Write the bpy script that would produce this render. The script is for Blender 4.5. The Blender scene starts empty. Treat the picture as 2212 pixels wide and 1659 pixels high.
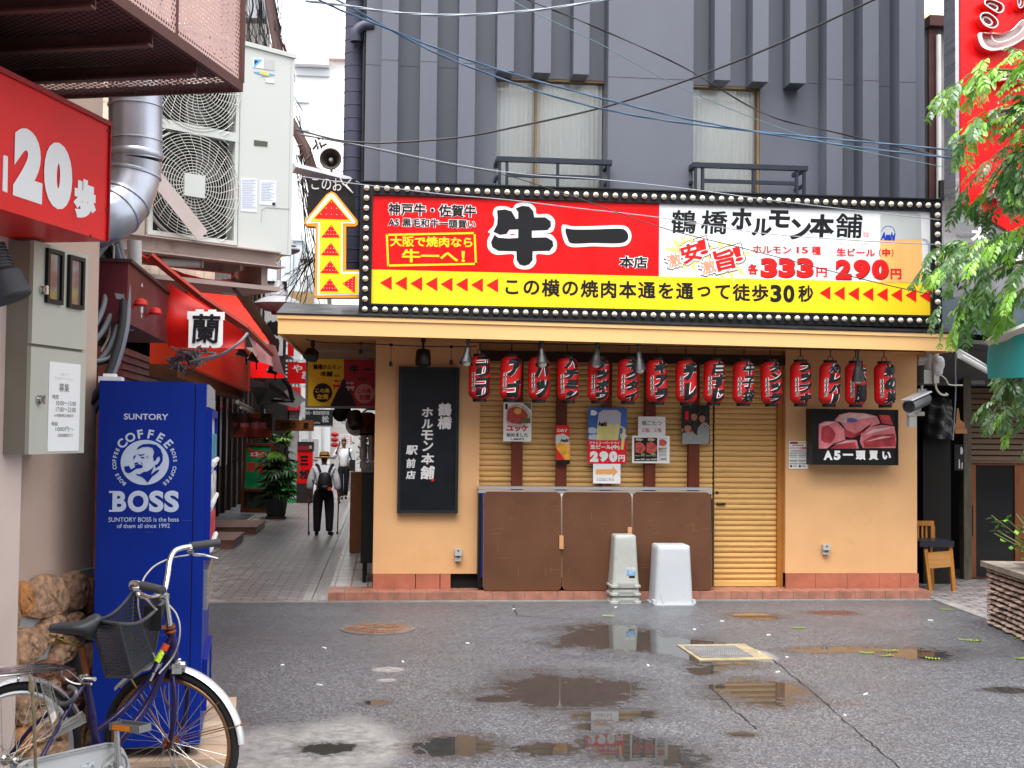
import bpy, bmesh, math, random
from mathutils import Vector as V, Matrix
random.seed(7)
C = bpy.context.scene.collection
SC = bpy.context.scene
R = math.radians

# ------------------------------------------------------------------ camera
PW, PH, FOC = 2212, 1659, 2650.0
YAW, PITCH, ROLL, EYE = R(5.9), R(2.17), R(.62), V((0, 0, 1.62))
_f = V((math.sin(YAW)*math.cos(PITCH), math.cos(YAW)*math.cos(PITCH), math.sin(PITCH)))
_r = V((math.cos(YAW), -math.sin(YAW), 0)); _u = _r.cross(_f)
RT = _r*math.cos(ROLL) + _u*math.sin(ROLL); UP = RT.cross(_f); FW = _f
cd = bpy.data.cameras.new('camera'); cam = bpy.data.objects.new('camera', cd); C.objects.link(cam)
cd.sensor_width = 36; cd.lens = FOC/PW*36; cd.clip_start = .05; cd.clip_end = 2000
cam.matrix_world = Matrix(((RT.x, UP.x, -FW.x, 0), (RT.y, UP.y, -FW.y, 0), (RT.z, UP.z, -FW.z, EYE.z), (0, 0, 0, 1)))
SC.camera = cam
# ------------------------------------------------------------------ light: bright overcast
SUN_EL, SUN_ROT = R(68), R(200)
w = bpy.data.worlds.new('World'); SC.world = w; w.use_nodes = True
nt = w.node_tree; bg = nt.nodes['Background']
sky = nt.nodes.new('ShaderNodeTexSky'); sky.sky_type = 'NISHITA'; sky.sun_disc = False
sky.sun_elevation = SUN_EL; sky.sun_rotation = SUN_ROT; sky.air_density = 1.2; sky.dust_density = 1.5; sky.ozone_density = 1.5
hs = nt.nodes.new('ShaderNodeHueSaturation'); hs.inputs['Saturation'].default_value = .12
nt.links.new(sky.outputs[0], hs.inputs['Color']); nt.links.new(hs.outputs[0], bg.inputs[0])
bg.inputs[1].default_value = .12
sl = bpy.data.lights.new('sun', 'SUN'); sun = bpy.data.objects.new('sun', sl); C.objects.link(sun)
sl.energy = 1.5; sl.angle = R(50); sl.color = (1, .97, .93)
sun.rotation_euler = (R(90)-SUN_EL, 0, R(180)-SUN_ROT)
SC.view_settings.view_transform = 'Standard'; SC.view_settings.look = 'None'
SC.view_settings.exposure = 2.08; SC.view_settings.gamma = 1
SC.render.engine = 'CYCLES'; SC.cycles.max_bounces = 8; SC.cycles.diffuse_bounces = 4; SC.cycles.glossy_bounces = 4
SC.cycles.transparent_max_bounces = 12; SC.cycles.use_denoising = True

# ------------------------------------------------------------------ points and frames
def ray(x, y): return FW + RT*((x-PW/2)/FOC) - UP*((y-PH/2)/FOC)
def at(x, y, ax, v):
    d = ray(x, y); i = 'xyz'.index(ax); return EYE + d*((v-EYE[i])/d[i])
def G(x, y): return at(x, y, 'z', 0)
def Z(x, y, dist): return EYE + ray(x, y)*dist            # point at a forward distance
def on(x, y, p, n):
    d = ray(x, y); return EYE + d*((p-EYE).dot(n)/d.dot(n))

class Fr:                                                   # an upright (or free) drawing frame: u to the right, v up, n out
    def __init__(s, o, u, v=(0, 0, 1)):
        s.o = V(o); s.u = V(u).normalized(); s.v = V(v).normalized(); s.n = s.u.cross(s.v)
    def p(s, a, b, c=0): return s.o + s.u*a + s.v*b + s.n*c
    def px(s, x, y, c=0):
        q = on(x, y, s.o + s.n*c, s.n) - s.o; return q.dot(s.u), q.dot(s.v)
    def rc(s, x0, y0, x1, y1, c=0):                         # pixel rectangle -> a0,b0,a1,b1
        a0, b1 = s.px(x0, (y0+y1)/2, c)[0], s.px((x0+x1)/2, y0, c)[1]
        a1, b0 = s.px(x1, (y0+y1)/2, c)[0], s.px((x0+x1)/2, y1, c)[1]
        return a0, b0, a1, b1
    def sh(s, c): return Fr(s.p(0, 0, c), s.u, s.v)
def FY(y): return Fr((0, y, 0), (1, 0, 0))                  # faces the street
def FX(x): return Fr((x, 0, 0), (0, 1, 0))                  # left side of the alley, faces +x
def lerp(a, b, t): return a + (b-a)*t

# ------------------------------------------------------------------ materials
def lin(c): return c/12.92 if c <= .04045 else ((c+.055)/1.055)**2.4
def hx(h, k=1.0):
    h = h.lstrip('#'); return tuple(min(1, lin(int(h[i:i+2], 16)/255)*k) for i in (0, 2, 4))
MC = {}
def M(name, col, rough=.55, metal=0, var=0, vs=6, bump=0, bs=60, spec=.3, emit=0, coat=0, stain=None, ss=2.5, stretch=(1, 1, 1), trans=0):
    if name in MC: return MC[name]
    if isinstance(col, str): col = hx(col)
    m = bpy.data.materials.new(name); m.use_nodes = True; t = m.node_tree; L = t.links.new; N = t.nodes.new
    b = t.nodes['Principled BSDF']; I = b.inputs
    I['Base Color'].default_value = (*col, 1); I['Roughness'].default_value = rough; I['Metallic'].default_value = metal
    I['Specular IOR Level'].default_value = spec; I['Coat Weight'].default_value = coat
    if emit: I['Emission Color'].default_value = (*col, 1); I['Emission Strength'].default_value = emit
    if trans: I['Transmission Weight'].default_value = trans
    src = None
    if var or bump or stain:
        tc = N('ShaderNodeTexCoord'); mp = N('ShaderNodeMapping'); mp.inputs['Scale'].default_value = stretch
        L(tc.outputs['Object'], mp.inputs[0]); src = mp.outputs[0]
    last = None
    if var:
        n = N('ShaderNodeTexNoise'); n.inputs['Scale'].default_value = vs; n.inputs['Detail'].default_value = 6; L(src, n.inputs['Vector'])
        r = N('ShaderNodeMapRange'); r.inputs['From Min'].default_value = .3; r.inputs['From Max'].default_value = .7
        r.inputs['To Min'].default_value = 1-var; r.inputs['To Max'].default_value = 1+var*.7; L(n.outputs['Fac'], r.inputs['Value'])
        mx = N('ShaderNodeMix'); mx.data_type = 'RGBA'; mx.blend_type = 'MULTIPLY'; mx.inputs[0].default_value = 1
        mx.inputs[6].default_value = (*col, 1); L(r.outputs[0], mx.inputs[7]); last = mx.outputs[2]
        r2 = N('ShaderNodeMapRange'); r2.inputs['To Min'].default_value = max(.02, rough-.12); r2.inputs['To Max'].default_value = min(1, rough+.15)
        L(n.outputs['Fac'], r2.inputs['Value']); L(r2.outputs[0], I['Roughness'])
    if stain:
        sc_, lo = stain, .56
        n = N('ShaderNodeTexNoise'); n.inputs['Scale'].default_value = ss; n.inputs['Detail'].default_value = 9; n.inputs['Roughness'].default_value = .7; L(src, n.inputs['Vector'])
        r = N('ShaderNodeMapRange'); r.inputs['From Min'].default_value = lo; r.inputs['From Max'].default_value = .76; L(n.outputs['Fac'], r.inputs['Value'])
        mx = N('ShaderNodeMix'); mx.data_type = 'RGBA'; L(r.outputs[0], mx.inputs[0])
        if last: L(last, mx.inputs[6])
        else: mx.inputs[6].default_value = (*col, 1)
        mx.inputs[7].default_value = (*(hx(sc_) if isinstance(sc_, str) else sc_), 1); last = mx.outputs[2]
    if last: L(last, I['Base Color'])
    if bump:
        n = N('ShaderNodeTexNoise'); n.inputs['Scale'].default_value = bs; n.inputs['Detail'].default_value = 4; L(src, n.inputs['Vector'])
        bp = N('ShaderNodeBump'); bp.inputs['Strength'].default_value = bump; bp.inputs['Distance'].default_value = .01
        L(n.outputs['Fac'], bp.inputs['Height']); L(bp.outputs[0], I['Normal'])
    MC[name] = m; return m

# ------------------------------------------------------------------ lettering
RAW = {}
def raw(body, bold=0, cut=0, res=5):
    k = (body, bold, cut)
    if k in RAW: return RAW[k]
    c = bpy.data.curves.new('lettering', 'FONT'); c.body = body; c.bevel_depth = bold; c.bevel_resolution = 0; c.resolution_u = res
    o = bpy.data.objects.new('lettering', c); C.objects.link(o)
    dg = bpy.context.evaluated_depsgraph_get(); me = bpy.data.meshes.new_from_object(o.evaluated_get(dg))
    bpy.data.objects.remove(o); bpy.data.curves.remove(c)
    b = bmesh.new(); b.from_mesh(me); bpy.data.meshes.remove(me)
    if bold: bmesh.ops.delete(b, geom=[f for f in b.faces if f.calc_center_median().z < -1e-6], context='FACES')
    if cut:
        xs = [v.co.x for v in b.verts]; x = min(xs)+cut
        while x < max(xs):
            bmesh.ops.bisect_plane(b, geom=b.verts[:]+b.edges[:]+b.faces[:], plane_co=(x, 0, 0), plane_no=(1, 0, 0)); x += cut
    b.verts.index_update()
    vs = [tuple(v.co) for v in b.verts]; fs = [tuple(v.index for v in f.verts) for f in b.faces]; b.free()
    xs = [v[0] for v in vs]; ys = [v[1] for v in vs]
    RAW[k] = (vs, fs, min(xs), min(ys), max(xs), max(ys)); return RAW[k]

class MB:                                                   # collects shapes of ONE mesh object (world coordinates)
    def __init__(s): s.v = []; s.f = []; s.sm = []
    def add(s, vs, fs, sm=False):
        o = len(s.v); s.v += [V(v) for v in vs]
        for f in fs: s.f.append(tuple(i+o for i in f)); s.sm.append(sm)
        return s
    def hexa(s, p): return s.add(p, [(0, 3, 2, 1), (4, 5, 6, 7), (0, 1, 5, 4), (1, 2, 6, 5), (2, 3, 7, 6), (3, 0, 4, 7)])
    def box(s, x0, y0, z0, x1, y1, z1):
        return s.hexa([(x0, y0, z0), (x1, y0, z0), (x1, y1, z0), (x0, y1, z0), (x0, y0, z1), (x1, y0, z1), (x1, y1, z1), (x0, y1, z1)])
    def fb(s, F, a0, b0, a1, b1, c0, c1):
        P = F.p; return s.hexa([P(a0, b0, c1), P(a1, b0, c1), P(a1, b0, c0), P(a0, b0, c0), P(a0, b1, c1), P(a1, b1, c1), P(a1, b1, c0), P(a0, b1, c0)])
    def quad(s, *p): return s.add(p, [tuple(range(len(p)))])
    def poly(s, F, pts, c0, c1):                            # extruded outline, front at c1
        n = len(pts); A = [F.p(a, b, c1) for a, b in pts]; B = [F.p(a, b, c0) for a, b in pts]
        ar = sum(pts[i-1][0]*pts[i][1]-pts[i][0]*pts[i-1][1] for i in range(n))
        if ar < 0: A.reverse(); B.reverse()
        fs = [tuple(range(n)), tuple(range(2*n-1, n-1, -1))] + [(i, n+i, n+(i+1) % n, (i+1) % n) for i in range(n)]
        return s.add(A+B, fs)
    def sheet(s, pts, t):                                   # thin solid sheet through 3-D points
        pts = [V(p) for p in pts]; n = (pts[1]-pts[0]).cross(pts[2]-pts[0]).normalized()*t; k = len(pts)
        return s.add(pts+[p-n for p in pts], [tuple(range(k)), tuple(range(2*k-1, k-1, -1))]+[(i, k+i, k+(i+1) % k, (i+1) % k) for i in range(k)])
    def tube(s, path, r, n=8, caps=True, closed=False):
        path = [V(p) for p in path]; k = len(path); rr = r if isinstance(r, (list, tuple)) else [r]*k
        vs = []; up = None
        for i, p in enumerate(path):
            if closed: d = path[(i+1) % k]-path[i-1]
            else: d = path[min(i+1, k-1)]-path[max(i-1, 0)]
            d.normalize()
            if up is None:
                up = V((0, 0, 1)) if abs(d.z) < .9 else V((1, 0, 0))
            x = d.cross(up)
            if x.length < 1e-5: x = d.cross(V((.3, .7, .1)))
            x.normalize(); y = x.cross(d); up = y
            for j in range(n):
                a = 2*math.pi*j/n; vs.append(p+x*(rr[i]*math.cos(a))+y*(rr[i]*math.sin(a)))
        fs = []
        for i in range(k if closed else k-1):
            i2 = (i+1) % k
            for j in range(n): j2 = (j+1) % n; fs.append((i*n+j, i*n+j2, i2*n+j2, i2*n+j))
        s.add(vs, fs, True)
        if caps and not closed: s.add(vs[:n][::-1], [tuple(range(n))]); s.add(vs[-n:], [tuple(range(n))])
        return s
    def lathe(s, o, prof, n=24, ax=(0, 0, 1), sm=True, caps=True):     # prof: (radius, height) along ax
        o = V(o); ax = V(ax).normalized(); t = V((1, 0, 0)) if abs(ax.x) < .9 else V((0, 1, 0))
        x = (t-ax*t.dot(ax)).normalized(); y = ax.cross(x); vs = []
        for r, h in prof:
            for j in range(n):
                a = 2*math.pi*j/n; vs.append(o+ax*h+x*(r*math.cos(a))+y*(r*math.sin(a)))
        fs = []
        for i in range(len(prof)-1):
            for j in range(n): j2 = (j+1) % n; fs.append((i*n+j, i*n+j2, (i+1)*n+j2, (i+1)*n+j))
        s.add(vs, fs, sm)
        if caps and prof[0][0] > 1e-4: s.add(vs[:n][::-1], [tuple(range(n))])
        if caps and prof[-1][0] > 1e-4: s.add(vs[-n:], [tuple(range(n))])
        return s
    def ball(s, o, r, n=10, m=6, sq=(1, 1, 1)):
        vs = []; fs = []
        for i in range(m+1):
            th = math.pi*i/m
            for j in range(n):
                a = 2*math.pi*j/n; vs.append(V(o)+V((r*math.sin(th)*math.cos(a)*sq[0], r*math.sin(th)*math.sin(a)*sq[1], -r*math.cos(th)*sq[2])))
        for i in range(m):
            for j in range(n): j2 = (j+1) % n; fs.append((i*n+j, i*n+j2, (i+1)*n+j2, (i+1)*n+j))
        return s.add(vs, fs, True)
    def text(s, F, body, a0, b0, a1, b1, c=.002, bold=0, keep=False, shear=0, rot=0, al='c'):
        vs, fs, x0, y0, x1, y1 = raw(body, bold)
        sx = (a1-a0)/(x1-x0); sy = (b1-b0)/(y1-y0)
        ca, cb = (a0+a1)/2, (b0+b1)/2
        if keep: sx = sy = min(sx, sy)
        if al == 'l': ca = a0+(x1-x0)*sx/2
        mx, my = (x0+x1)/2, (y0+y1)/2; cr, sr = math.cos(rot), math.sin(rot)
        out = []
        for x, y, z in vs:
            a = (x-mx)*sx; b = (y-my)*sy; a += b*shear
            out.append(F.p(ca+a*cr-b*sr, cb+a*sr+b*cr, c+z*min(abs(sx), abs(sy))*.04))
        return s.add(out, fs)
    def vtext(s, F, body, a0, b0, a1, b1, c=.002, bold=0, fill=.95, horiz=False):   # one character after another in equal cells
        n = len(body)
        for i, ch in enumerate(body):
            if ch in ' 　': continue
            if horiz: ca, cb, wd, ht = lerp(a0, a1, (i+.5)/n), (b0+b1)/2, (a1-a0)/n*fill, b1-b0
            else: ca, cb, wd, ht = (a0+a1)/2, lerp(b1, b0, (i+.5)/n), a1-a0, (b1-b0)/n*fill
            vs, fs, x0, y0, x1, y1 = raw(ch, bold)
            k = 1/1.0 if ord(ch) > 255 else 1.25
            ex, ey = (x1-x0), (y1-y0); vert = ch in 'ー〜～' and not horiz
            mx, my = (x0+x1)/2, (y0+y1)/2; out = []
            for x, y, z in vs:
                x, y = (x-mx)*k, (y-my)*k
                if vert: x, y = -y, x
                out.append(F.p(ca+x*wd, cb+y*ht, c+z*.04*min(wd, ht)))
            s.add(out, fs)
        return s
    def build(s, name, mat, parent=None, label=None, sharp=40):
        b = rootloc(parent) if parent is not None else None
        if b is None:
            xs = [v.x for v in s.v]; ys = [v.y for v in s.v]; zs = [v.z for v in s.v]
            b = V(((min(xs)+max(xs))/2, (min(ys)+max(ys))/2, min(zs)))
        me = bpy.data.meshes.new(name); me.from_pydata([v-b for v in s.v], [], s.f); me.update()
        me.polygons.foreach_set('use_smooth', s.sm)
        if any(s.sm): me.set_sharp_from_angle(angle=R(sharp))
        me.materials.append(mat)
        o = bpy.data.objects.new(name, me); C.objects.link(o)
        if parent is not None: o.parent = parent
        else: o.location = b
        if label: o['label'] = label
        return o
def rootloc(o):
    while o.parent: o = o.parent
    return V(o.location)
def tag(o, label, cat, group=None):
    o['label'] = label; o['category'] = cat
    if group: o['group'] = group
    return o
def thing(name, label, cat, loc=(0, 0, 0), group=None):
    o = bpy.data.objects.new(name, None); C.objects.link(o); o.location = V(loc); o.empty_display_size = .1
    return tag(o, label, cat, group)
def struct(o, kind='structure'): o['kind'] = kind; return o
def dup(root, loc, label, group=None, rotz=None):
    r = root.copy(); C.objects.link(r); r.location = V(loc); r['label'] = label
    if rotz is not None: r.rotation_euler = (0, 0, rotz)
    if group: r['group'] = group
    for ch in list(root.children):
        c = ch.copy(); C.objects.link(c); c.parent = r
        for g in ch.children: d = g.copy(); C.objects.link(d); d.parent = c
    return r
def arc(c, r, a0, a1, n, x=(1, 0, 0), y=(0, 0, 1)):
    c, x, y = V(c), V(x), V(y)
    return [c+x*(r*math.cos(lerp(a0, a1, i/n)))+y*(r*math.sin(lerp(a0, a1, i/n))) for i in range(n+1)]
def smooth(pts, n=6):                                       # Catmull-Rom through 3-D points
    pts = [V(p) for p in pts]; P = [pts[0]*2-pts[1]]+pts+[pts[-1]*2-pts[-2]]; out = []
    for i in range(1, len(P)-2):
        for j in range(n):
            t = j/n; a, b, c, d = P[i-1], P[i], P[i+1], P[i+2]
            out.append(.5*((2*b)+(c-a)*t+(2*a-5*b+4*c-d)*t*t+(3*b-a-3*c+d)*t**3))
    return out+[pts[-1]]
def skinmesh(chains, levels=2):                             # chains: lists of (point, radius) or (point,(rx,ry)); equal points join
    vs = []; rs = []; es = []; idx = {}
    def vid(p, r):
        k = tuple(round(x, 4) for x in p)
        if k not in idx: idx[k] = len(vs); vs.append(tuple(p)); rs.append(r if isinstance(r, tuple) else (r, r))
        return idx[k]
    for ch in chains:
        ids = [vid(p, r) for p, r in ch]
        for a, b in zip(ids, ids[1:]): es.append((a, b))
    me = bpy.data.meshes.new('body'); me.from_pydata(vs, es, []); o = bpy.data.objects.new('body', me); C.objects.link(o)
    sk = o.modifiers.new('s', 'SKIN'); su = o.modifiers.new('u', 'SUBSURF'); su.levels = su.render_levels = levels
    for i, d in enumerate(me.skin_vertices[0].data): d.radius = rs[i]; d.use_root = (i == 0)
    dg = bpy.context.evaluated_depsgraph_get(); m2 = bpy.data.meshes.new_from_object(o.evaluated_get(dg))
    V2 = [v.co.copy() for v in m2.vertices]; F2 = [tuple(p.vertices) for p in m2.polygons]
    bpy.data.objects.remove(o); bpy.data.meshes.remove(me); bpy.data.meshes.remove(m2)
    return V2, F2
class Crop:                                                 # measuring grid: zoomed-view coordinates -> photograph pixels
    def __init__(s, x0, y0, w, W): s.x0, s.y0, s.k = x0, y0, w/W
    def __call__(s, x, y): return ((s.x0+x*s.k)*.9095, (s.y0+y*s.k)*.9095)
    def r(s, x0, y0, x1, y1): return (*s(x0, y0), *s(x1, y1))
Q1 = Crop(0, 0, 820, 2194); Q2 = Crop(800, 0, 820, 2194); Q3 = Crop(1612, 0, 820, 2194); Q4 = Crop(0, 600, 820, 2194)
Q5 = Crop(0, 1204, 820, 2194); Q6 = Crop(800, 600, 820, 2194); Q7 = Crop(1612, 600, 820, 2194); Q8 = Crop(800, 1204, 820, 2194)
QS = Crop(840, 440, 740, 2212); QW = Crop(1560, 480, 672, 2212); QA = Crop(480, 820, 420, 2177); QB = Crop(500, 1100, 400, 1952)
QC = Crop(2132, 1180, 300, 1382); QD = Crop(2132, 780, 300, 1244); QE = Crop(560, 380, 340, 1484); QF = Crop(0, 1400, 600, 2212)
QG = Crop(1400, 1380, 1032, 2212); QH = Crop(220, 900, 300, 1244); QI = Crop(1100, 920, 600, 2212); QJ = Crop(200, 640, 500, 2212)
QK = Crop(560, 0, 340, 1343); QL = Crop(2200, 0, 232, 550); QM = Crop(660, 1040, 200, 1276); QN = Crop(0, 560, 280, 830)

# ------------------------------------------------------------------ shared materials
YELLOW = M('yellow_paint', hx('#f3bd86', .74), .5, var=.05, vs=3, bump=.08, bs=90, stain=(.60, .35, .13), ss=3.2)
FASCIA = M('fascia_paint', hx('#f8c888', .80), .45, var=.04, vs=2)
CLAD = M('dark_cladding', hx('#676b78', .70), .45, var=.10, vs=1.2, stretch=(1, 1, .35), spec=.5)
BLACK = M('black_paint', (.006, .006, .007), .4, var=.2, vs=8)
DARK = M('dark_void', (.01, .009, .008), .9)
WHITE = M('white_paint', (.80, .80, .79), .45, var=.03)
PAPER = M('white_paper', (.78, .78, .77), .7)
RED = M('red_sign_vinyl', (.78, .006, .008), .3, var=.04, vs=4)
YEL = M('yellow_sign_vinyl', (.92, .64, .02), .3, var=.04, vs=4)
INK = M('black_ink', (.007, .007, .009), .45)
NAVY = M('dark_steel', hx('#39404f', .5), .4, var=.1)
STEEL = M('stainless_steel', (.55, .55, .56), .28, metal=1, var=.08, vs=2, stretch=(1, 1, 14))
CHROME = M('chrome', (.62, .62, .61), .22, metal=1, var=.15, vs=14)
GALV = M('galvanised_duct', (.42, .45, .52), .36, metal=.85, var=.22, vs=5, stretch=(1, 1, .3), stain=(.62, .63, .64), ss=4)
BROWN = M('brown_post_paint', hx('#6b2c18', .8), .5, var=.15, vs=5, stretch=(3, 3, .5))
RUBBER = M('black_rubber', (.018, .018, .019), .7)
GLASS = M('dark_glass', (.012, .012, .013), .06, spec=.22)
GREYP = M('grey_pipe', (.42, .41, .40), .5, var=.08)
CABLE = M('cable_grey', (.16, .17, .19), .5)
CABLEB = M('cable_black', (.02, .02, .022), .5)
BLUEW = M('cable_blue', hx('#5f7f9f', .6), .4)

# ------------------------------------------------------------------ ground
def asphalt():
    m = bpy.data.materials.new('wet_asphalt'); m.use_nodes = True; t = m.node_tree; N = t.nodes.new; L = t.links.new
    b = t.nodes['Principled BSDF']; tc = N('ShaderNodeNewGeometry'); P = tc.outputs['Position']
    def math_(op, a, b2=None, clamp=False):
        n = N('ShaderNodeMath'); n.operation = op; n.use_clamp = clamp
        for i, x in enumerate((a, b2)):
            if x is None: continue
            if isinstance(x, (int, float)): n.inputs[i].default_value = x
            else: L(x, n.inputs[i])
        return n.outputs[0]
    def noise(sc, det=4, rough=.5):
        n = N('ShaderNodeTexNoise'); n.inputs['Scale'].default_value = sc; n.inputs['Detail'].default_value = det; n.inputs['Roughness'].default_value = rough
        L(P, n.inputs['Vector']); return n.outputs['Fac']
    def mr(v, a, b2, c=0, d=1, smooth=False):
        n = N('ShaderNodeMapRange'); L(v, n.inputs['Value'])
        if smooth: n.interpolation_type = 'SMOOTHSTEP'
        for k, x in zip(('From Min', 'From Max', 'To Min', 'To Max'), (a, b2, c, d)): n.inputs[k].default_value = x
        return n.outputs[0]
    def mixc(f, a, b2):
        n = N('ShaderNodeMix'); n.data_type = 'RGBA'
        for i, x in ((0, f), (6, a), (7, b2)):
            if isinstance(x, tuple): n.inputs[i].default_value = (*x, 1)
            elif isinstance(x, (int, float)): n.inputs[i].default_value = x
            else: L(x, n.inputs[i])
        return n.outputs[2]
    def blobs(lst):                                         # rounded patches at real places on the ground (metres)
        best = None
        for (cx, cy, rx, ry, an) in lst:
            v = N('ShaderNodeMapping'); v.vector_type = 'TEXTURE'; v.inputs['Location'].default_value = (cx, cy, 0)
            v.inputs['Rotation'].default_value = (0, 0, an); v.inputs['Scale'].default_value = (rx, ry, 1); L(P, v.inputs[0])
            ln = N('ShaderNodeVectorMath'); ln.operation = 'LENGTH'; L(v.outputs[0], ln.inputs[0])
            d = math_('SUBTRACT', 1.0, ln.outputs['Value']); best = d if best is None else math_('MAXIMUM', best, d)
        return best
    def ell(x0, y0, x1, y1, an=0):                          # from the patch's extent in the photo to metres
        a, b2 = G(x0, (y0+y1)/2), G(x1, (y0+y1)/2); c, d = G((x0+x1)/2, y0), G((x0+x1)/2, y1); k = (a+b2)/2
        return (k.x, (c.y+d.y)/2, (b2-a).length/2, abs(c.y-d.y)/2, an)
    pud = [ell(1175, 1345, 1490, 1420), ell(1370, 1368, 1620, 1446), ell(1020, 1448, 1420, 1548), ell(985, 1500, 1150, 1522), ell(1210, 1526, 1480, 1562),
           ell(1510, 1458, 1775, 1534), ell(1560, 1322, 1700, 1340), ell(1890, 1396, 2090, 1428), ell(1650, 1396, 1960, 1412), ell(870, 1584, 1130, 1640),
           ell(1080, 1600, 1270, 1640), ell(1240, 1576, 1540, 1670), ell(1240, 1560, 1330, 1580), ell(620, 1600, 800, 1632), ell(2090, 1482, 2240, 1500),
           ell(1560, 1580, 1640, 1594), ell(770, 1510, 860, 1526), ell(1730, 1318, 1860, 1330), ell(1480, 1440, 1560, 1462)]
    big = noise(2.2, 5, .6); mid = noise(14, 5, .65)
    dist = math_('ADD', math_('MULTIPLY', math_('SUBTRACT', big, .5), 1.5), math_('MULTIPLY', math_('SUBTRACT', mid, .5), 1.3))
    pm = math_('ADD', blobs(pud), dist)
    grain = N('ShaderNodeTexVoronoi'); grain.inputs['Scale'].default_value = 95; L(P, grain.inputs['Vector']); gsx = N('ShaderNodeSeparateXYZ'); L(grain.outputs['Color'], gsx.inputs[0]); cell = gsx.outputs[0]
    gr2 = N('ShaderNodeTexVoronoi'); gr2.inputs['Scale'].default_value = 150; L(P, gr2.inputs['Vector']); gs2 = N('ShaderNodeSeparateXYZ'); L(gr2.outputs['Color'], gs2.inputs[0]); cell2 = gs2.outputs[1]
    g2 = noise(85, 3, .75); fine = noise(34, 4, .75)
    edge = math_('ADD', pm, math_('MULTIPLY', math_('SUBTRACT', g2, .5), .55))
    pudm = mr(edge, .22, .30, 0, 1, True)
    damp = mr(pm, -.40, .28, 0, 1, True)
    # pale concrete repair beside the machine
    con = [ell(560, 1545, 905, 1690), ell(380, 1560, 720, 1760), ell(800, 1440, 880, 1453), ell(810, 1465, 860, 1473), ell(1590, 1398, 1680, 1432)]
    cm = mr(math_('ADD', blobs(con), math_('MULTIPLY', dist, .45)), .0, .30, 0, .85)
    sp = math_('MAXIMUM', mr(cell, .55, 1.0), mr(cell2, .80, 1.0))
    base = mixc(sp, (.052, .055, .063), (.215, .224, .243))
    base = mixc(mr(fine, .34, .66), base, mixc(sp, (.062, .065, .074), (.17, .177, .192)))
    base = mixc(math_('MULTIPLY', mr(noise(.7, 6, .6), .45, .68), .45), base, (.060, .062, .068))
    base = mixc(cm, base, mixc(mr(mid, .38, .62), (.30, .298, .29), (.17, .168, .165)))
    base = mixc(math_('MULTIPLY', damp, .55), base, (.036, .037, .042))
    base = mixc(pudm, base, mixc(mr(mid, .3, .7), (.024, .024, .024), (.040, .039, .037)))
    L(base, b.inputs['Base Color'])
    ro = mr(big, .3, .7, .46, .32); ro = math_('SUBTRACT', ro, math_('MULTIPLY', damp, .12))
    n = N('ShaderNodeMix'); n.data_type = 'FLOAT'; L(pudm, n.inputs[0]); L(ro, n.inputs[2]); n.inputs[3].default_value = .015; L(n.outputs[0], b.inputs['Roughness'])
    b.inputs['Specular IOR Level'].default_value = .5
    h = math_('ADD', math_('MULTIPLY', cell, .9), math_('MULTIPLY', g2, 1.0))
    h = math_('MULTIPLY', h, math_('SUBTRACT', 1.0, math_('MULTIPLY', cm, .75)))
    bp = N('ShaderNodeBump'); bp.inputs['Distance'].default_value = .006
    L(math_('MULTIPLY', math_('SUBTRACT', 1.0, pudm), .9), bp.inputs['Strength']); L(h, bp.inputs['Height']); L(bp.outputs[0], b.inputs['Normal'])
    return m
g = MB(); g.quad((-60, -30, 0), (60, -30, 0), (60, 120, 0), (-60, 120, 0))
go = struct(g.build('road', asphalt()))
TAR = M('tar_seam', (.018, .018, .02), .5, var=.4, vs=30)
rgs = random.Random(4)
for pl_ in ([(1668, 1424), (1760, 1500), (1850, 1580), (1960, 1672)], [(1108, 1306), (1116, 1330), (1180, 1335), (1290, 1340)], [(1530, 1480), (1580, 1530), (1640, 1580)]):
    P_ = [G(*q) for q in pl_]; pts_ = []
    for a_, b_ in zip(P_, P_[1:]):
        for i in range(14): pts_.append(a_.lerp(b_, i/14)+V((rgs.uniform(-.008, .008), rgs.uniform(-.012, .012), 0)))
    p = MB()
    for a_, b_ in zip(pts_, pts_[1:]):
        d_ = (b_-a_).normalized(); n_ = V((-d_.y, d_.x, 0))*rgs.uniform(.002, .006); z_ = V((0, 0, .0035)); p.quad(a_-n_+z_, b_-n_+z_, b_+n_+z_, a_+n_+z_)
    struct(p.build('road_seam', TAR))


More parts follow.
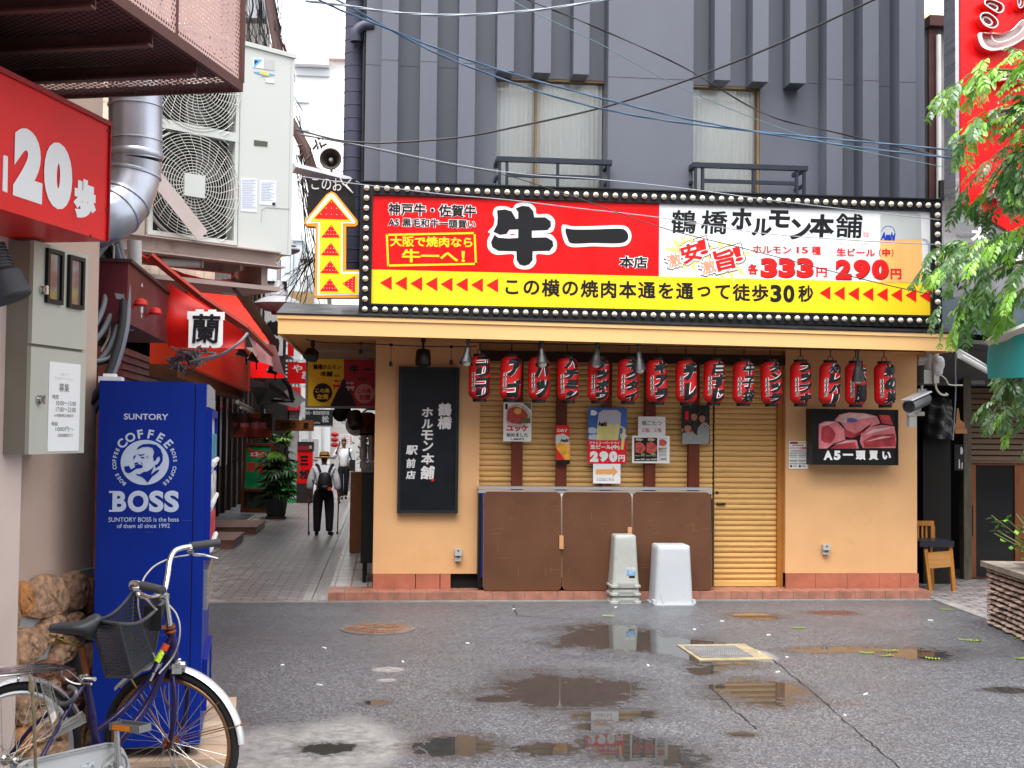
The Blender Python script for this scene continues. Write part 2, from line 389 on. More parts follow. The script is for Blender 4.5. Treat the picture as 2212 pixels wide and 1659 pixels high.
def tilemat(name, c1, c2, grout, bw, bh, off=.5, rough=.4, ms=.012, rot=0, swap=None):
    m = bpy.data.materials.new(name); m.use_nodes = True; t = m.node_tree; N = t.nodes.new; L = t.links.new; b = t.nodes['Principled BSDF']
    tc = N('ShaderNodeTexCoord'); mp = N('ShaderNodeMapping'); L(tc.outputs['Object'], mp.inputs[0])
    if swap: mp.inputs['Rotation'].default_value = swap
    br = N('ShaderNodeTexBrick'); br.offset = off; L(mp.outputs[0], br.inputs['Vector']); br.inputs['Scale'].default_value = 1
    br.inputs['Brick Width'].default_value = bw; br.inputs['Row Height'].default_value = bh; br.inputs['Mortar Size'].default_value = ms
    br.inputs['Color1'].default_value = (*c1, 1); br.inputs['Color2'].default_value = (*c2, 1); br.inputs['Mortar'].default_value = (*grout, 1)
    n = N('ShaderNodeTexNoise'); n.inputs['Scale'].default_value = 5; n.inputs['Detail'].default_value = 8; L(tc.outputs['Object'], n.inputs['Vector'])
    mr = N('ShaderNodeMapRange'); mr.inputs['From Min'].default_value = .3; mr.inputs['From Max'].default_value = .7; mr.inputs['To Min'].default_value = .65; mr.inputs['To Max'].default_value = 1.25; L(n.outputs['Fac'], mr.inputs['Value'])
    mx = N('ShaderNodeMix'); mx.data_type = 'RGBA'; mx.blend_type = 'MULTIPLY'; mx.inputs[0].default_value = 1; L(br.outputs['Color'], mx.inputs[6]); L(mr.outputs[0], mx.inputs[7]); L(mx.outputs[2], b.inputs['Base Color'])
    r2 = N('ShaderNodeMapRange'); r2.inputs['To Min'].default_value = rough-.14; r2.inputs['To Max'].default_value = rough+.16; L(n.outputs['Fac'], r2.inputs['Value']); L(r2.outputs[0], b.inputs['Roughness'])
    bp = N('ShaderNodeBump'); bp.inputs['Strength'].default_value = .5; bp.inputs['Distance'].default_value = .006; bp.invert = True; L(br.outputs['Fac'], bp.inputs['Height']); L(bp.outputs[0], b.inputs['Normal'])
    return m
Y0 = 11.65
PAVE = tilemat('alley_bricks', (.22, .195, .20), (.30, .27, .27), (.10, .095, .095), .21, .105, rough=.36)
p = MB(); p.box(-2.32, Y0, -.2, -.74, 60, .006); struct(p.build('alley_paving', PAVE))
p = MB(); p.box(-2.32, Y0-.07, -.2, -.5, Y0-.004, .010); p.box(-.5, Y0-.05, -.2, 5.5, Y0-.012, .012); struct(p.build('kerb_strip', M('wet_concrete', (.24, .24, .235), .4, var=.2, vs=6, bump=.15, bs=80)))
GUT = M('gutter_concrete', (.36, .36, .35), .4, var=.25, vs=3, bump=.25, bs=50, stretch=(8, .6, 1))
p = MB()
for k in range(26):
    y = Y0+k*.62
    for (x0, x1, h) in ((-.74, -.66, .018), (-.655, -.60, .010), (-.595, -.505, .02)): p.box(x0, y, -.2, x1, y+.61, h)
    for (x0, x1, h) in ((-2.36, -2.30, .02), (-2.295, -2.20, .012), (-2.195, -2.14, .02)): p.box(x0, y, -.2, x1, y+.61, h)
struct(p.build('gutter', GUT))
# tiled step in front of the shop
TER = M('terracotta_tile', hx('#a3705f', .90), .36, var=.28, vs=9, stain=(.24, .10, .07), ss=5, bump=.1, bs=70)
SZ = .087
p = MB(); X0, X1, n = -.507, 5.37, 38; dx = (X1-X0)/n
for i in range(n):
    x = X0+i*dx; xa, xb = x+.003, x+dx-.003
    p.box(xa, Y0, .004, xb, Y0+.13, SZ)
    if x > -.15 or x < 99: p.box(xa, Y0+.136, .02, xb, Y0+.30, SZ-.001); p.box(xa, Y0+.306, .02, xb, Y0+.46, SZ-.001)
st = struct(p.build('tiled_step', TER))
p = MB(); p.box(X0+.006, Y0+.006, -.1, X1-.006, 12.2, SZ-.006); struct(p.build('step_grout', M('grout', (.19, .17, .16), .8)))
WT = tilemat('pale_paving_tiles', (.40, .39, .38), (.46, .45, .43), (.14, .13, .13), .6, .16, off=0, rough=.3, ms=.008, swap=(0, 0, R(90)))
p = MB(); p.box(-.507, Y0+.47, -.1, -.10, 30, SZ-.003); struct(p.build('alley_sidewalk', WT))

# ------------------------------------------------------------------ corner shop building
B = thing('corner_building', 'corner restaurant building with yellow plaster ground floor, closed shutters and dark ribbed metal upper storey', 'building', (2.6, 13, 0))
YW = 11.92; YR, YV = 11.73, 11.97
p = MB(); p.box(-.09, 12.15, 0, 5.34, 24, 2.6); p.box(-.2, 12.45, 2.6, 5.42, 24, 9.5); p.build("core", DARK, B)
F = FY(YW)
for q_ in ((-.094, YW, .23, .92, 12.3, 2.62), (3.985, YW, .23, 5.351, 12.3, 2.62), (.92, 12.0, 2.38, 3.985, 12.3, 2.62)): p = MB(); p.box(*q_); p.build('wall', YELLOW, B)
p = MB(); p.box(3.925, 11.985, SZ, 3.983, 12.2, 2.38); p.build('door_jamb', M('shutter_jamb', hx('#b8772f', .8), .5, var=.1), B)
p = MB()
for a, b in ((805, 897), (898, 949.5), (950.5, 973)): p.fb(F, F.px(a, 1250)[0]+.003, SZ, F.px(b, 1250)[0], .228, -.02, .012)
TB_ = M('terracotta_band', hx('#b87058', .85), .45, var=.2, vs=6, stain=(.30, .12, .07), ss=4); p.build('tile_base', TB_, B); p = MB()
x0 = 3.987
for xb in (4.29, 4.62, 4.95, 5.17, 5.362): p.fb(F, x0+.003, SZ, xb, .228, -.02, .012); x0 = xb
p.build('tile_base', TB_, B)
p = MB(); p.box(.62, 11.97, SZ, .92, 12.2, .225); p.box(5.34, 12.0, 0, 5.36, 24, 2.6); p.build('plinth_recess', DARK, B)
p = MB(); p.box(.92, YW+.01, 2.30, 3.985, 12.1, 2.40); p.build('lintel', M('dark_lintel', hx('#3b2417', .6), .6, var=.2), B)
# shutters
SHUT = M('shutter_yellow', hx('#efbe76', .76), .42, var=.10, vs=2.5, stretch=(.6, 1, 9), stain=(.33, .20, .09), ss=5)
def slats(x0, x1, z0, z1, pitch, y, name):
    p = MB(); z = z0
    while z < z1-.01:
        zt = min(z+pitch, z1); g_ = pitch*.13
        prof = [(y+.016, z), (y+.002, z+g_), (y-.006, z+pitch*.45), (y-.001, zt-.004), (y+.016, zt)]
        vs = [V((x, a, b)) for (a, b) in prof for x in (x0, x1)]
        p.add(vs, [(2*i, 2*i+1, 2*i+3, 2*i+2) for i in range(4)]); z += pitch
    p.box(x0, y+.017, z0, x1, y+.03, z1); return p.build(name, SHUT, B)
s1 = slats(.92, 3.27, .95, 2.34, .0535, 12.03, 'shutter'); s2 = slats(3.29, 3.925, .10, 2.34, .0535, 12.03, 'shutter')
p = MB(); p.box(3.285, 12.012, SZ+.004, 3.925, 12.045, .135); p.build('bottom_bar', SHUT, s2)
p = MB(); q = FY(12.02).px(1548, 1088); p.box(q[0], 12.0, q[1]-.008, q[0]+.09, 12.03, q[1]+.004); q = FY(12.02).px(1549, 1064); p.lathe((q[0], 12.03, q[1]), [(.012, 0), (.012, .02), (.006, .022)], 12, (0, -1, 0)); p.build('handle', BLACK, s2)
p = MB(); p.box(.92, 12.06, SZ, 3.29, 12.1, .95); p.build('lower_wall', M('counter_wall', (.10, .075, .05), .7), B)
for a, b in ((1106, 1129), (1202, 1224), (1300, 1321), (1393, 1416), (1488, 1511)):
    f = FY(11.95); p = MB(); p.box(f.px(a, 1000)[0], 11.95, .9, f.px(b, 1000)[0], 12.02, 2.305); p.build('post', BROWN, B)
# canopy
p = MB(); zl, zr = 2.469, 2.42
def cz(x): return lerp(zl, zr, (x+.96)/6.36)
A = [(-.96, 11.2), (5.404, 11.2), (5.404, 12.0), (-.10, 12.0), (-.10, 16.5), (-.96, 16.5)]
bot = [V((x, y, cz(x)+.02)) for x, y in A]; top = [v+V((0, 0, .12)) for v in bot]; k = 6
p.add(bot+top, [(5, 4, 3, 2, 1, 0), (6, 7, 8, 9, 10, 11)]+[(i, (i+1) % k, k+(i+1) % k, k+i) for i in range(k)])
p.build('canopy_soffit', M('soffit_plaster', hx('#e2a860', .7), .7, var=.08), B)
p = MB(); H = .172
p.hexa([(-.97, 11.185, zl), (5.41, 11.185, zr), (5.41, 11.215, zr), (-.97, 11.215, zl), (-.97, 11.185, zl+.138), (5.41, 11.185, zr+.13), (5.41, 11.215, zr+.13), (-.97, 11.215, zl+.138)])
p.hexa([(-.98, 11.172, zl+.138), (5.42, 11.172, zr+.13), (5.42, 11.22, zr+.13), (-.98, 11.22, zl+.138), (-.98, 11.172, zl+H), (5.42, 11.172, zr+.163), (5.42, 11.22, zr+.163), (-.98, 11.22, zl+H)])
p.box(-.972, 11.216, zl, -.945, 16.5, zl+H-.004); p.box(5.392, 11.216, zr, 5.412, 12.1, zr+.16)
p.build('canopy_fascia', FASCIA, B)
p = MB(); p.hexa([(-.985, 11.165, zl+H+.002), (5.425, 11.165, zr+.165), (5.425, 12.1, zr+.165), (-.985, 12.1, zl+H+.002), (-.985, 11.165, zl+H+.016), (5.425, 11.165, zr+.18), (5.425, 12.1, 2.80), (-.985, 12.1, 2.84)])
p.box(-.985, 12.101, zl+H+.002, -.10, 16.5, zl+H+.03)
p.build('canopy_flashing', M('black_flashing', (.012, .012, .014), .35, var=.3), B)
# dark ribbed cladding
top = 8.6; cz0 = 2.75
f = FY(YR)
def cx(x, y=130): return f.px(x, y)[0]
L0, R0 = FY(YV).px(791, 100)[0], FY(YV).px(1997, 100)[0]
wz = FY(YR).px(1200, 158)[1]
p = MB()
ribs = [(824.5, 860, 0), (908, 944.5, 0), (991, 1027, 0), (1074, 1110, 1), (1154, 1190, 1), (1239, 1273, 1), (1544, 1578, 1), (1626, 1660, 1), (1707, 1741, 1), (1786, 1820, 0), (1864, 1898, 0), (1943, 1978, 0)]
for a, b, short in ribs: p.box(cx(a), YR, wz if short else cz0, cx(b), YV-.001, top)
xa, xb = cx(1313, 300), cx(1497, 300); p.box(xa, YR-.004, cz0, xb, YV-.001, top)          # smooth centre panel
w1l, w1r = FY(YV).px(1073, 300)[0], xa+.001; w2l, w2r = xb-.001, FY(YV).px(1641, 300)[0]
wz2 = wz+.012
p.box(L0, YV, cz0, w1l, YV+.06, top); p.box(w1l, YV, wz2, w1r+.02, YV+.06, top); p.box(w1r+.001, YV, cz0, w2l, YV+.06, wz2); p.box(w1r+.02, YV, wz2, w2l, YV+.06, top)
p.box(w2l, YV, wz2, w2r, YV+.06, top); p.box(w2r, YV, cz0, R0, YV+.06, top)
p.box(L0-.03, YV+.02, cz0, L0, 20, top); p.box(R0-.004, YV+.061, cz0, R0+.02, 20, top)
clad = p.build('cladding', CLAD, B)
p = MB(); d = .0015
for i, (a, b, s) in enumerate(ribs):
    if s: continue
    z1 = f.px(a, 129+(a-840)*.043)[1]; p.box(cx(a), YR-d, z1-.004, cx(b), YR+.001, z1)
vx = [L0]+[cx(r[1]) for r in ribs[:3]]; 
for a, b in ((791, 823), (862, 906), (946, 989), (1029, 1072), (1743, 1784), (1822, 1862), (1900, 1941)):
    z1 = FY(YV).px(a, 141+(a-840)*.042)[1]; p.box(FY(YV).px(a, 140)[0], YV-d, z1-.004, FY(YV).px(b, 140)[0]-.01, YV+.001, z1)
z1 = FY(YR).px(1400, 169)[1]; p.box(xa, YR-.004-d, z1-.004, xb, YR-.003, z1)
p.build('seam', M('seam_dark', (.04, .04, .045), .6), clad)
# upper windows
CURT = M('pleated_curtain', (.90, .92, .90), .8, var=.05, vs=3, stretch=(40, 1, .4))
WOOD = M('window_wood', hx('#8d7350', .7), .5, var=.15)
def window(x0, x1, mull, z0, z1, pane_sp):
    wf = MB(); Y = 12.025
    wf.box(x0, Y-.05, z1-.022, x1, Y+.03, z1); wf.box(x0, Y-.05, z0, x1, Y+.03, z0+.03)
    for m in mull: wf.box(m-.011, Y-.052, z0+.03, m+.011, Y+.031, z1-.035)
    w_ = wf.build('window', WOOD, B)
    c = MB(); n = int((x1-x0)/.022); vs = []
    for i in range(n+1):
        x = lerp(x0, x1, i/n); y = Y+.045+(.006 if i % 2 else -.002); vs += [(x, y, z0), (x, y, z1-.02)]
    c.add(vs, [(2*i, 2*i+2, 2*i+3, 2*i+1) for i in range(n)]); c.build('curtain', CURT, w_)
    g_ = MB(); g_.quad((x0, Y, z0), (x1, Y, z0), (x1, Y, z1), (x0, Y, z1)); g_.build('pane', GL, w_)
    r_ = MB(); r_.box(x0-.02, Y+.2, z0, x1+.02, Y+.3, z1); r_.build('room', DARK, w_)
GL = bpy.data.materials.new('window_glass'); GL.use_nodes = True; t = GL.node_tree
ms = t.nodes.new('ShaderNodeMixShader'); tr = t.nodes.new('ShaderNodeBsdfTransparent'); gs = t.nodes.new('ShaderNodeBsdfGlossy'); gs.inputs['Roughness'].default_value = .02
fr = t.nodes.new('ShaderNodeFresnel'); fr.inputs[0].default_value = 1.5
t.links.new(fr.outputs[0], ms.inputs[0]); t.links.new(tr.outputs[0], ms.inputs[1]); t.links.new(gs.outputs[0], ms.inputs[2]); t.links.new(ms.outputs[0], t.nodes['Material Output'].inputs[0])
m1 = FY(12.0).px(1157, 300)[0]; m2 = FY(12.03).px(1652, 300)[0]
window(w1l, w1r, [m1], 3.6, wz2, 0); window(w2l, w2r+.09, [FY(12.0).px(1636, 300)[0]], 3.6, wz2, 0)
# window rails
def rail(x0, y0, x1, label):
    f = FY(11.55); a0, b = f.px(x0, y0); a1 = f.px(x1, y0)[0]; p = MB(); Yb = 11.9
    p.box(a0, 11.55, b-.045, a1, 11.61, b); p.box(a0, 11.611, b-.045, a0+.05, Yb, b-.002); p.box(a1-.05, 11.611, b-.045, a1, Yb, b-.002)
    zb = b-.33
    for x in (a0+.02, a0+.09, (a0+a1)/2+.02, a1-.12, a1-.045): p.box(x, 11.56, zb, x+.025, 11.6, b-.046)
    p.box(a0+.115, 11.565, b-.19, a1-.12, 11.595, b-.155); p.box(a0, 11.55, zb-.03, a1, 11.61, zb-.001)
    p.box(a0+.001, 11.66, b-.19, a0+.03, Yb, b-.16); p.box(a1-.03, 11.66, b-.19, a1-.001, Yb, b-.16); p.box(a0, 11.62, zb-.03, a0+.03, Yb, zb); p.box(a1-.03, 11.62, zb-.03, a1, Yb, zb)
    p.build('window_rail', NAVY, B)
rail(1073, 337, 1323, ''); rail(1497, 350, 1746, '')
# spiral duct and pipes beside the cladding
DUCT = M('painted_duct', hx('#4b4d63', .55), .45, var=.08)
p = MB(); c = FY(12.1).px(765, 200)[0]
prof = []; z = 3.0; r = .098
while z < 8.2: prof += [(r, z), (r, z+.118), (r+.004, z+.121), (r+.004, z+.127), (r, z+.13)]; z += .13
p.lathe((c, 12.15, 0), prof, 28)
q = FY(12.05).px(780, 70); p.tube(smooth([(q[0]+.12, 12.0, q[1]+.05), (q[0]+.02, 11.98, q[1]+.04), (q[0]-.05, 11.97, q[1]-.03), (q[0]-.05, 11.97, q[1]-.12)], 6), .055, 16)
p.build('duct', DUCT, B)
p = MB(); q = FY(12.0).px(786, 200)[0]; p.tube([(q, 12.0, 2.7), (q, 12.0, 8.2)], .018, 10); p.build('conduit', BLACK, B)
# ------------------------------------------------------------------ bulb-framed billboard
BB = thing('billboard', 'wide red, white and yellow billboard framed by round bulbs above the shop canopy', 'billboard', (2.55, 11.5, 2.66))
F = FY(11.36)
p = MB(); fw = .115; a0, a1, b0, b1 = -.255, 5.356, 2.662, 3.902
p.fb(F, a0, b1-fw, a1, b1, -.2, 0); p.fb(F, a0, b0, a1, b0+fw, -.2, 0); p.fb(F, a0, b0+fw, a0+fw, b1-fw, -.2, 0); p.fb(F, a1-fw, b0+fw, a1, b1-fw, -.2, 0)
for s in (.018,): p.fb(F, a0+fw-.018, b0+fw-.018, a1-fw+.018, b0+fw, -.0, .012); p.fb(F, a0+fw-.018, b1-fw, a1-fw+.018, b1-fw+.018, 0, .012); p.fb(F, a0+fw-.018, b0+fw, a0+fw, b1-fw, 0, .012); p.fb(F, a1-fw, b0+fw, a1-fw+.018, b1-fw, 0, .012)
p.fb(F, a0, b1, a1, b1+.012, -.2, .02)
p.build('frame', M('billboard_frame', (.011, .012, .015), .4, var=.2, vs=6), BB)
p = MB(); p.fb(F, a0, b0-.1, a1-.02, b0-.002, -.35, -.05); p.build('base_box', BLACK, BB)
Pn = F.sh(-.012)
ai0, ai1, bi0, bi1 = a0+fw, a1-fw, b0+fw, b1-fw
asp = Pn.px(1424, 500)[0]; by = Pn.px(1424, 597)[1]
p = MB(); p.fb(Pn, ai0, by, asp, bi1, -.02, 0); p.build('red_panel', RED, BB)
p = MB(); p.fb(Pn, asp, by, ai1, bi1, -.02, 0); p.build('white_panel', M('white_vinyl', (.80, .81, .83), .3, var=.03), BB)
p = MB(); p.fb(Pn, ai0, bi0, ai1, by, -.02, 0); p.build('yellow_panel', YEL, BB)
def bulb_mesh(o): return MB().lathe(o, [(0, -.034), (.012, -.028), (.022, -.018), (.0265, -.004), (.025, .010), (.018, .020), (.014, .024), (.014, .03)], 14, (0, 1, 0))
bp_ = []
ca, cb = a0+fw/2, a1-fw/2
for i in range(60): bp_.append((lerp(ca, cb, i/59), b1-.058)); 
for i in range(60): bp_.append((lerp(ca, cb, i/59), b0+.058))
for i in range(1, 12): bp_.append((ca, lerp(b1-.058, b0+.058, i/12))); bp_.append((cb, lerp(b1-.058, b0+.058, i/12)))
bp_.sort(key=lambda q: q[0])                                # the left-hand ones are nearest the camera
BULB = M('bulb_glass', (.62, .58, .47), .35, var=.05, spec=.5)
b0_ = None; rest = MB()
for i, (a, b) in enumerate(bp_):
    c = F.p(a, b, .028)
    if i < 100:
        if b0_ is None: b0_ = bulb_mesh(c).build('bulb', BULB, BB); first = c
        else: o = b0_.copy(); C.objects.link(o); o.parent = BB; o.location = c-first
    else: rest.add(*(lambda m: (m.v, m.f))(bulb_mesh(c)), True)
o = rest.build('bulb', BULB, BB); o['kind'] = 'stuff'
def T(mb, F, body, q, rect, c=.002, bold=0, **k): mb.text(F, body, *F.rc(*q.r(*rect)), c=c, bold=bold, **k)
ink, wht, yl, rd = MB(), MB(), MB(), MB()
def both(body, q, r, bi, bw, split=False):
    R_ = Pn.rc(*q.r(*r))
    ink.text(Pn, body, *R_, c=.004, bold=bi)
    e = (bw-bi)*(R_[3]-R_[1])*.95; wht.text(Pn, body, R_[0]-e, R_[1]-e, R_[2]+e, R_[3]+e, c=.001, bold=bw)
both('神戸牛・佐賀牛', QS, (245, 133, 868, 222), .025, .085)
both('A5 黒毛和牛一頭買い', QS, (245, 238, 865, 300), .02, .08)
both('本店', QS, (1885, 505, 2085, 588), .025, .09)
# large brush lettering, outlined by hand
def spl(pts, n=5):
    P = [V((x, y, 0)) for x, y in pts]; k = len(P); out = []
    for i in range(k):
        a, b, c, d = P[i-1], P[i], P[(i+1) % k], P[(i+2) % k]
        for j in range(n):
            t = j/n; v = .5*((2*b)+(c-a)*t+(2*a-5*b+4*c-d)*t*t+(3*b-a-3*c+d)*t**3); out.append((v.x, v.y))
    return out
def outline(F, q, pts, sp=True): return [F.px(*q(x, y)) for x, y in (spl(pts) if sp else pts)]
ushi_o = [(1010, 155), (1080, 150), (1125, 165), (1150, 135), (1195, 122), (1250, 128), (1290, 160), (1302, 205), (1380, 206), (1425, 245), (1425, 300), (1400, 335), (1330, 345), (1400, 350), (1440, 400), (1435, 460), (1390, 492), (1300, 490), (1295, 545), (1265, 585), (1215, 598), (1160, 585), (1135, 545), (1132, 490), (1010, 492), (955, 450), (950, 390), (970, 345), (955, 330), (990, 290), (1000, 240), (988, 200)]
ushi = [[(1018, 178), (1075, 172), (1120, 185), (1138, 215), (1150, 238), (1168, 238), (1168, 190), (1150, 165), (1195, 146), (1245, 152), (1275, 185), (1282, 228), (1360, 228), (1398, 255), (1400, 292), (1375, 318), (1265, 322), (1265, 372), (1370, 370), (1412, 395), (1418, 430), (1390, 465), (1270, 468), (1270, 530), (1245, 562), (1212, 572), (1178, 562), (1157, 530), (1155, 468), (1030, 466), (985, 440), (975, 405), (1000, 350), (1025, 372), (1100, 378), (1168, 374), (1168, 312), (1105, 315), (1085, 345), (1040, 352), (992, 330), (1018, 280), (1022, 230)]]
wht.poly(Pn, outline(Pn, QS, ushi_o), -.003, .0015)
for s_ in ushi: ink.poly(Pn, [Pn.px(*QS(*q)) for q in s_], -.003, .004)
wht.poly(Pn, outline(Pn, QS, [(1480, 284), (1560, 292), (1700, 290), (1880, 284), (1945, 300), (1972, 360), (1945, 420), (1860, 437), (1700, 433), (1540, 437), (1490, 385)]), -.003, .0015)
ink.poly(Pn, outline(Pn, QS, [(1505, 310), (1560, 314), (1700, 314), (1880, 308), (1930, 322), (1950, 362), (1928, 400), (1860, 412), (1700, 409), (1550, 412), (1518, 375)]), -.003, .004)
rd.poly(Pn, [Pn.px(*QS(*q)) for q in ((1113, 345), (1142, 344), (1142, 351), (1113, 352))], .001, .005)
# boxed yellow lines
for qd in ([(228, 345), (865, 333), (866, 347), (243, 359)], [(238, 578), (875, 565), (874, 551), (252, 563)], [(228, 345), (243, 345), (252, 578), (238, 578)], [(851, 335), (865, 333), (875, 565), (861, 566)]):
    yl.poly(Pn, [Pn.px(*QS(*q)) for q in qd], -.003, .003)
yl.text(Pn, '大阪で焼肉なら', *Pn.rc(*QS.r(257, 364, 843, 440)), c=.002, bold=.03, rot=.012)
yl.text(Pn, '牛一へ！', *Pn.rc(*QS.r(340, 455, 790, 550)), c=.002, bold=.03, rot=.012)
DOTS = M('sign_red_dots', (.78, .012, .012), .35, var=.2, vs=160)
for i in range(8):
    x = 187+i*107.9; dy = i*2.4
    rd.poly(Pn, [Pn.px(*QS(*q)) for q in ((x, 692+dy), (x+83, 645+dy), (x+83, 743+dy))], -.003, .003)
for i in range(8):
    x = 895+i*91; dy = i*2.5
    rd.poly(Pn, [Pn.px(*Q7(*q)) for q in ((x, 256+dy), (x+68, 214+dy), (x+68, 300+dy))], -.003, .003)
ya0, yb0 = Pn.px(1088, 641); ya1 = Pn.px(1757, 640)[0]; yb1 = Pn.px(1400, 608)[1]; yb0 = Pn.px(1400, 645)[1]
body = 'この横の焼肉本通を通って徒歩'; aw = Pn.px(1662, 620)[0]
ink.vtext(Pn, body, ya0-.015, yb0-.005, aw, (yb1-yb0)*1.0+yb0, c=.002, bold=.028, fill=.93, horiz=True)
for ch, l, r_ in (('3', 1664, 1688), ('0', 1692, 1716)): ink.text(Pn, ch, Pn.px(l, 630)[0], yb0-.008, Pn.px(r_, 630)[0], yb1-.002, c=.002, bold=.04)
ink.text(Pn, '秒', Pn.px(1724, 630)[0], yb0, Pn.px(1757, 630)[0], yb1, c=.002, bold=.03)
# white half
for ch, r_ in (('鶴', (110, 62, 310, 245)), ('橋', (345, 66, 555, 250)), ('ホ', (580, 48, 745, 215)), ('ル', (740, 128, 900, 265)), ('モ', (875, 62, 1040, 200)), ('ン', (1040, 130, 1205, 295)), ('本', (1190, 95, 1390, 275)), ('舗', (1395, 90, 1605, 280))):
    ink.text(Pn, ch, *Pn.rc(*QW.r(*r_)), c=.002, bold=.018 if ch in '鶴橋舗' else .045, shear=.06)
T(rd, Pn, 'ホルモン', QW, (748, 342, 1050, 402), bold=.03); T(rd, Pn, '15', QW, (1092, 350, 1182, 402), bold=.03); T(rd, Pn, '種', QW, (1208, 345, 1282, 413), bold=.025)
T(rd, Pn, '各', QW, (708, 482, 794, 568), bold=.05); T(rd, Pn, '円', QW, (1246, 512, 1330, 588), bold=.03)
T(rd, Pn, '生ビール', QW, (1402, 362, 1705, 422), c=.006, bold=.03); T(rd, Pn, '(', QW, (1735, 365, 1750, 428), c=.006, bold=.02); T(rd, Pn, '中', QW, (1760, 365, 1822, 425), c=.006, bold=.05); T(rd, Pn, ')', QW, (1832, 368, 1848, 428), c=.006, bold=.02)
for ch, l, r_ in (('3', 810, 940), ('3', 950, 1080), ('3', 1092, 1224)): T(rd, Pn, ch, QW, (l, 436, r_, 592), c=.0035, bold=.072); T(ink, Pn, ch, QW, (l+4, 442, r_+4, 597), c=.001, bold=.072)
for ch, l, r_ in (('2', 1395, 1520), ('9', 1535, 1665), ('0', 1678, 1810)): T(rd, Pn, ch, QW, (l, 449, r_, 603), c=.007, bold=.072); T(ink, Pn, ch, QW, (l+4, 455, r_+4, 608), c=.0045, bold=.072)
T(rd, Pn, '円', QW, (1826, 522, 1910, 603), c=.006, bold=.03)
gy = MB(); T(gy, Pn, 'アサヒスーパードライ', QW, (1402, 318, 1666, 342), c=.003, bold=.005)
pk = MB(); T(pk, Pn, '鶴橋', QW, (1612, 234, 1656, 254), bold=.01); T(pk, Pn, '本舗', QW, (1612, 256, 1656, 276), bold=.01)
# shouting speech marks on yellow bursts
brs = MB()
def burst(cx, cy, r0, r1, n, c):
    pts = []
    for i in range(2*n):
        a = math.pi*i/n+.2; r = r1 if i % 2 else r0*(.8+.5*((i*7) % 5)/4); pts.append(Pn.px(*QW(cx+r*math.cos(a)*1.1, cy+r*math.sin(a))))
    brs.poly(Pn, pts, -.003, c)
burst(245, 395, 145, 90, 12, .0012); burst(540, 450, 170, 90, 12, .0012)
bb, ww2, r2, o2 = MB(), MB(), MB(), MB()
for ch, r_, rot, k in (('激', (78, 402, 190, 505), .3, 'o'), ('安', (185, 322, 345, 470), .3, 'r'), ('！', (325, 295, 392, 408), .3, 'r'), ('激', (342, 452, 458, 558), .3, 'o'), ('旨', (450, 368, 612, 532), .25, 'r'), ('！', (600, 350, 662, 462), .3, 'r')):
    R_ = Pn.rc(*QW.r(*r_)); h = (R_[3]-R_[1])
    def g_(e): return (R_[0]-e, R_[1]-e, R_[2]+e, R_[3]+e)
    bb.text(Pn, ch, *g_(.030), c=.002, bold=.20, rot=rot); ww2.text(Pn, ch, *g_(.022), c=.0045, bold=.17, rot=rot)
    (r2 if k == 'r' else o2).text(Pn, ch, *R_, c=.007 if k == 'r' else .0085, bold=.035 if k == 'r' else .015, rot=rot)
# beer mug picture
mug = MB(); R_ = QW.r
def pic(mb, q, F, pts, c, d=.002): mb.poly(F, [F.px(*q(x, y)) for x, y in pts], c-d, c)
pic(mug, QW, Pn, [(1745, 295), (2070, 295), (2076, 630), (1752, 630)], .0025)
mug.build('beer_picture', M('beer_amber', hx('#ffc277', .9), .35, var=.12, vs=1.5, stretch=(3, 1, .6)), BB)
p = MB(); pic(p, QW, Pn, [(1747, 100), (1790, 88), (2035, 84), (2062, 98), (2070, 294), (1745, 294)], .0025); p.build('foam_picture', M('foam', (.50, .53, .52), .5, var=.06, vs=3), BB)
p = MB()
for pts in ([(2076, 282), (2110, 290), (2136, 325), (2140, 560), (2110, 620), (2080, 632), (2080, 612), (2104, 596), (2120, 550), (2118, 340), (2100, 308), (2078, 300)],): pic(p, QW, Pn, pts, .002)
p.build('mug_handle_picture', M('glass_grey', (.42, .48, .52), .3, var=.2, vs=20), BB)
p = MB(); T(p, Pn, 'Asahi', QW, (1752, 236, 1862, 300), c=.0045, bold=.06, shear=.15)
for t0 in range(24):
    a, b = math.pi*(.03+.94*t0/24), math.pi*(.03+.94*(t0+.9)/24)
    pic(p, QW, Pn, [(1808+54*math.cos(a), 240-54*math.sin(a)), (1808+54*math.cos(b), 240-54*math.sin(b)), (1808+50*math.cos(b), 240-50*math.sin(b)), (1808+50*math.cos(a), 240-50*math.sin(a))], .0042)
p.build('lettering', M('logo_blue', (.01, .04, .42), .4), BB)
for mb, m in ((ink, INK), (wht, WHITE), (yl, YEL), (rd, DOTS), (gy, M('grey_ink', (.35, .35, .36), .5)), (pk, M('pink_ink', (.7, .3, .28), .5)), (bb, INK), (ww2, WHITE), (r2, DOTS), (o2, M('orange_ink', (.85, .28, .16), .5))): mb.build('lettering', m, BB)
brs.build('burst_picture', M('pale_yellow_ink', (.88, .68, .22), .5), BB)

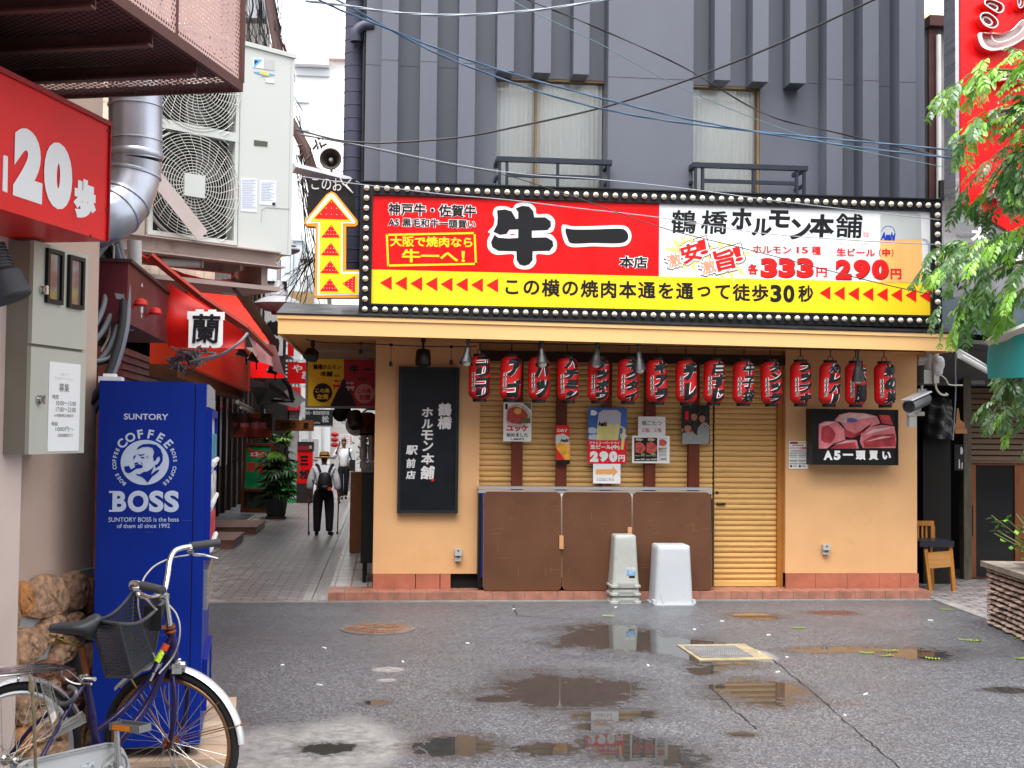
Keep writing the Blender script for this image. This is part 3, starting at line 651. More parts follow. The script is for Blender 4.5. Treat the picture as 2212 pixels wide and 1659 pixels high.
# ------------------------------------------------------------------ arrow sign with the neon board behind it
F = FY(11.42)
AR = thing('arrow_sign', 'yellow arrow sign with red triangles, bent to point up the alley beside the billboard', 'sign', F.p(*F.px(720, 645)))
o_ = [(990, 325), (1035, 345), (1262, 625), (1265, 668), (1240, 688), (1145, 688), (1142, 1138), (1290, 1138), (1314, 1160), (1310, 1405), (1290, 1428), (840, 1428), (818, 1405), (828, 690), (740, 682), (705, 655), (712, 630), (940, 355)]
def sc(pts, k, c): return [(c[0]+(x-c[0])*k, c[1]+(y-c[1])*k) for x, y in pts]
wi = [(990, 345), (1022, 362), (1240, 635), (1235, 660), (1108, 658), (1108, 1160), (1285, 1158), (1292, 1400), (845, 1405), (852, 655), (735, 660), (730, 640), (955, 365)]
yi = [(990, 385), (1205, 640), (1096, 640), (1088, 1180), (1268, 1180), (1268, 1388), (866, 1388), (874, 638), (768, 634)]
p = MB(); p.poly(F, [F.px(*QE(*q)) for q in o_], -.12, 0); p.build('edge_band', M('arrow_orange', hx('#f7a52e', .8), .4), AR)
p = MB(); p.poly(F, [F.px(*QE(*q)) for q in wi], .0005, .003); p.build('white_border', WHITE, AR)
p = MB(); p.poly(F, [F.px(*QE(*q)) for q in yi], .0032, .006); p.build('face', YEL, AR)
p = MB(); dots = MB()
for t3 in ([(993, 408), (1168, 618), (814, 606)], [(990, 672), (1080, 804), (888, 802)], [(987, 857), (1076, 990), (884, 985)], [(981, 1042), (1070, 1176), (878, 1170)], [(978, 1228), (1064, 1360), (875, 1358)], [(1108, 1280), (1238, 1200), (1234, 1378)]):
    t_ = [F.px(*QE(*q)) for q in t3]; p.poly(F, t_, .0062, .009)
    for i in range(6):
        for j in range(6-i):
            u, v = (i+.5)/6.5, (j+.5)/6.5
            if (i+j) % 2: continue
            a = t_[0][0]*(1-u-v)+t_[1][0]*u+t_[2][0]*v; b = t_[0][1]*(1-u-v)+t_[1][1]*u+t_[2][1]*v
            dots.fb(F, a-.003, b-.003, a+.003, b+.003, .009, .011)
p.build('triangle', DOTS, AR); dots.build('light_dot', WHITE, AR)
F = FY(11.56)
NB = thing('neon_board', 'black board with unlit glass tube lettering behind the yellow arrow', 'sign', F.p(*F.px(715, 500)))
p = MB(); p.poly(F, [F.px(*QE(*q)) for q in ((755, 190), (1245, 196), (1238, 640), (742, 545))], -.04, 0); p.build('board', BLACK, NB)
p = MB(); p.vtext(F, 'このおく', *(lambda r: (r[0], r[1], r[2], r[3]))(F.rc(*QE.r(768, 185, 1228, 335))), c=.03, bold=.004, horiz=True, fill=1.0); p.build('neon_tube', M('neon_glass', (.5, .5, .52), .2, var=.2), NB)
p = MB(); q = [F.p(*F.px(*QE(x, y)), .04) for x, y in ((1110, 250), (1215, 350))]; p.tube(q, .006); q = [F.p(*F.px(*QE(x, y)), .04) for x, y in ((1080, 190), (1120, 270))]; p.tube(q, .006); p.build('broken_tube', M('neon_glass', (.5, .5, .52)), NB)

# ------------------------------------------------------------------ lanterns
LRED = M('lantern_red_paper', (.46, .007, .008), .5, var=.08, vs=9, bump=.0)
LR, LH = .103, .40
def lrad(h):                                                # h from 0 to 1
    e = min(h, 1-h)/.17; return LR*(1-(.40*(1-e)**2.4 if e < 1 else 0))
lant = [('コリコリ', 1036, 645, 940), ('アゴ', 1101.6, 650, 943), ('ハツ', 1164.5, 655, 945), ('ハチミシ', 1227.5, 660, 950), ('テッポウ', 1292, 662, 953), ('ネクタイ', 1356, 664, 955), ('ギアラ', 1419.5, 668, 960),
        ('チレ', 1483, 672, 963), ('白すじ', 1541.5, 672, 963), ('牛子袋', 1605.5, 672, 968), ('タンツラ', 1667, 674, 970), ('フップキ', 1729.5, 676, 970), ('焼レバー', 1790.7, 678, 973), ('大腸', 1848.5, 678, 975), ('蜂の巣', 1912.4, 680, 977)]
where = ['leftmost of the row, lettered with two repeated syllables, by the black signboard', 'second from the left, above the raw beef poster', 'third from the left, half behind a silver clamp lamp', 'fourth from the left, above the can-shaped beer sign',
         'fifth from the left, above the beer glass poster', 'sixth from the left, beside a hanging silver bulb', 'seventh from the left, above the white two-line notice', 'eighth from the left, above the left edge of the family photo', 'ninth from the left, just right of the family photo',
         'tenth from the left, above the door shutter', 'eleventh from the left, above the right edge of the door shutter', 'twelfth from the left, above the staff notice', 'fourth from the right end, above the meat sign left corner', 'second from the right end, partly behind a dark clamp lamp', 'rightmost of the row, above the right corner of the meat sign']
where[12] = 'third from the right end, above the left half of the meat sign'
YL = 11.42; FL = FY(YL)
LG = 'red paper lanterns in a row under the canopy'
for i, (word, cx_, t0, t1) in enumerate(lant):
    qx = Q6(0, t0)[1], Q6(0, t1)[1]; zt, zb = FL.px(cx_, qx[0])[1], FL.px(cx_, qx[1])[1]; x = FL.px(cx_, 820)[0]
    c = V((x, YL, zb))
    if i == 0:
        L_ = thing('paper_lantern', 'red paper lantern, '+where[0], 'lantern', c, LG)
        p = MB(); prof = []; n = 40
        for k in range(n+1):
            h = k/n; prof.append((lrad(h)-(.0022 if k % 2 else 0), .014+LH*h))
        p.lathe(c, prof, 26); LB = p.build('shade', LRED, L_, sharp=60)
        p = MB(); p.lathe(c, [(.05, -.012), (.064, -.012), (.064, .016), (.05, .018)], 20); p.build('base_ring', BLACK, L_)
        p = MB(); p.lathe(c+V((0, 0, LH+.014)), [(.064, -.004), (.066, .022), (.05, .024)], 20); p.tube([c+V((-.03, 0, LH+.03)), c+V((-.02, 0, LH+.07)), c+V((.02, 0, LH+.07)), c+V((.03, 0, LH+.03))], .004); p.tube([c+V((0, 0, LH+.07)), c+V((0, 0, LH+.135))], .006); p.build('top_ring', BLACK, L_)
        base = L_
    else:
        # copy thing and its shared parts
        L_ = base.copy(); C.objects.link(L_); L_.location = c; L_.rotation_euler = (0, R(1.6*math.sin(i*1.7)), 0); L_['label'] = 'red paper lantern, '+where[i]
        for ch in base.children:
            if ch.name.startswith('lettering'): continue
            o = ch.copy(); C.objects.link(o); o.parent = L_
    # brush lettering wrapped round the shade
    blk, wh = MB(), MB(); off = .024+.004*math.sin(i*2.3)
    def wrap(mb, ch, a, b, wd, ht, bold, up, shear=.0):
        vs, fs, x0, y0, x1, y1 = raw(ch, bold, .16); mx, my = (x0+x1)/2, (y0+y1)/2; out = []
        vert = ch == 'ー'
        ex, ey = max(x1-x0, .55), max(y1-y0, .6)
        for X, Y, Zz in vs:
            X, Y = (X-mx)/ex, (Y-my)/ey
            if vert: X, Y = -Y, X
            X += Y*.12; Y += X*.10
            h = b+Y*ht; rr = lrad(min(1, max(0, (h-.014)/LH)))+up+Zz*.003; an = (a+X*wd)/LR
            out.append(c+V((rr*math.sin(an), -rr*math.cos(an), h)))
        mb.add(out, fs)
    n = len(word); span = LH*.98; ch_h = span/n; tw = .14
    dense = 18
    for k, chx in enumerate(word):
        b = LH*.5+.014+span/2-(k+.5)*ch_h; hh = ch_h*(.92 if n > 2 else .86)
        bo = .085 if ord(chx) < 0x3400 else .04
        wrap(wh, chx, off+.004, b, tw+.004, hh+.004, bo+.055, .0014); wrap(blk, chx, off+.004, b, tw+.004, hh+.004, bo+.012, .0032)
    for k, chx in enumerate('333円'):
        wrap(wh, chx, -.072+off*.2, LH*.60-k*.046, .036, .044, .10, .0014); wrap(blk, chx, -.072+off*.2, LH*.60-k*.046, .033, .041, .04, .0032)
    wh.build('lettering', WHITE, L_); blk.build('lettering', INK, L_)
# cable the lanterns hang from
p = MB(); p.tube([(.75, YL, 2.44), (5.2, YL, 2.43)], .006); tag(p.build('lantern_cable', CABLEB), 'thin black cable from which the red lanterns hang below the canopy', 'cable')
# festoon cable with empty sockets at the left
F = FY(11.5); pts = [(660, 733), (700, 740), (780, 742), (845, 745), (912, 748), (975, 749), (1030, 748)]
p = MB(); P3 = smooth([F.p(*F.px(*q)) for q in pts], 6); p.tube(P3, .005)
fl = thing('festoon_cable', 'thin black cable with empty lamp holders strung along the soffit left of the lanterns', 'cable', P3[0]); p.build('wire', CABLEB, fl)
for q, d in (((780, 742), .06), ((845, 745), .16), ((975, 749), .13)):
    c = F.p(*F.px(*q)); p = MB(); p.lathe(c-V((0, 0, .012)), [(.016, 0), (.016, .025)], 10); p.tube([c, c-V((0, 0, d))], .0025); p.lathe(c-V((0, 0, d+.04)), [(.017, 0), (.019, .02), (.013, .045), (.004, .05)], 12); p.build('lamp_holder', BLACK, fl)
# clamp lamps under the canopy
def clamp(cx, y0, y1, yd, label, big=False, silver=False, tilt=(.0, -.25)):
    f = FY(yd); t = f.p(*f.px(cx, y0)); e = f.p(*f.px(cx, y1)); L_ = thing('clamp_lamp', label, 'lamp', t, 'clamp lamps under the canopy')
    ax = V((tilt[0], tilt[1], -1)).normalized(); h = (t-e).length
    p = MB(); p.tube([t+V((0, 0, .06)), t-V((0, 0, h*.32))], .012); p.box(t.x-.02, t.y-.02, t.z-.005, t.x+.02, t.y+.02, t.z+.05); p.build('bracket', BLACK, L_)
    s0 = t-V((0, 0, h*.30)); p = MB()
    if big: p.lathe(s0, [(.03, 0), (.062, .01), (.068, .03), (.074, h*.60), (.070, h*.68), (.05, h*.70)], 20, ax)
    else: p.lathe(s0, [(.012, -.01), (.026, 0), (.030, h*.22), (.038, h*.28), (.052, h*.5), (.066, h*.68), (.062, h*.68), (.03, h*.5)], 20, ax)
    p.build('lamp_shade', M('silver_lamp', (.5, .5, .5), .25, metal=.9) if silver == 2 else BLACK, L_)
    if not big:
        p = MB(); p.ball(s0+ax*(h*.6), .045, 14, 8); p.build('bulb', M('reflector_bulb', (.62, .6, .55), .15, metal=.35), L_)
clamp(676, 748, 778, 11.7, 'round black spotlight at the left end of the canopy soffit, beside the hanging yellow sign', True, tilt=(-.3, -.5))
clamp(914.5, 738, 791, 11.55, 'large square-shouldered black spotlight above the tall black signboard', True, tilt=(0, -.15))
clamp(1011, 738, 788, 11.22, 'black clamp lamp left of the first lantern', tilt=(-.12, -.25))
clamp(1170, 740, 792, 11.22, 'black clamp lamp in front of the third lantern', tilt=(.02, -.35))
clamp(1290, 742, 790, 11.22, 'dark clamp lamp in front of the fifth lantern', tilt=(-.05, .1))
clamp(1380, 745, 804, 11.22, 'black clamp lamp with a bright bulb between the sixth and seventh lanterns', tilt=(.03, -.2))
clamp(1866-12, 757, 826, 11.22, 'dark clamp lamp in front of the second lantern from the right end', tilt=(.0, .05))
# ------------------------------------------------------------------ signs and posters on the shop front
def poster(name, label, cat, F, q, rect, mat, t=.004, group=None):
    a0, b0, a1, b1 = F.rc(*q.r(*rect)); P = thing(name, label, cat, F.p((a0+a1)/2, b0), group)
    p = MB(); p.fb(F, a0, b0, a1, b1, 0, t); p.build('sheet', mat, P); return P, F.sh(t)
def part(P, F, q, name, mat, shapes=(), texts=(), c=.001, d=.0012):
    p = MB()
    for s in shapes: p.poly(F, [F.px(*q(*z)) for z in s], -.0005, c)
    for body, r_, bold in texts: p.text(F, body, *F.rc(*q.r(*r_)), c=c+d*.5, bold=bold)
    return p.build(name, mat, P)
def bx_(x0, y0, x1, y1): return [(x0, y0), (x1, y0), (x1, y1), (x0, y1)]
def oval(cx, cy, rx, ry, n=18): return [(cx+rx*math.cos(2*math.pi*i/n), cy+ry*math.sin(2*math.pi*i/n)) for i in range(n)]
def wob(cx, cy, rx, ry, n=22, k=.12, s=1): return [(cx+rx*(1+k*math.sin(3*a+s)+k*.6*math.sin(5*a+2*s))*math.cos(a), cy+ry*(1+k*math.sin(2*a+s)+k*.5*math.sin(7*a))*math.sin(a)) for a in (2*math.pi*i/n for i in range(n))]
# tall black board
F = FY(11.87)
a0, b0, a1, b1 = F.rc(*Q6.r(390, 728, 775, 1655)); b0 = F.px(924, 1108)[1]; a0 = F.px(860, 950)[0]; a1 = F.px(990.5, 950)[0]
TB = thing('black_signboard', 'tall black signboard with white brush lettering on the yellow pier', 'sign', F.p((a0+a1)/2, b0))
p = MB(); p.fb(F, a0, b0, a1, b1, -.05, 0); p.build('board', M('board_black', (.006, .0075, .011), .32, var=.25, vs=5), TB)
p = MB(); e = .028
p.fb(F, a0-.001, b0-.001, a0+e, b1+.001, -.05, .014); p.fb(F, a1-e, b0-.001, a1+.001, b1+.001, -.05, .014); p.fb(F, a0+e, b0-.001, a1-e, b0+e, -.05, .014); p.fb(F, a0+e, b1-e, a1-e, b1+.001, -.05, .014); p.build('frame', M('board_frame', (.014, .016, .02), .4), TB)
p = MB()
for ch, r_ in (('鶴', (642, 955, 730, 1038)), ('橋', (640, 1040, 732, 1122)), ('ホ', (540, 985, 612, 1045)), ('ル', (540, 1060, 612, 1118)), ('モ', (536, 1128, 612, 1190)), ('ン', (545, 1195, 612, 1262)), ('本', (535, 1275, 620, 1345)), ('舗', (530, 1355, 620, 1440)), ('駅', (440, 1225, 515, 1285)), ('前', (442, 1308, 500, 1368)), ('店', (440, 1385, 500, 1440))):
    p.text(F, ch, *F.rc(*Q6.r(*r_)), c=.002, bold=.03, shear=.08)
p.build('lettering', M('board_lettering', (.60, .60, .60), .5), TB)
p = MB(); p.fb(F, *F.rc(*Q6.r(600, 1438, 617, 1453)), .0, .003); p.build('seal', RED, TB)
# yukke poster
FS = FY(11.94)
P, f = poster('beef_poster', 'white poster with a round raw beef dish and red lettering, below the second lantern', 'poster', FS, Q6, (1058, 952, 1237, 1200), PAPER)
part(P, f, Q6, 'picture', M('poster_plate', hx('#d8d3c4', .8), .6, var=.3, vs=25), [wob(1150, 1040, 80, 80, k=.05)])
part(P, f, Q6, 'picture', M('raw_beef', (.50, .07, .06), .5, var=.45, vs=40), [wob(1142, 1035, 66, 58, k=.08)], c=.002)
part(P, f, Q6, 'picture', M('egg_yolk', (.85, .42, .06), .4), [oval(1150, 1008, 24, 20)], c=.003)
part(P, f, Q6, 'picture', M('garnish', (.14, .16, .05), .5, var=.5, vs=50), [bx_(1175, 1050, 1230, 1085), [(1180, 955), (1234, 955), (1234, 1000)]], c=.0025)
part(P, f, Q6, 'lettering', M('red_ink', (.62, .02, .02), .5), texts=[('ユッケ', (1078, 1095, 1218, 1138), .05)], c=.002)
part(P, f, Q6, 'lettering', INK, [bx_(1070, 960, 1086, 995)], texts=[('始めました', (1078, 1145, 1214, 1172), .025), ('1,480円', (1105, 1178, 1188, 1194), .03)])
# beer can sign
F_ = FY(11.90)
P = thing('beer_can_sign', 'narrow red plastic sign with a beer glass on the second brown post', 'sign', F_.p(*F_.px(*Q6(1437, 1345))))
p = MB(); p.poly(F_, [F_.px(*Q6(*z)) for z in [(1390, 1110), (1398, 1096), (1470, 1096), (1478, 1110), (1484, 1318), (1396, 1318)]], -.05, 0); p.build('panel', M('can_red', (.68, .02, .02), .3), P)
p = MB(); p.poly(F_, [F_.px(*Q6(*z)) for z in [(1396, 1318), (1484, 1318), (1482, 1340), (1470, 1346), (1412, 1346), (1400, 1340)]], -.055, .002); p.build('base_cap', BLACK, P)
part(P, F_, Q6, 'picture', M('can_silver', (.55, .56, .56), .35), [[(1390, 1160), (1440, 1150), (1476, 1172), (1480, 1225), (1392, 1235)]], c=.002)
part(P, F_, Q6, 'picture', M('beer_gold', (.82, .40, .05), .35, var=.35, vs=14), [[(1392, 1218), (1420, 1205), (1482, 1222), (1482, 1316), (1450, 1316), (1394, 1240)]], c=.003)
part(P, F_, Q6, 'lettering', INK, texts=[('Asahi', (1420, 1180, 1472, 1204), .05)], c=.0035)
part(P, F_, Q6, 'lettering', WHITE, texts=[('DRY', (1402, 1122, 1466, 1140), .03)], c=.002)
# beer poster
P, f = poster('beer_poster', 'blue and red beer glass poster with the price 290 below the lanterns', 'poster', FS, Q6, (1594, 986, 1842, 1340), M('poster_sky_blue', (.05, .14, .42), .4, var=.4, vs=3))
part(P, f, Q6, 'picture', M('cloud_white', (.5, .56, .66), .5), [wob(1625, 1130, 30, 22), wob(1820, 1165, 22, 18), wob(1640, 1172, 45, 18)])
part(P, f, Q6, 'picture', M('beer_pale', (.66, .60, .22), .35, var=.2, vs=6), [[(1656, 1090), (1802, 1090), (1786, 1192), (1650, 1192)]], c=.002)
part(P, f, Q6, 'picture', M('beer_foam', (.50, .48, .56), .5), [[(1664, 1020), (1690, 1000), (1780, 1000), (1806, 1020), (1802, 1092), (1656, 1092)]], c=.0025)
part(P, f, Q6, 'picture', M('glass_grey', (.42, .48, .52), .3), [[(1800, 1100), (1828, 1110), (1826, 1180), (1806, 1190), (1806, 1178), (1816, 1170), (1818, 1120), (1800, 1112)]], c=.002)
part(P, f, Q6, 'panel', M('poster_red', (.72, .012, .02), .4), [bx_(1594, 1192, 1840, 1340)], c=.003)
part(P, f, Q6, 'lettering', INK, texts=[('Asahi', (1660, 1072, 1715, 1104), .06)], c=.0035)
part(P, f, Q6, 'lettering', WHITE, [wob(1630, 1018, 20, 20, k=.2)], texts=[('アサヒスーパードライ', (1606, 1200, 1796, 1218), .03), ('生ビール(中)', (1610, 1222, 1796, 1252), .05), ('円', (1788, 1286, 1830, 1328), .04), ('2', (1608, 1262, 1662, 1330), .09), ('9', (1668, 1262, 1724, 1330), .09), ('0', (1730, 1262, 1782, 1330), .09)], c=.0045)
part(P, f, Q6, 'sticker', M('pale_yellow', (.8, .62, .2), .5), [[(1818, 1118), (1836, 1120), (1820, 1252), (1802, 1250)]], c=.0055)
# entrance paper
P, f = poster('arrow_notice', 'white sheet with an orange arrow pointing right, below the beer price poster', 'notice', FS, Q6, (1628, 1342, 1802, 1467), PAPER)
part(P, f, Q6, 'arrow_print', M('arrow_peach', hx('#f6b26f', .85), .6), [[(1645, 1377), (1752, 1375), (1752, 1358), (1786, 1392), (1753, 1428), (1753, 1410), (1645, 1410)]])
part(P, f, Q6, 'lettering', INK, texts=[('入口はこちら', (1650, 1432, 1760, 1452), .005)])
# notice and menu
FP = FY(11.935)
P, f = poster('seating_notice', 'small white notice with two handwritten-style lines, on the fourth brown post above the meat menu', 'notice', FP, Q6, (1914, 1042, 2088, 1166), PAPER)
part(P, f, Q6, 'lettering', INK, texts=[('堀ごたつ', (1938, 1068, 2064, 1098), .005)])
part(P, f, Q6, 'lettering', M('dark_red_ink', (.45, .03, .04), .5), texts=[('２階、３階', (1938, 1116, 2062, 1142), .008)])
P, f = poster('meat_menu', 'white framed menu sheet with three panels of raw meat, under the two-line notice', 'menu', FY(11.925), Q6, (1876, 1164, 2114, 1338), PAPER)
part(P, f, Q6, 'panel', INK, [bx_(1890, 1176, 2036, 1326)])
part(P, f, Q6, 'panel', M('menu_grey', (.62, .62, .6), .6), [bx_(2042, 1176, 2098, 1326)])
part(P, f, Q6, 'picture', M('menu_meat', (.55, .09, .07), .5, var=.55, vs=45), [wob(1925, 1240, 32, 40), wob(1997, 1240, 34, 42), wob(2070, 1208, 24, 24)], c=.002)
part(P, f, Q6, 'picture', M('menu_green', (.25, .32, .08), .6), [wob(1945, 1282, 12, 6), wob(2010, 1280, 16, 7), bx_(2044, 1240, 2096, 1247)], c=.003)
part(P, f, Q6, 'picture', M('menu_bread', (.6, .42, .25), .6, var=.5, vs=40), [wob(1920, 1188, 24, 9), wob(1997, 1188, 24, 9)], c=.003)
part(P, f, Q6, 'lettering', M('menu_lettering', (.7, .66, .55), .6), [bx_(1896, 1312, 1926, 1318), bx_(1966, 1312, 1990, 1318)], [('ファミリーセット', (1894, 1286, 1956, 1296), .02), ('ファミリーセット', (1964, 1286, 2030, 1296), .02), ('3000円', (1930, 1308, 1958, 1320), .03), ('4200円', (1994, 1308, 2032, 1320), .03)], c=.003)
part(P, f, Q6, 'lettering', INK, [bx_(2046, 1262, 2094, 1265), bx_(2046, 1272, 2090, 1274), bx_(2046, 1281, 2094, 1283), bx_(2046, 1290, 2088, 1292)], [('宴会セット', (2046, 1246, 2094, 1258), .03), ('2000円', (2056, 1306, 2094, 1318), .03)], c=.002)
# family photograph
P, f = poster('photo_poster', 'dark photo poster of a smiling family in checked jackets, on the fifth brown post', 'poster', FS, Q7, (18, 968, 196, 1218), M('photo_dark', (.028, .02, .02), .4, var=.8, vs=20))
sk = M('photo_skin', (.42, .17, .12), .5, var=.2, vs=40); ck = bpy.data.materials.new('checked_cloth'); ck.use_nodes = True
t = ck.node_tree; ch = t.nodes.new('ShaderNodeTexChecker'); ch.inputs['Scale'].default_value = 62; tc = t.nodes.new('ShaderNodeTexCoord'); t.links.new(tc.outputs['Object'], ch.inputs['Vector'])
ch.inputs['Color1'].default_value = (.5, .5, .5, 1); ch.inputs['Color2'].default_value = (.02, .02, .02, 1); t.links.new(ch.outputs[0], t.nodes['Principled BSDF'].inputs[0])
part(P, f, Q7, 'picture', ck, [[(20, 1216), (24, 1150), (50, 1140), (85, 1140), (118, 1165), (122, 1216)], [(122, 1216), (118, 1125), (140, 1090), (175, 1075), (194, 1100), (190, 1216)]])
part(P, f, Q7, 'picture', sk, [oval(57, 1115, 22, 27), oval(150, 1055, 19, 25), oval(98, 1043, 20, 25), oval(84, 1142, 8, 10), oval(160, 1098, 9, 11), oval(24, 1128, 7, 10)], c=.002)
hr = []
for x, y, w_ in ((57, 1102, 22), (150, 1040, 19), (98, 1028, 20)): hr.append([(x-w_-3, y+14), (x-w_, y-8), (x-w_*.5, y-20), (x+w_*.5, y-20), (x+w_, y-8), (x+w_+3, y+14), (x+w_*.8, y), (x, y-6), (x-w_*.8, y)])
part(P, f, Q7, 'picture', INK, hr, c=.003)
part(P, f, Q7, 'picture', RED, [[(40, 1010), (60, 1005), (64, 1062), (42, 1062)]], c=.002)
# staff notice
FWL = FY(11.915)
P, f = poster('staff_notice', 'small white printed staff notice on the yellow wall left of the meat sign', 'notice', FWL, Q7, (699, 1197, 822, 1374), PAPER)
part(P, f, Q7, 'heading', M('red_ink2', (.35, .03, .03), .5), [bx_(706, 1202, 758, 1216)]); part(P, f, Q7, 'heading', M('pale_yellow', (.8, .62, .2), .5), [bx_(760, 1202, 816, 1216)])
part(P, f, Q7, 'lettering', M('red_ink', (.62, .02, .02), .5), texts=[('スタッフ大募集', (704, 1234, 812, 1250), .03)])
part(P, f, Q7, 'lettering', INK, [bx_(x, y, x+w_, y+h) for x, y, w_, h in ((722, 1222, 70, 4), (710, 1258, 95, 3), (708, 1266, 100, 3), (704, 1277, 50, 4), (760, 1277, 52, 4), (704, 1288, 48, 3), (760, 1288, 50, 3), (706, 1298, 44, 3), (762, 1298, 44, 3), (704, 1318, 50, 4), (760, 1318, 50, 4), (706, 1328, 46, 3), (762, 1328, 40, 3), (704, 1340, 52, 4), (760, 1340, 50, 4))]+[oval(714, 1357, 7, 8), oval(770, 1357, 7, 8)], [('応募受付', (726, 1352, 752, 1362), .01), ('電話', (782, 1352, 804, 1362), .01)])
# meat light box
a0, b0, a1, b1 = FWL.rc(*Q7.r(848, 995, 1395, 1350))
P = thing('meat_lightbox', 'black box sign with raw beef picture and white lettering on the yellow wall', 'sign', (( a0+a1)/2, 11.85, b0))
FM = FY(11.74); a0, b0, a1, b1 = FM.rc(*Q7.r(848, 995, 1395, 1350))
p = MB(); p.fb(FM, a0, b0, a1, b1, -.18, -.004); p.build('case', BLACK, P)
p = MB(); e = .02; p.fb(FM, a0, b0, a0+e, b1, -.004, .006); p.fb(FM, a1-e, b0, a1, b1, -.004, .006); p.fb(FM, a0+e, b0, a1-e, b0+e, -.004, .006); p.fb(FM, a0+e, b1-e, a1-e, b1, -.004, .006); p.build('frame', BLACK, P)
mt = M('beef_red', (.44, .045, .055), .4, var=.5, vs=9); mp_ = M('beef_pink', (.66, .20, .22), .45, var=.35, vs=8); mf = M('beef_fat', (.70, .46, .44), .5, var=.2, vs=10)
pt_ = lambda name, m, sh_, c: part(P, FM, Q7, name, m, sh_, c=c)
pt_('picture', mp_, [[(890, 1090), (930, 1072), (1000, 1070), (1050, 1120), (1060, 1200), (980, 1245), (890, 1245)], [(990, 1065), (1020, 1030), (1080, 1015), (1180, 1020), (1260, 1040), (1280, 1085), (1200, 1110), (1110, 1160), (1060, 1120), (1030, 1080)], [(1150, 1200), (1160, 1150), (1200, 1110), (1290, 1095), (1370, 1105), (1382, 1180), (1378, 1242), (1170, 1242)], [(945, 1245), (980, 1215), (1060, 1190), (1130, 1190), (1145, 1245)]], .002)
pt_('picture', mt, [wob(945, 1155, 45, 60, k=.1), [(1050, 1120), (1120, 1150), (1210, 1110), (1230, 1080), (1180, 1140), (1100, 1180), (1060, 1170)], [(1270, 1030), (1340, 1035), (1362, 1095), (1290, 1085)], [(1170, 1200), (1230, 1160), (1370, 1150), (1380, 1230), (1180, 1240)], [(960, 1245), (1000, 1220), (1120, 1205), (1130, 1243)]], .003)
pt_('picture', mf, [[(1000, 1068), (1030, 1035), (1080, 1020), (1170, 1024), (1250, 1042), (1150, 1060), (1060, 1080)], [(895, 1096), (935, 1076), (990, 1078), (930, 1100)], [(1175, 1160), (1240, 1120), (1360, 1110), (1300, 1130), (1210, 1150)], [(980, 1222), (1060, 1196), (1125, 1194), (1040, 1212)], [(1180, 1202), (1290, 1168), (1360, 1170), (1270, 1186)]], .004)
pt_('picture', M('stamp_blue', (.12, .1, .3), .5), [wob(1098, 1065, 34, 16, k=.15)], .005)
part(P, FM, Q7, 'lettering', WHITE, texts=[('A', (920, 1258, 978, 1318), .05), ('5', (985, 1258, 1028, 1318), .06), ('一', (1042, 1278, 1108, 1290), .1), ('頭', (1124, 1258, 1188, 1318), .045), ('買', (1206, 1258, 1270, 1318), .045), ('い', (1292, 1264, 1348, 1314), .06)], c=.002)
# electric boxes
for q, r_, lb in ((Q8, (748, 264, 792, 342), 'grey outdoor socket box low on the left yellow pier'), (Crop(1612, 1204, 820, 2194), (908, 238, 952, 300), 'grey outdoor socket box low on the right yellow wall below the meat sign')):
    f = FY(11.91); a0, b0, a1, b1 = f.rc(*q.r(*r_)); P = thing('socket_box', lb, 'socket', f.p((a0+a1)/2, b0), 'outdoor socket boxes')
    sb = M('socket_grey', (.42, .43, .41), .45, var=.1)
    p = MB(); m_ = lerp(b0, b1, .45); p.fb(f, a0, m_, a1, b1, 0, .05); p.fb(f, a0+.006, b0, a1-.006, m_-.002, 0, .035); p.build('case', sb, P)
    p = MB(); f2 = f.sh(.05); p.lathe(f2.p((a0+a1)/2, lerp(b0, b1, .85)), [(.008, 0), (.008, .004)], 8, (0, -1, 0)); p.fb(f2, a0+.02, m_-.012, a1-.02, m_-.004, -.03, .002); p.build('latch', BLACK, P)
# counter sign with metal ledge, behind the boards
f = FY(11.80); z_ = f.px(1290, 1055)[1]
CS = thing('counter_signbox', 'long low black sign box with a white metal top edge, mostly hidden behind brown boards', 'sign box', (2.1, 11.85, SZ))
a0, a1 = f.px(1034, 1055)[0], f.px(1537, 1060)[0]
p = MB(); p.box(a0, 11.80, SZ+.03, a1, 11.93, z_-.05); p.box(a0+.1, 11.82, SZ, a0+.2, 11.9, SZ+.03); p.box(a1-.2, 11.82, SZ, a1-.1, 11.9, SZ+.03); p.build('case', BLACK, CS)
p = MB(); p.box(a0-.005, 11.785, z_-.012, a1+.005, 11.94, z_+.012); p.box(a0-.004, 11.79, z_-.05, a1+.004, 11.80, z_-.022); p.build('ledge', M('white_aluminium', (.45, .46, .48), .3, metal=.5), CS)
for x0, x1, m in ((1040, 1206, hx('#1e2a78')), (1210, 1366, (.75, .75, .74)), (1370, 1533, (.72, .02, .02))):
    p = MB(); p.box(f.px(x0, 1100)[0], 11.788, SZ+.12, f.px(x1, 1100)[0], 11.80, z_-.053); p.build('panel', M('counter_panel_%d' % x0, m, .4), CS)
p = MB(); 
for x0, x1 in ((1385, 1412), (1422, 1452)): p.text(FY(11.788), 'ホルモン', f.px(x0, 1068)[0], f.px(x0, 1071)[1], f.px(x1, 1068)[0], f.px(x0, 1064)[1], c=.002, bold=.02)
p.build('lettering', WHITE, CS)
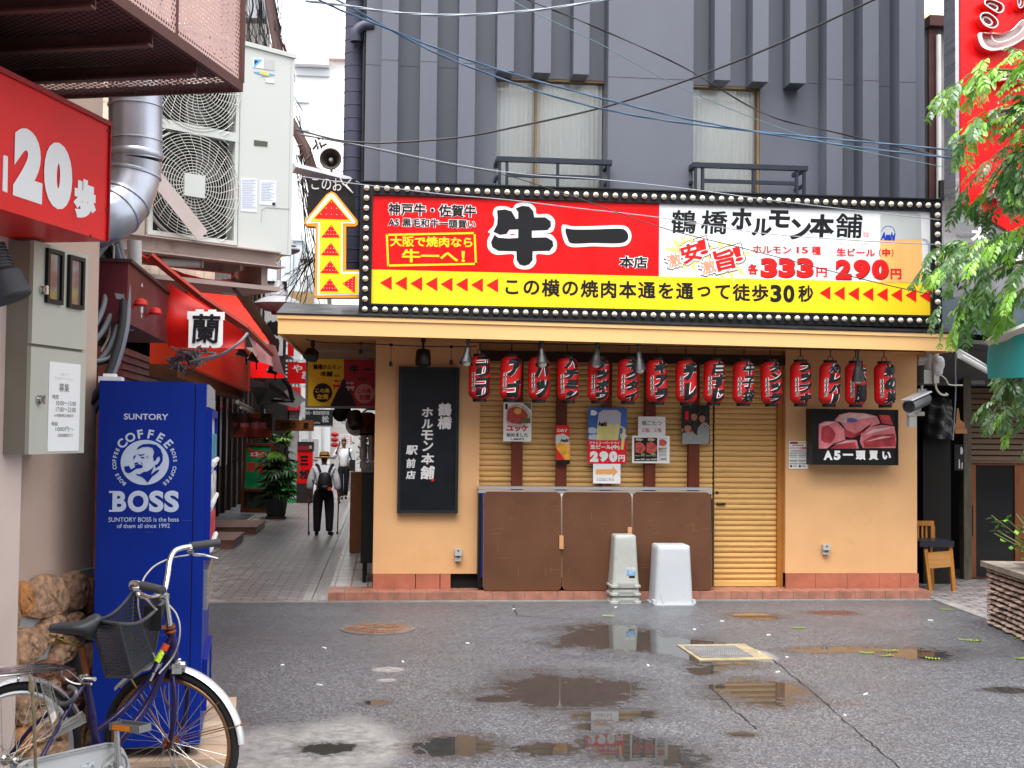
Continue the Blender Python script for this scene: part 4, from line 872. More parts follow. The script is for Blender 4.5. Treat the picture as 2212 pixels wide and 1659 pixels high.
# three brown boards leaning on it
WB = M('brown_board', hx('#66422e', .80), .6, spec=.2, var=.30, vs=1.6, stain=(.05, .025, .018), ss=2.0, stretch=(1, 1, .8))
WE = M('board_edge', hx('#9a6b46', .8), .7, var=.3, vs=12)
SCR = M('board_scratch', hx('#b58a60', .6), .7)
BG = 'brown boards leaning on the counter sign'
for i, (x0, x1, y1, lb) in enumerate(((1043, 1213, 1063, 'brown painted board leaning below the left brown post, leftmost of three'), (1214, 1366, 1063, 'brown painted board in the middle of three, behind the tall stack of bins'), (1367, 1537, 1062, 'brown painted board with rounded top corners, rightmost of three, behind the pale single bin'))):
    zb, zt = SZ+.004, FY(11.76).px(1290, y1)[1]; yb, yt = 11.70, 11.775; L_ = math.hypot(zt-zb, yt-yb)
    f = Fr((0, yb, zb), (1, 0, 0), (0, (yt-yb)/L_, (zt-zb)/L_)); a0, a1 = f.px(x0, 1150)[0]+.003, f.px(x1, 1150)[0]-.003
    def rr(a0, a1, b0, b1, r):
        pts = []
        for cx_, cy_, s0 in ((a1-r, b0+r, -90), (a1-r, b1-r, 0), (a0+r, b1-r, 90), (a0+r, b0+r, 180)):
            for k in range(5): an = R(s0+k*22.5); pts.append((cx_+r*math.cos(an), cy_+r*math.sin(an)))
        return pts
    W_ = thing('brown_board', lb, 'board', f.p((a0+a1)/2, 0), BG)
    p = MB(); p.poly(f, rr(a0+.004, a1-.004, .004, L_-.004, .045), .0, .0045); p.build('face', WB, W_)
    p = MB(); p.poly(f, rr(a0, a1, 0, L_, .05), -.014, .0); p.build('edge', WE, W_)
    p = MB(); rg = random.Random(40+i)
    for k in range(16):
        a, b = rg.uniform(a0+.05, a1-.08), rg.uniform(.05, L_-.05); l = rg.uniform(.02, .10)
        if rg.random() < .7: p.fb(f, a, b, min(a+l, a1-.02), b+.0014, .0045, .0052)
        else: p.fb(f, a, b, a+.0014, min(b+l, L_-.02), .0045, .0052)
    p.build('scratch', SCR, W_)
    if i < 2:
        q = f.px(*((1218, 1170) if i == 0 else (1359, 1152))); p = MB(); a, b = (a1-.02, q[1]) if i == 0 else (a1-.045, q[1])
        p.fb(f, a, b-.07, a+.04, b+.06, .005, .018); p.fb(f, a+.012, b-.05, a+.028, b+.04, .018, .02); p.build('handle', M('pine_block', hx('#c99566', .8), .6), W_)

# ------------------------------------------------------------------ plastic bins turned upside down on the road
def bin_body(p, cx, cy, z0, wb, wt, h, db=None, dt=None, r=.03, rim=.045):
    db = db or wb; dt = dt or wt
    def ring(w_, d_, z, r):
        out = []
        for sx, sy, s0 in ((1, -1, -90), (1, 1, 0), (-1, 1, 90), (-1, -1, 180)):
            for k in range(5): an = R(s0+k*22.5); out.append(V((cx+sx*(w_/2-r)+r*math.cos(an), cy+sy*(d_/2-r)+r*math.sin(an), z)))
        return out
    L = [ring(wb+.02, db+.02, z0, r+.01), ring(wb+.02, db+.02, z0+rim*.35, r+.01), ring(wb-.012, db-.012, z0+rim*.4, r), ring(wb-.016, db-.016, z0+rim, r)]
    L += [ring(lerp(wb-.02, wt, t), lerp(db-.02, dt, t), lerp(z0+rim, z0+h-.012, t), r) for t in (.0, .5, .93, 1)] + [ring(wt-.02, dt-.02, z0+h, r*.7)]
    vs = sum(L, []); n = 20; fs = []
    for i in range(len(L)-1):
        for j in range(n): j2 = (j+1) % n; fs.append((i*n+j, i*n+j2, (i+1)*n+j2, (i+1)*n+j))
    p.add(vs, fs, True); p.add(L[-1], [tuple(range(n))])
PB = M('bin_grey_plastic', (.36, .37, .35), .42, var=.10, vs=4, stain=(.20, .19, .16), ss=7, bump=.03)
PB2 = M('bin_pale_plastic', (.42, .44, .47), .4, var=.06, vs=4, stain=(.34, .34, .33), ss=5)
c = G(1345, 1304); cy = c.y+.14; GB = 'upside-down plastic bins'
c.x = at(1346, 1290, 'y', cy)[0]; sc_ = FOC/ (cy*1.0)
lay = [(0, .285, .245, .16, 'lowest grey rectangular bin of the upside-down stack, only its rim showing'), (.075, .278, .245, .16, 'middle grey rectangular bin of the upside-down stack, only its rim showing'), (.15, .272, .205, .49, 'grey rectangular bin with blue labels turned upside down on top of the stack of three')]
for z0, wb, wt, h, lb in lay:
    bn = thing('plastic_bin', lb, 'bin', (c.x, cy, z0), GB); p = MB(); bin_body(p, c.x, cy, z0, wb, wt, h, wb*1.05, wt*1.05, rim=.055); 
    p.build('bin_body', PB, bn)
    p = MB(); f = FY(cy-wb*.525-.012)
    for s in (-1, 1): p.fb(f, c.x+s*.075-.004, z0+.018, c.x+s*.075+.004, z0+.052, 0, .016)
    p.fb(f, c.x-.075, z0+.044, c.x+.075, z0+.052, 0, .014); p.build('handle', PB, bn)
    if h > .3:
        d = (wb*1.05-wt*1.05)/2; fl_ = Fr((0, cy-wb*.525+.010, z0+.055), (1, 0, 0), V((0, d-.008, h-.07)))
        p = MB(); p.fb(fl_, c.x+.03, .035, c.x+.085, .055, 0, .0025); p.build('label', INK, bn)
        p = MB(); p.fb(fl_, c.x+.005, .06, c.x+.045, .078, 0, .0025); p.fb(fl_, c.x+.05, .062, c.x+.092, .092, 0, .0025); p.fb(fl_, c.x+.01, .09, c.x+.04, .11, 0, .0025); p.build('label', M('label_blue', (.12, .34, .6), .5, var=.5, vs=60), bn)
        p = MB(); p.text(fl_, 'リサイクル', c.x+.0, .115, c.x+.09, .135, c=.002, bold=.02); p.build('lettering', M('label_white', (.75, .77, .78), .5), bn)
c = G(1450, 1309); cy = c.y+.2; c.x = at(1448, 1300, 'y', cy)[0]
bn = thing('plastic_bin', 'single large pale grey plastic tub turned upside down right of the bin stack', 'bin', (c.x, cy, 0), GB)
p = MB(); bin_body(p, c.x, cy, 0, .385, .315, .555, .36, .30, r=.045, rim=.04); p.build('bin_body', PB2, bn)
p = MB(); f = FY(cy-.19)
for s in (-1, 1): p.box(c.x+s*.19-.015, cy-.17, .012, c.x+s*.19+.015, cy-.10, .05)
P3 = [V((c.x-.135, cy-.150, .33)), V((c.x-.143, cy-.160, .14)), V((c.x-.115, cy-.172, .06)), V((c.x-.11, cy-.178, .03))]; p.tube(P3, .006)
p.build('rib', PB2, bn)

# ------------------------------------------------------------------ things set in the road
q = [G(735, 1360), G(896, 1360), G(815, 1345), G(815, 1374)]
mc_ = V(((q[0].x+q[1].x)/2, (q[2].y+q[3].y)/2, 0)); mr_ = (q[1]-q[0]).length/2
MH = thing('manhole_cover', 'round rusty brown manhole cover in the wet road left of the bins', 'manhole cover', mc_)
RU = M('rusty_iron', hx('#8a6a58', .62), .5, var=.35, vs=7, stain=(.18, .17, .17), ss=6)
p = MB(); p.lathe(mc_, [(mr_-.03, .0), (mr_-.03, .007), (mr_-.04, .008), (.001, .008)], 48, sm=False)
for k in range(60):
    a = k*2.399; r = (mr_-.07)*math.sqrt(k/60); x, y = mc_.x+r*math.cos(a), mc_.y+r*math.sin(a); dx_, dy_ = (.028, .008) if k % 2 else (.008, .028)
    p.box(x-dx_, y-dy_, .008, x+dx_, y+dy_, .0115)
p.build('lid', RU, MH)
p = MB(); p.lathe(mc_, [(mr_-.026, 0), (mr_-.026, .007), (mr_, .007), (mr_, 0)], 48, sm=False, caps=False); p.build('rim', M('worn_iron', (.13, .12, .115), .45, var=.3), MH)
gq = [G(1462, 1394), G(1608, 1392), G(1672, 1426), G(1512, 1428)]
GT = thing('drain_grate', 'steel drain grate in a concrete surround tinted by painted yellow reflection, in the wet road', 'grate', (gq[0]+gq[2])/2)
GU = M('grate_surround', hx('#a3977a', .75), .5, var=.3, vs=10, stain=(.14, .13, .12), ss=8)  # yellow reflection on the wet concrete is mixed into this colour
def bil(u, v, z): a = gq[0].lerp(gq[1], u); b = gq[3].lerp(gq[2], u); r = a.lerp(b, v); return V((r.x, r.y, z))
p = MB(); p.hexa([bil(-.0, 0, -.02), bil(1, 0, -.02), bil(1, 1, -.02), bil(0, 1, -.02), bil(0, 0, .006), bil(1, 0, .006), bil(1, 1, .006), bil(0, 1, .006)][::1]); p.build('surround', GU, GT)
p = MB(); i0, i1, j0, j1 = .06, .78, .16, .84
p.quad(bil(i0, j1, .0075), bil(i1, j1, .0075), bil(i1, j0, .0075), bil(i0, j0, .0075)); p.build('pit', DARK, GT)
p = MB()
for k in range(25):
    u = lerp(i0, i1, k/24); p.hexa([bil(u-.006, j0, .008), bil(u+.005, j0, .008), bil(u+.005, j1, .008), bil(u-.005, j1, .008), bil(u-.005, j0, .014), bil(u+.005, j0, .014), bil(u+.005, j1, .014), bil(u-.005, j1, .014)])
for k in range(9):
    v = lerp(j0, j1, k/8); p.hexa([bil(i0, v-.012, .0085), bil(i1, v-.012, .0085), bil(i1, v+.012, .0085), bil(i0, v+.012, .0085), bil(i0, v-.012, .0125), bil(i1, v-.012, .0125), bil(i1, v+.012, .0125), bil(i0, v+.012, .0125)])
p.build('bars', M('grate_steel', (.30, .30, .31), .4, metal=.3, var=.2), GT)
# litter and fallen leaf sprays on the wet road
rg = random.Random(5)
bits = [(1010, 1390), (700, 1400), (870, 1430), (1560, 1342), (1330, 1312), (1660, 1372), (1500, 1360), (1700, 1420), (1680, 1452), (1870, 1500), (2010, 1340), (1400, 1438), (1110, 1316), (690, 1480), (610, 1437), (1640, 1410), (1825, 1545)]
for i, (x, y) in enumerate(bits):
    c = G(x, y); l = rg.uniform(.008, .022); a = rg.uniform(0, 3); d = V((math.cos(a), math.sin(a), 0)); n_ = V((-d.y, d.x, 0))*rg.uniform(.003, .006)
    p = MB(); p.hexa([c-d*l-n_, c+d*l-n_, c+d*l+n_, c-d*l+n_, c-d*l-n_+V((0, 0, .006)), c+d*l-n_+V((0, 0, .006)), c+d*l+n_+V((0, 0, .007)), c-d*l+n_+V((0, 0, .006))])
    tag(p.build('paper_scrap', PAPER), 'tiny pale scrap of litter lying flat on the wet asphalt', 'litter', 'scraps of litter on the road')
LEAFY = M('fallen_leaf', (.20, .30, .04), .5, var=.2, vs=30)
for i, (x, y) in enumerate(((2043, 1318), (2062, 1313), (1726, 1358), (1872, 1412), (1924, 1407), (1916, 1418), (2082, 1384), (2110, 1386), (2012, 1424), (2200, 1380), (2206, 1424), (1310, 1332))):
    c = G(x, y); a = rg.uniform(-.6, .6); d = V((math.cos(a), math.sin(a), 0)); n_ = V((-d.y, d.x, 0)); p = MB()
    for s in range(5):
        o = c+d*(s-2)*.022+n_*.012*((s-2)**2)*.35
        for sg in (-1, 1):
            t_ = o+d*.012+n_*sg*.03; p.quad(o+V((0, 0, .004)), o+d*.016+n_*sg*.006+V((0, 0, .008)), t_+V((0, 0, .006)), o-d*.004+n_*sg*.018+V((0, 0, .010)))
    tag(p.build('fallen_leaf', LEAFY), 'bright yellow-green leaf spray fallen on the wet road', 'leaf', 'fallen leaf sprays on the road')
# ------------------------------------------------------------------ near building on the left
AZ = R(16); DV = V((math.sin(AZ), math.cos(AZ), 0))
w0 = Z(204, 1000, 6.25); LW = Fr((w0.x, w0.y, 0), DV)
LB_ = thing('left_building', 'pinkish plaster building at the left edge with a perforated metal balcony and rounded stone cladding', 'building', LW.p(-1, 0, -.5))
PINK = M('pink_plaster', hx('#cfb3a2', .82), .75, var=.07, vs=3, bump=.25, bs=120, stain=(.40, .32, .28), ss=2)
p = MB(); p.fb(LW, -4, -.2, 0, 5.2, -3, 0); p.build('wall', PINK, LB_)
FRM = M('door_frame_pink', hx('#dcc7bd', .9), .6, var=.04)
p = MB(); a = LW.px(30, 1300, .12)[0]; p.fb(LW, a-.30, -.2, a, 2.55, 0, .14); p.build('door_frame', FRM, LB_)
p = MB(); 
for k in range(40): p.fb(LW, a-.55, .0+k*.06, a-.301, .045+k*.06, .02, .06)
p.build('roller_shutter', M('beige_slats', hx('#b9a888', .8), .5, var=.1), LB_)
# rounded stones set in mortar
STN = M('cobble_stone', hx('#c39a7a', .75), .85, var=.55, vs=30, bump=.8, bs=55, stain=(.17, .09, .06), ss=14)
STO = M('cobble_stone_orange', hx('#c98a55', .8), .85, var=.5, vs=16, bump=1.0, bs=38, stain=(.2, .1, .05), ss=8)
STR = M('cobble_stone_red', hx('#a06a58', .75), .85, var=.5, vs=16, bump=1.0, bs=38, stain=(.14, .06, .05), ss=8)
rg = random.Random(3)
stones = [(110, 590, 48, 125, 1), (265, 575, 138, 150, 0), (445, 530, 78, 125, 0), (285, 775, 88, 100, 0), (140, 885, 102, 135, 0), (372, 912, 88, 88, 0), (440, 730, 62, 62, 0), (265, 1030, 95, 62, 2), (90, 1085, 60, 70, 0), (390, 1075, 62, 55, 2), (110, 1270, 75, 110, 0), (265, 1180, 85, 80, 0), (420, 1215, 70, 78, 2), (230, 1385, 100, 105, 0), (420, 1400, 92, 92, 0), (85, 1480, 70, 85, 1), (215, 1570, 95, 70, 0), (400, 1580, 90, 78, 0), (545, 560, 40, 110, 2), (545, 760, 45, 80, 0), (545, 950, 48, 95, 0), (545, 1150, 42, 90, 2), (548, 1340, 45, 85, 0), (545, 1520, 46, 80, 0), (20, 700, 48, 90, 0), (10, 950, 50, 120, 0)]
for (x, y, rx, ry, k) in stones:
    a, b = LW.px(*Q5(x, y)); ra = abs(LW.px(*Q5(x+rx, y))[0]-LW.px(*Q5(x-rx, y))[0])/2; rb = abs(LW.px(*Q5(x, y+ry))[1]-a*0-LW.px(*Q5(x, y-ry))[1])/2
    p = MB(); s0, s1 = rg.uniform(0, 6), rg.uniform(0, 6); vs = []; n, m_ = 22, 8
    if b-rb < .0: b = rb
    for i in range(m_+1):
        t = math.pi/2*i/m_; rr_ = math.sin(t)**.62; hh = math.cos(t)**.8
        for j in range(n):
            an = 2*math.pi*j/n; wv = 1+.09*math.sin(2*an+s0)+.07*math.sin(3*an+s1)+.03*math.sin(5*an+s0*2)
            vs.append(LW.p(a+ra*rr_*wv*math.copysign(abs(math.cos(an))**.85, math.cos(an)), b+rb*rr_*wv*math.copysign(abs(math.sin(an))**.85, math.sin(an)), .012+.055*hh+.006*math.sin(i*1.9+j*.9+s0)*(i < m_)))
    fs = [(i*n+j, (i+1)*n+j, (i+1)*n+(j+1) % n, i*n+(j+1) % n) for i in range(m_) for j in range(n)]
    p.add(vs, fs, True); p.build('stone', (STN, STO, STR)[k], LB_)
p = MB(); p.fb(LW, a if False else -1.5, -.2, 0, LW.px(110, 1245)[1], 0, .014); p.build('mortar', M('mortar_grey', (.30, .31, .32), .8, var=.2), LB_)
# perforated balcony
def perf(name, col, pitch, r, rough=.55):
    m = bpy.data.materials.new(name); m.use_nodes = True; t = m.node_tree; N = t.nodes.new; L = t.links.new
    uv = N('ShaderNodeUVMap'); sx = N('ShaderNodeSeparateXYZ'); L(uv.outputs[0], sx.inputs[0])
    def mm(op, a, b=None):
        n = N('ShaderNodeMath'); n.operation = op
        for i, q in enumerate((a, b)):
            if q is None: continue
            if isinstance(q, (int, float)): n.inputs[i].default_value = q
            else: L(q, n.inputs[i])
        return n.outputs[0]
    v = mm('DIVIDE', sx.outputs[1], pitch*.866); row = mm('FLOOR', v); odd = mm('MULTIPLY', mm('MODULO', row, 2), .5)
    u = mm('ADD', mm('DIVIDE', sx.outputs[0], pitch), odd)
    fu = mm('SUBTRACT', mm('FRACT', u), .5); fv = mm('MULTIPLY', mm('SUBTRACT', mm('FRACT', v), .5), .866)
    d = mm('SQRT', mm('ADD', mm('MULTIPLY', fu, fu), mm('MULTIPLY', fv, fv)))
    f = mm('LESS_THAN', d, r); tr = N('ShaderNodeBsdfTransparent'); mx = N('ShaderNodeMixShader'); b = t.nodes['Principled BSDF']
    b.inputs['Base Color'].default_value = (*col, 1); b.inputs['Roughness'].default_value = rough
    nz = N('ShaderNodeTexNoise'); nz.inputs['Scale'].default_value = 6; cr = N('ShaderNodeMix'); cr.data_type = 'RGBA'; L(nz.outputs['Fac'], cr.inputs[0]); cr.inputs[6].default_value = (*[c*.7 for c in col], 1); cr.inputs[7].default_value = (*[min(1, c*1.2) for c in col], 1); L(cr.outputs[2], b.inputs['Base Color'])
    L(f, mx.inputs[0]); L(b.outputs[0], mx.inputs[1]); L(tr.outputs[0], mx.inputs[2]); L(mx.outputs[0], t.nodes['Material Output'].inputs[0]); return m
def uvquad(name, corners, uvs, mat, parent):
    p = MB(); p.quad(*corners); o = p.build(name, mat, parent); l = o.data.uv_layers.new(name='UVMap')
    for i, q in enumerate(uvs): l.data[i].uv = q
    return o
CO = 1.0; ac, zc = LW.px(519, 197, CO); BH = 1.3
BAL = thing('balcony', 'perforated pinkish metal balcony jutting out above the red wall sign', 'balcony', LW.p(ac-1, zc, .5))
PF = perf('perforated_sheet', hx('#dcb5ae', .9), .0215, .28); PU = perf('perforated_floor', hx('#7a4f49', .55), .03, .36)
A0 = ac-3.0
uvquad('side_sheet', [LW.p(A0, zc, CO), LW.p(ac, zc, CO), LW.p(ac, zc+BH, CO), LW.p(A0, zc+BH, CO)], [(0, 0), (3.0, 0), (3.0, BH), (0, BH)], PF, BAL)
uvquad('end_sheet', [LW.p(ac, zc, CO), LW.p(ac, zc, 0), LW.p(ac, zc+BH, 0), LW.p(ac, zc+BH, CO)], [(0, 0), (CO, 0), (CO, BH), (0, BH)], PF, BAL)
uvquad('floor_sheet', [LW.p(A0, zc+.012, CO), LW.p(A0, zc+.012, .0), LW.p(ac, zc+.012, .0), LW.p(ac, zc+.012, CO)], [(0, 0), (0, CO), (3, CO), (3, 0)], PU, BAL)
BM = M('balcony_steel', hx('#6b4640', .7), .55, var=.2, vs=6)
p = MB(); p.fb(LW, A0, zc+.06, ac-.03, zc+.09, 0.01, CO-.02); p.build('deck', M('deck_dark', (.035, .024, .022), .8), BAL)
p = MB(); p.fb(LW, A0, zc-.003, ac+.003, zc+.04, CO-.006, CO+.012); p.fb(LW, ac-.006, zc-.003, ac+.008, zc+.04, .0, CO-.006); p.fb(LW, ac-.02, zc+.04, ac+.012, zc+BH, CO-.02, CO+.014)
am = LW.px(*Q1(1120, 300), CO)[0]; p.fb(LW, am-.01, zc+.04, am+.01, zc+BH, CO-.02, CO+.003); p.build('frame', BM, BAL)
p = MB()
for x, y in ((1253, 440), (973, 255), (612, 20)):
    a = LW.px(*Q1(x, y-8), CO-.02)[0]; p.fb(LW, a-.035, zc-.055, a+.0, zc-.045, .0, CO-.02); p.fb(LW, a-.006, zc-.045, a+.0, zc+.01, .0, CO-.02)
p.build('joist', BM, BAL)
# red box sign with white lettering
CS_ = .52
RS = thing('wall_sign', 'long red box sign with large white number and character on the left building', 'sign', LW.p(-1, 2.2, .4))
aR, zt = LW.px(235, 273, CS_); zb = LW.px(232, 522, CS_)[1]; fs_ = LW.sh(CS_)
p = MB(); p.fb(LW, -3.2, zb, aR, zt, .14, CS_); p.build('box', M('red_metal', (.74, .012, .012), .35, var=.1, vs=3, stain=(.30, .01, .012), ss=2.0), RS)
p = MB(); p.fb(LW, -3.2, zt, aR+.01, zt+.02, .13, CS_+.012); p.fb(LW, aR, zb, aR+.01, zt-.001, .13, CS_+.01); p.build('edge_trim', M('red_trim', (.34, .015, .018), .4, var=.2), RS)
p = MB()
for ch, r_, bo in (('2', (82, 822, 268, 1272), .085), ('0', (275, 905, 455, 1330), .085), ('歩', (462, 1140, 607, 1398), .075)):
    p.text(fs_, ch, *fs_.rc(*Q1.r(*r_)), c=.003, bold=bo)
p.poly(fs_, [fs_.px(*Q1(*q)) for q in ((18, 985), (46, 995), (42, 1225), (12, 1212))], 0, .003)
p.build('lettering', M('sign_white', (.80, .81, .82), .5), RS)
p = MB()
for x, y in ((684, 830), (690, 1015), (675, 1330), (575, 1500)): q = fs_.px(*Q1(x, y)); p.lathe(fs_.p(*q), [(.009, 0), (.007, .004), (0, .005)], 8, fs_.n)
p.build('screw', M('rust_screw', (.2, .03, .02), .6), RS)
# grey wall cabinet
CC = .26; fc = LW.sh(CC); aL, aRr = LW.px(*QN(222, 700), CC)[0], LW.px(*QN(607, 822), CC)[0]; z0 = LW.px(*QN(400, 1534), CC)[1]; z1 = LW.px(*QN(430, 90), CC)[1]; zm = LW.px(*QN(400, 790), CC)[1]
CB = thing('meter_cabinet', 'two-door pale grey metal cabinet with two small black-framed windows on the left wall', 'cabinet', LW.p((aL+aRr)/2, z0, .12))
CAB = M('cabinet_grey', hx('#c5c6b8', .80), .45, var=.04, vs=3, stain=(.42, .42, .38), ss=1.5)
p = MB(); p.fb(LW, aL, z0, aRr, z1, .0, CC-.02); p.build('case', M('cabinet_side', hx('#9b978a', .75), .5, var=.06), CB)
p = MB(); p.fb(LW, aL+.002, zm+.007, aRr, z1+.004, CC-.019, CC); d1 = p.build('door', CAB, CB)
p = MB(); p.fb(LW, aL, z0, aRr, zm-.007, CC-.019, CC); d2 = p.build('door', CAB, CB)
for r_ in ((315, 98, 430, 480), (470, 145, 578, 515)):
    a0, b0, a1, b1 = fc.rc(*QN.r(*r_)); p = MB(); e = .018
    p.fb(fc, a0, b0, a0+e, b1, 0, .016); p.fb(fc, a1-e, b0, a1, b1, 0, .016); p.fb(fc, a0+e, b0, a1-e, b0+e, 0, .016); p.fb(fc, a0+e, b1-e, a1-e, b1, 0, .016); w_ = p.build('window', BLACK, d1)
    p = MB(); p.fb(fc, a0+e, b0+e, a1-e, b1-e, 0, .004); p.build('window_pane', M('cabinet_glass', (.12, .12, .11), .04, spec=.9), d1)
for (x, y), d in (((293, 380), d1), ((270, 1152), d2)):
    q = fc.px(*QN(x, y)); p = MB(); p.lathe(fc.p(*q), [(.022, 0), (.022, .008), (.012, .009), (.012, .022), (0, .022)], 16, fc.n); p.fb(fc, q[0]-.004, q[1]-.02, q[0]+.012, q[1]+.018, .012, .026); p.build('lock', CHROME, d)
a0, b0, a1, b1 = fc.rc(*QN.r(338, 895, 557, 1516))
NP = thing('job_notice', 'tall white paper job notice with hours and wage stuck on the lower cabinet door', 'notice', fc.p((a0+a1)/2, b0)); p = MB(); p.fb(fc, a0, b0, a1, b1, .0, .003); p.build('sheet', PAPER, NP)
p = MB(); fn = fc.sh(.003)
def nt_(body, x0, y0, x1, y1, bo=0): p.text(fn, body, *fn.rc(*QN.r(x0, y0, x1, y1)), c=.001, bold=bo)
nt_('募集', 415, 1040, 487, 1100, .005); nt_('時間', 368, 1118, 410, 1150); nt_('10:00～15:00', 395, 1165, 534, 1195); nt_('17:00～23:00', 393, 1208, 532, 1240); nt_('※ 時間帯は相談可', 380, 1255, 518, 1278); nt_('時給', 362, 1308, 407, 1340); nt_('1000円～', 390, 1345, 520, 1378); nt_('（研修期間あり）', 405, 1392, 512, 1418)
p.build('lettering', M('grey_ink2', (.16, .16, .16), .6), NP)
p = MB(); nt_('スタッフ', 425, 968, 482, 988); nt_('アルバイト・パート', 385, 996, 512, 1016); p.build('lettering', M('faint_ink', (.45, .45, .45), .6), NP)
# floodlight at the very left
c = Z(-26, 535, 4.9); FLD = thing('floodlight', 'dark grey finned floodlight at the left edge under the red sign', 'lamp', c)
p = MB(); ax = (RT*.35-UP*.9).normalized(); p.lathe(c, [(.03, -.02), (.055, 0), (.06, .05), (.062, .10), (.085, .12), (.095, .22), (.09, .225), (.0, .2)], 20, ax)
for k in range(7): p.lathe(c+ax*(.0+k*.014), [(.068, 0), (.068, .006)], 20, ax)
p.build('housing', M('floodlight_grey', (.05, .053, .06), .5), FLD)
p = MB(); p.tube([c-ax*.02, c-RT*.25+UP*.05], .02); p.build('arm', BLACK, FLD)
# ------------------------------------------------------------------ big silver duct
DU = thing('exhaust_duct', 'large dented silver exhaust duct bending behind the red sign', 'duct', Z(292, 460, 6.6))
path = [Z(293, -60, 6.55), Z(293, 205, 6.55), Z(293, 300, 6.55), Z(293, 345, 6.55)]
bend = [Z(289, 375, 6.55), Z(281, 405, 6.53), Z(268, 433, 6.5), Z(250, 455, 6.45), Z(228, 470, 6.4)]
rD = 56/FOC*6.55
p = MB(); p.tube(path, rD, 28); p.build('pipe', GALV, DU)
p = MB(); p.tube(smooth([path[-1]]+bend+[Z(150, 495, 6.3)], 4), rD*1.0, 28); p.build('elbow', GALV, DU)
p = MB()
def bandring(c, d, r, w_=.012): p.lathe(c-d*w_, [(r, 0), (r+.006, w_*.5), (r+.006, w_*1.5), (r, w_*2)], 28, d)
for y in (231, 305, 335): c = Z(293, y, 6.55); bandring(c, V((0, 0, 1)), rD+.0012, .006 if y < 330 else .02)
pts = [path[-1]]+bend
for i in (1, 3, 4): d = (pts[i+1]-pts[i-1]).normalized(); bandring(pts[i], d, rD+.001, .011)
p.build('seam', GALV, DU)
# ------------------------------------------------------------------ air conditioner on a steel stand
pr = Z(633, 330, 8.7); AZc = R(52); FA = Fr((pr.x, pr.y, 0), (math.sin(AZc), math.cos(AZc), 0))
zT = FA.px(600, 108)[1]; zB = FA.px(600, 548)[1]; aLf = FA.px(322, 400)[0]; aS = FA.px(*Q1(1520, 900))[0]
AC = thing('air_conditioner', 'tall white double-fan outdoor air conditioner on a steel bracket beside the silver duct', 'air conditioner', FA.p(aLf/2, zB, -.15))
ACM = M('ac_white', hx('#d3d6d2', .80), .4, var=.03, vs=2); ACD = M('ac_interior', (.015, .015, .016), .7)
p = MB(); p.fb(FA, aS, zB, 0, zT-.03, -.32, 0); p.fb(FA, aLf, zB, aS, zB+.02, -.32, -.02); p.fb(FA, aLf, zT-.05, aS, zT-.03, -.32, -.02); p.fb(FA, aLf, zB+.02, aLf+.02, zT-.05, -.32, -.02); p.fb(FA, aLf-.01, zT-.03, .012, zT, -.33, .012); p.build('case', ACM, AC)
p = MB(); p.fb(FA, aLf+.02, zB+.02, aS, zT-.05, -.3, -.15); p.build('interior', ACD, AC)
mid = FA.px(*Q1(1300, 835))[1]; cA = FA.px(*Q1(1230, 1125))[0]; wA = (aS-aLf)/2
p = MB()
p.fb(FA, aLf, mid-.03, aS-.004, mid+.03, -.05, .004); p.fb(FA, aLf, zB+.02, aS-.004, zB+.05, -.05, .004); p.fb(FA, aLf, zT-.08, aS-.004, zT-.05, -.05, .004); p.fb(FA, aS-.03, zB+.05, aS-.004, mid-.03, -.05, .003); p.fb(FA, aS-.03, mid+.03, aS-.004, zT-.08, -.05, .003); p.fb(FA, aLf, zB+.05, aLf+.03, mid-.03, -.05, .003); p.fb(FA, aLf, mid+.03, aLf+.03, zT-.08, -.05, .003)
p.build('front_frame', ACM, AC)
for zc_ in ((zB+mid)/2+.0, (mid+zT)/2):
    ca_ = (aLf+aS)/2 if False else FA.px(*Q1(1230, 1125))[0]; rmax = .345
    p = MB()
    for k in range(15):
        r = .07+k*(rmax-.07)/14; P3 = [FA.p(ca_+r*math.cos(t_), zc_+r*math.sin(t_), .008) for t_ in (2*math.pi*i/40 for i in range(40))]; p.tube(P3, .0021, 4, closed=True)
    for k in range(4):
        r = rmax+.03+k*.03
        for s in range(4):
            for t_ in (0,):
                P3 = [FA.p(ca_+r*math.cos(an), zc_+r*math.sin(an), .008) for an in (math.pi/4+s*math.pi/2+d for d in (-.28+.05*k, -.1, .1, .28-.05*k)) if abs(r*math.cos(an)) < aS-ca_-.03 and abs(r*math.sin(an)) < .345]
                if len(P3) > 1: p.tube(P3, .0021, 4)
    for k in range(28):
        an = 2*math.pi*k/28; p.tube([FA.p(ca_+.06*math.cos(an), zc_+.06*math.sin(an), .006), FA.p(ca_+.2*math.cos(an+.12), zc_+.2*math.sin(an+.12), .004), FA.p(ca_+.345*math.cos(an+.33), zc_+.345*math.sin(an+.33), .004)], .0021, 4)
    gr = p.build('fan_grille', M('grille_wire', (.62, .62, .57), .45), AC)
    p = MB(); p.fb(FA, ca_-.075, zc_-.075, ca_+.075, zc_+.075, .004, .022); p.build('hub_cover', ACM, gr)
    p = MB()
    for k in range(3):
        an = 2*math.pi*k/3+.5; P = [FA.p(ca_+r*math.cos(an+d), zc_+r*math.sin(an+d), -.1+e) for r, d, e in ((.05, -.2, 0), (.33, -.1, .03), (.33, .75, -.04), (.05, .5, -.03))]; p.quad(*P)
    p.build('fan_blade', M('fan_dark', (.06, .06, .062), .4), gr)
    p = MB(); e = .012
    p.lathe(FA.p(ca_, zc_, -.03), [(rmax+.03, .0), (rmax+.02, .028)], 40, FA.n, caps=False)
    p.build('shroud', ACM, gr)
p = MB(); fp = FA.sh(.0); 
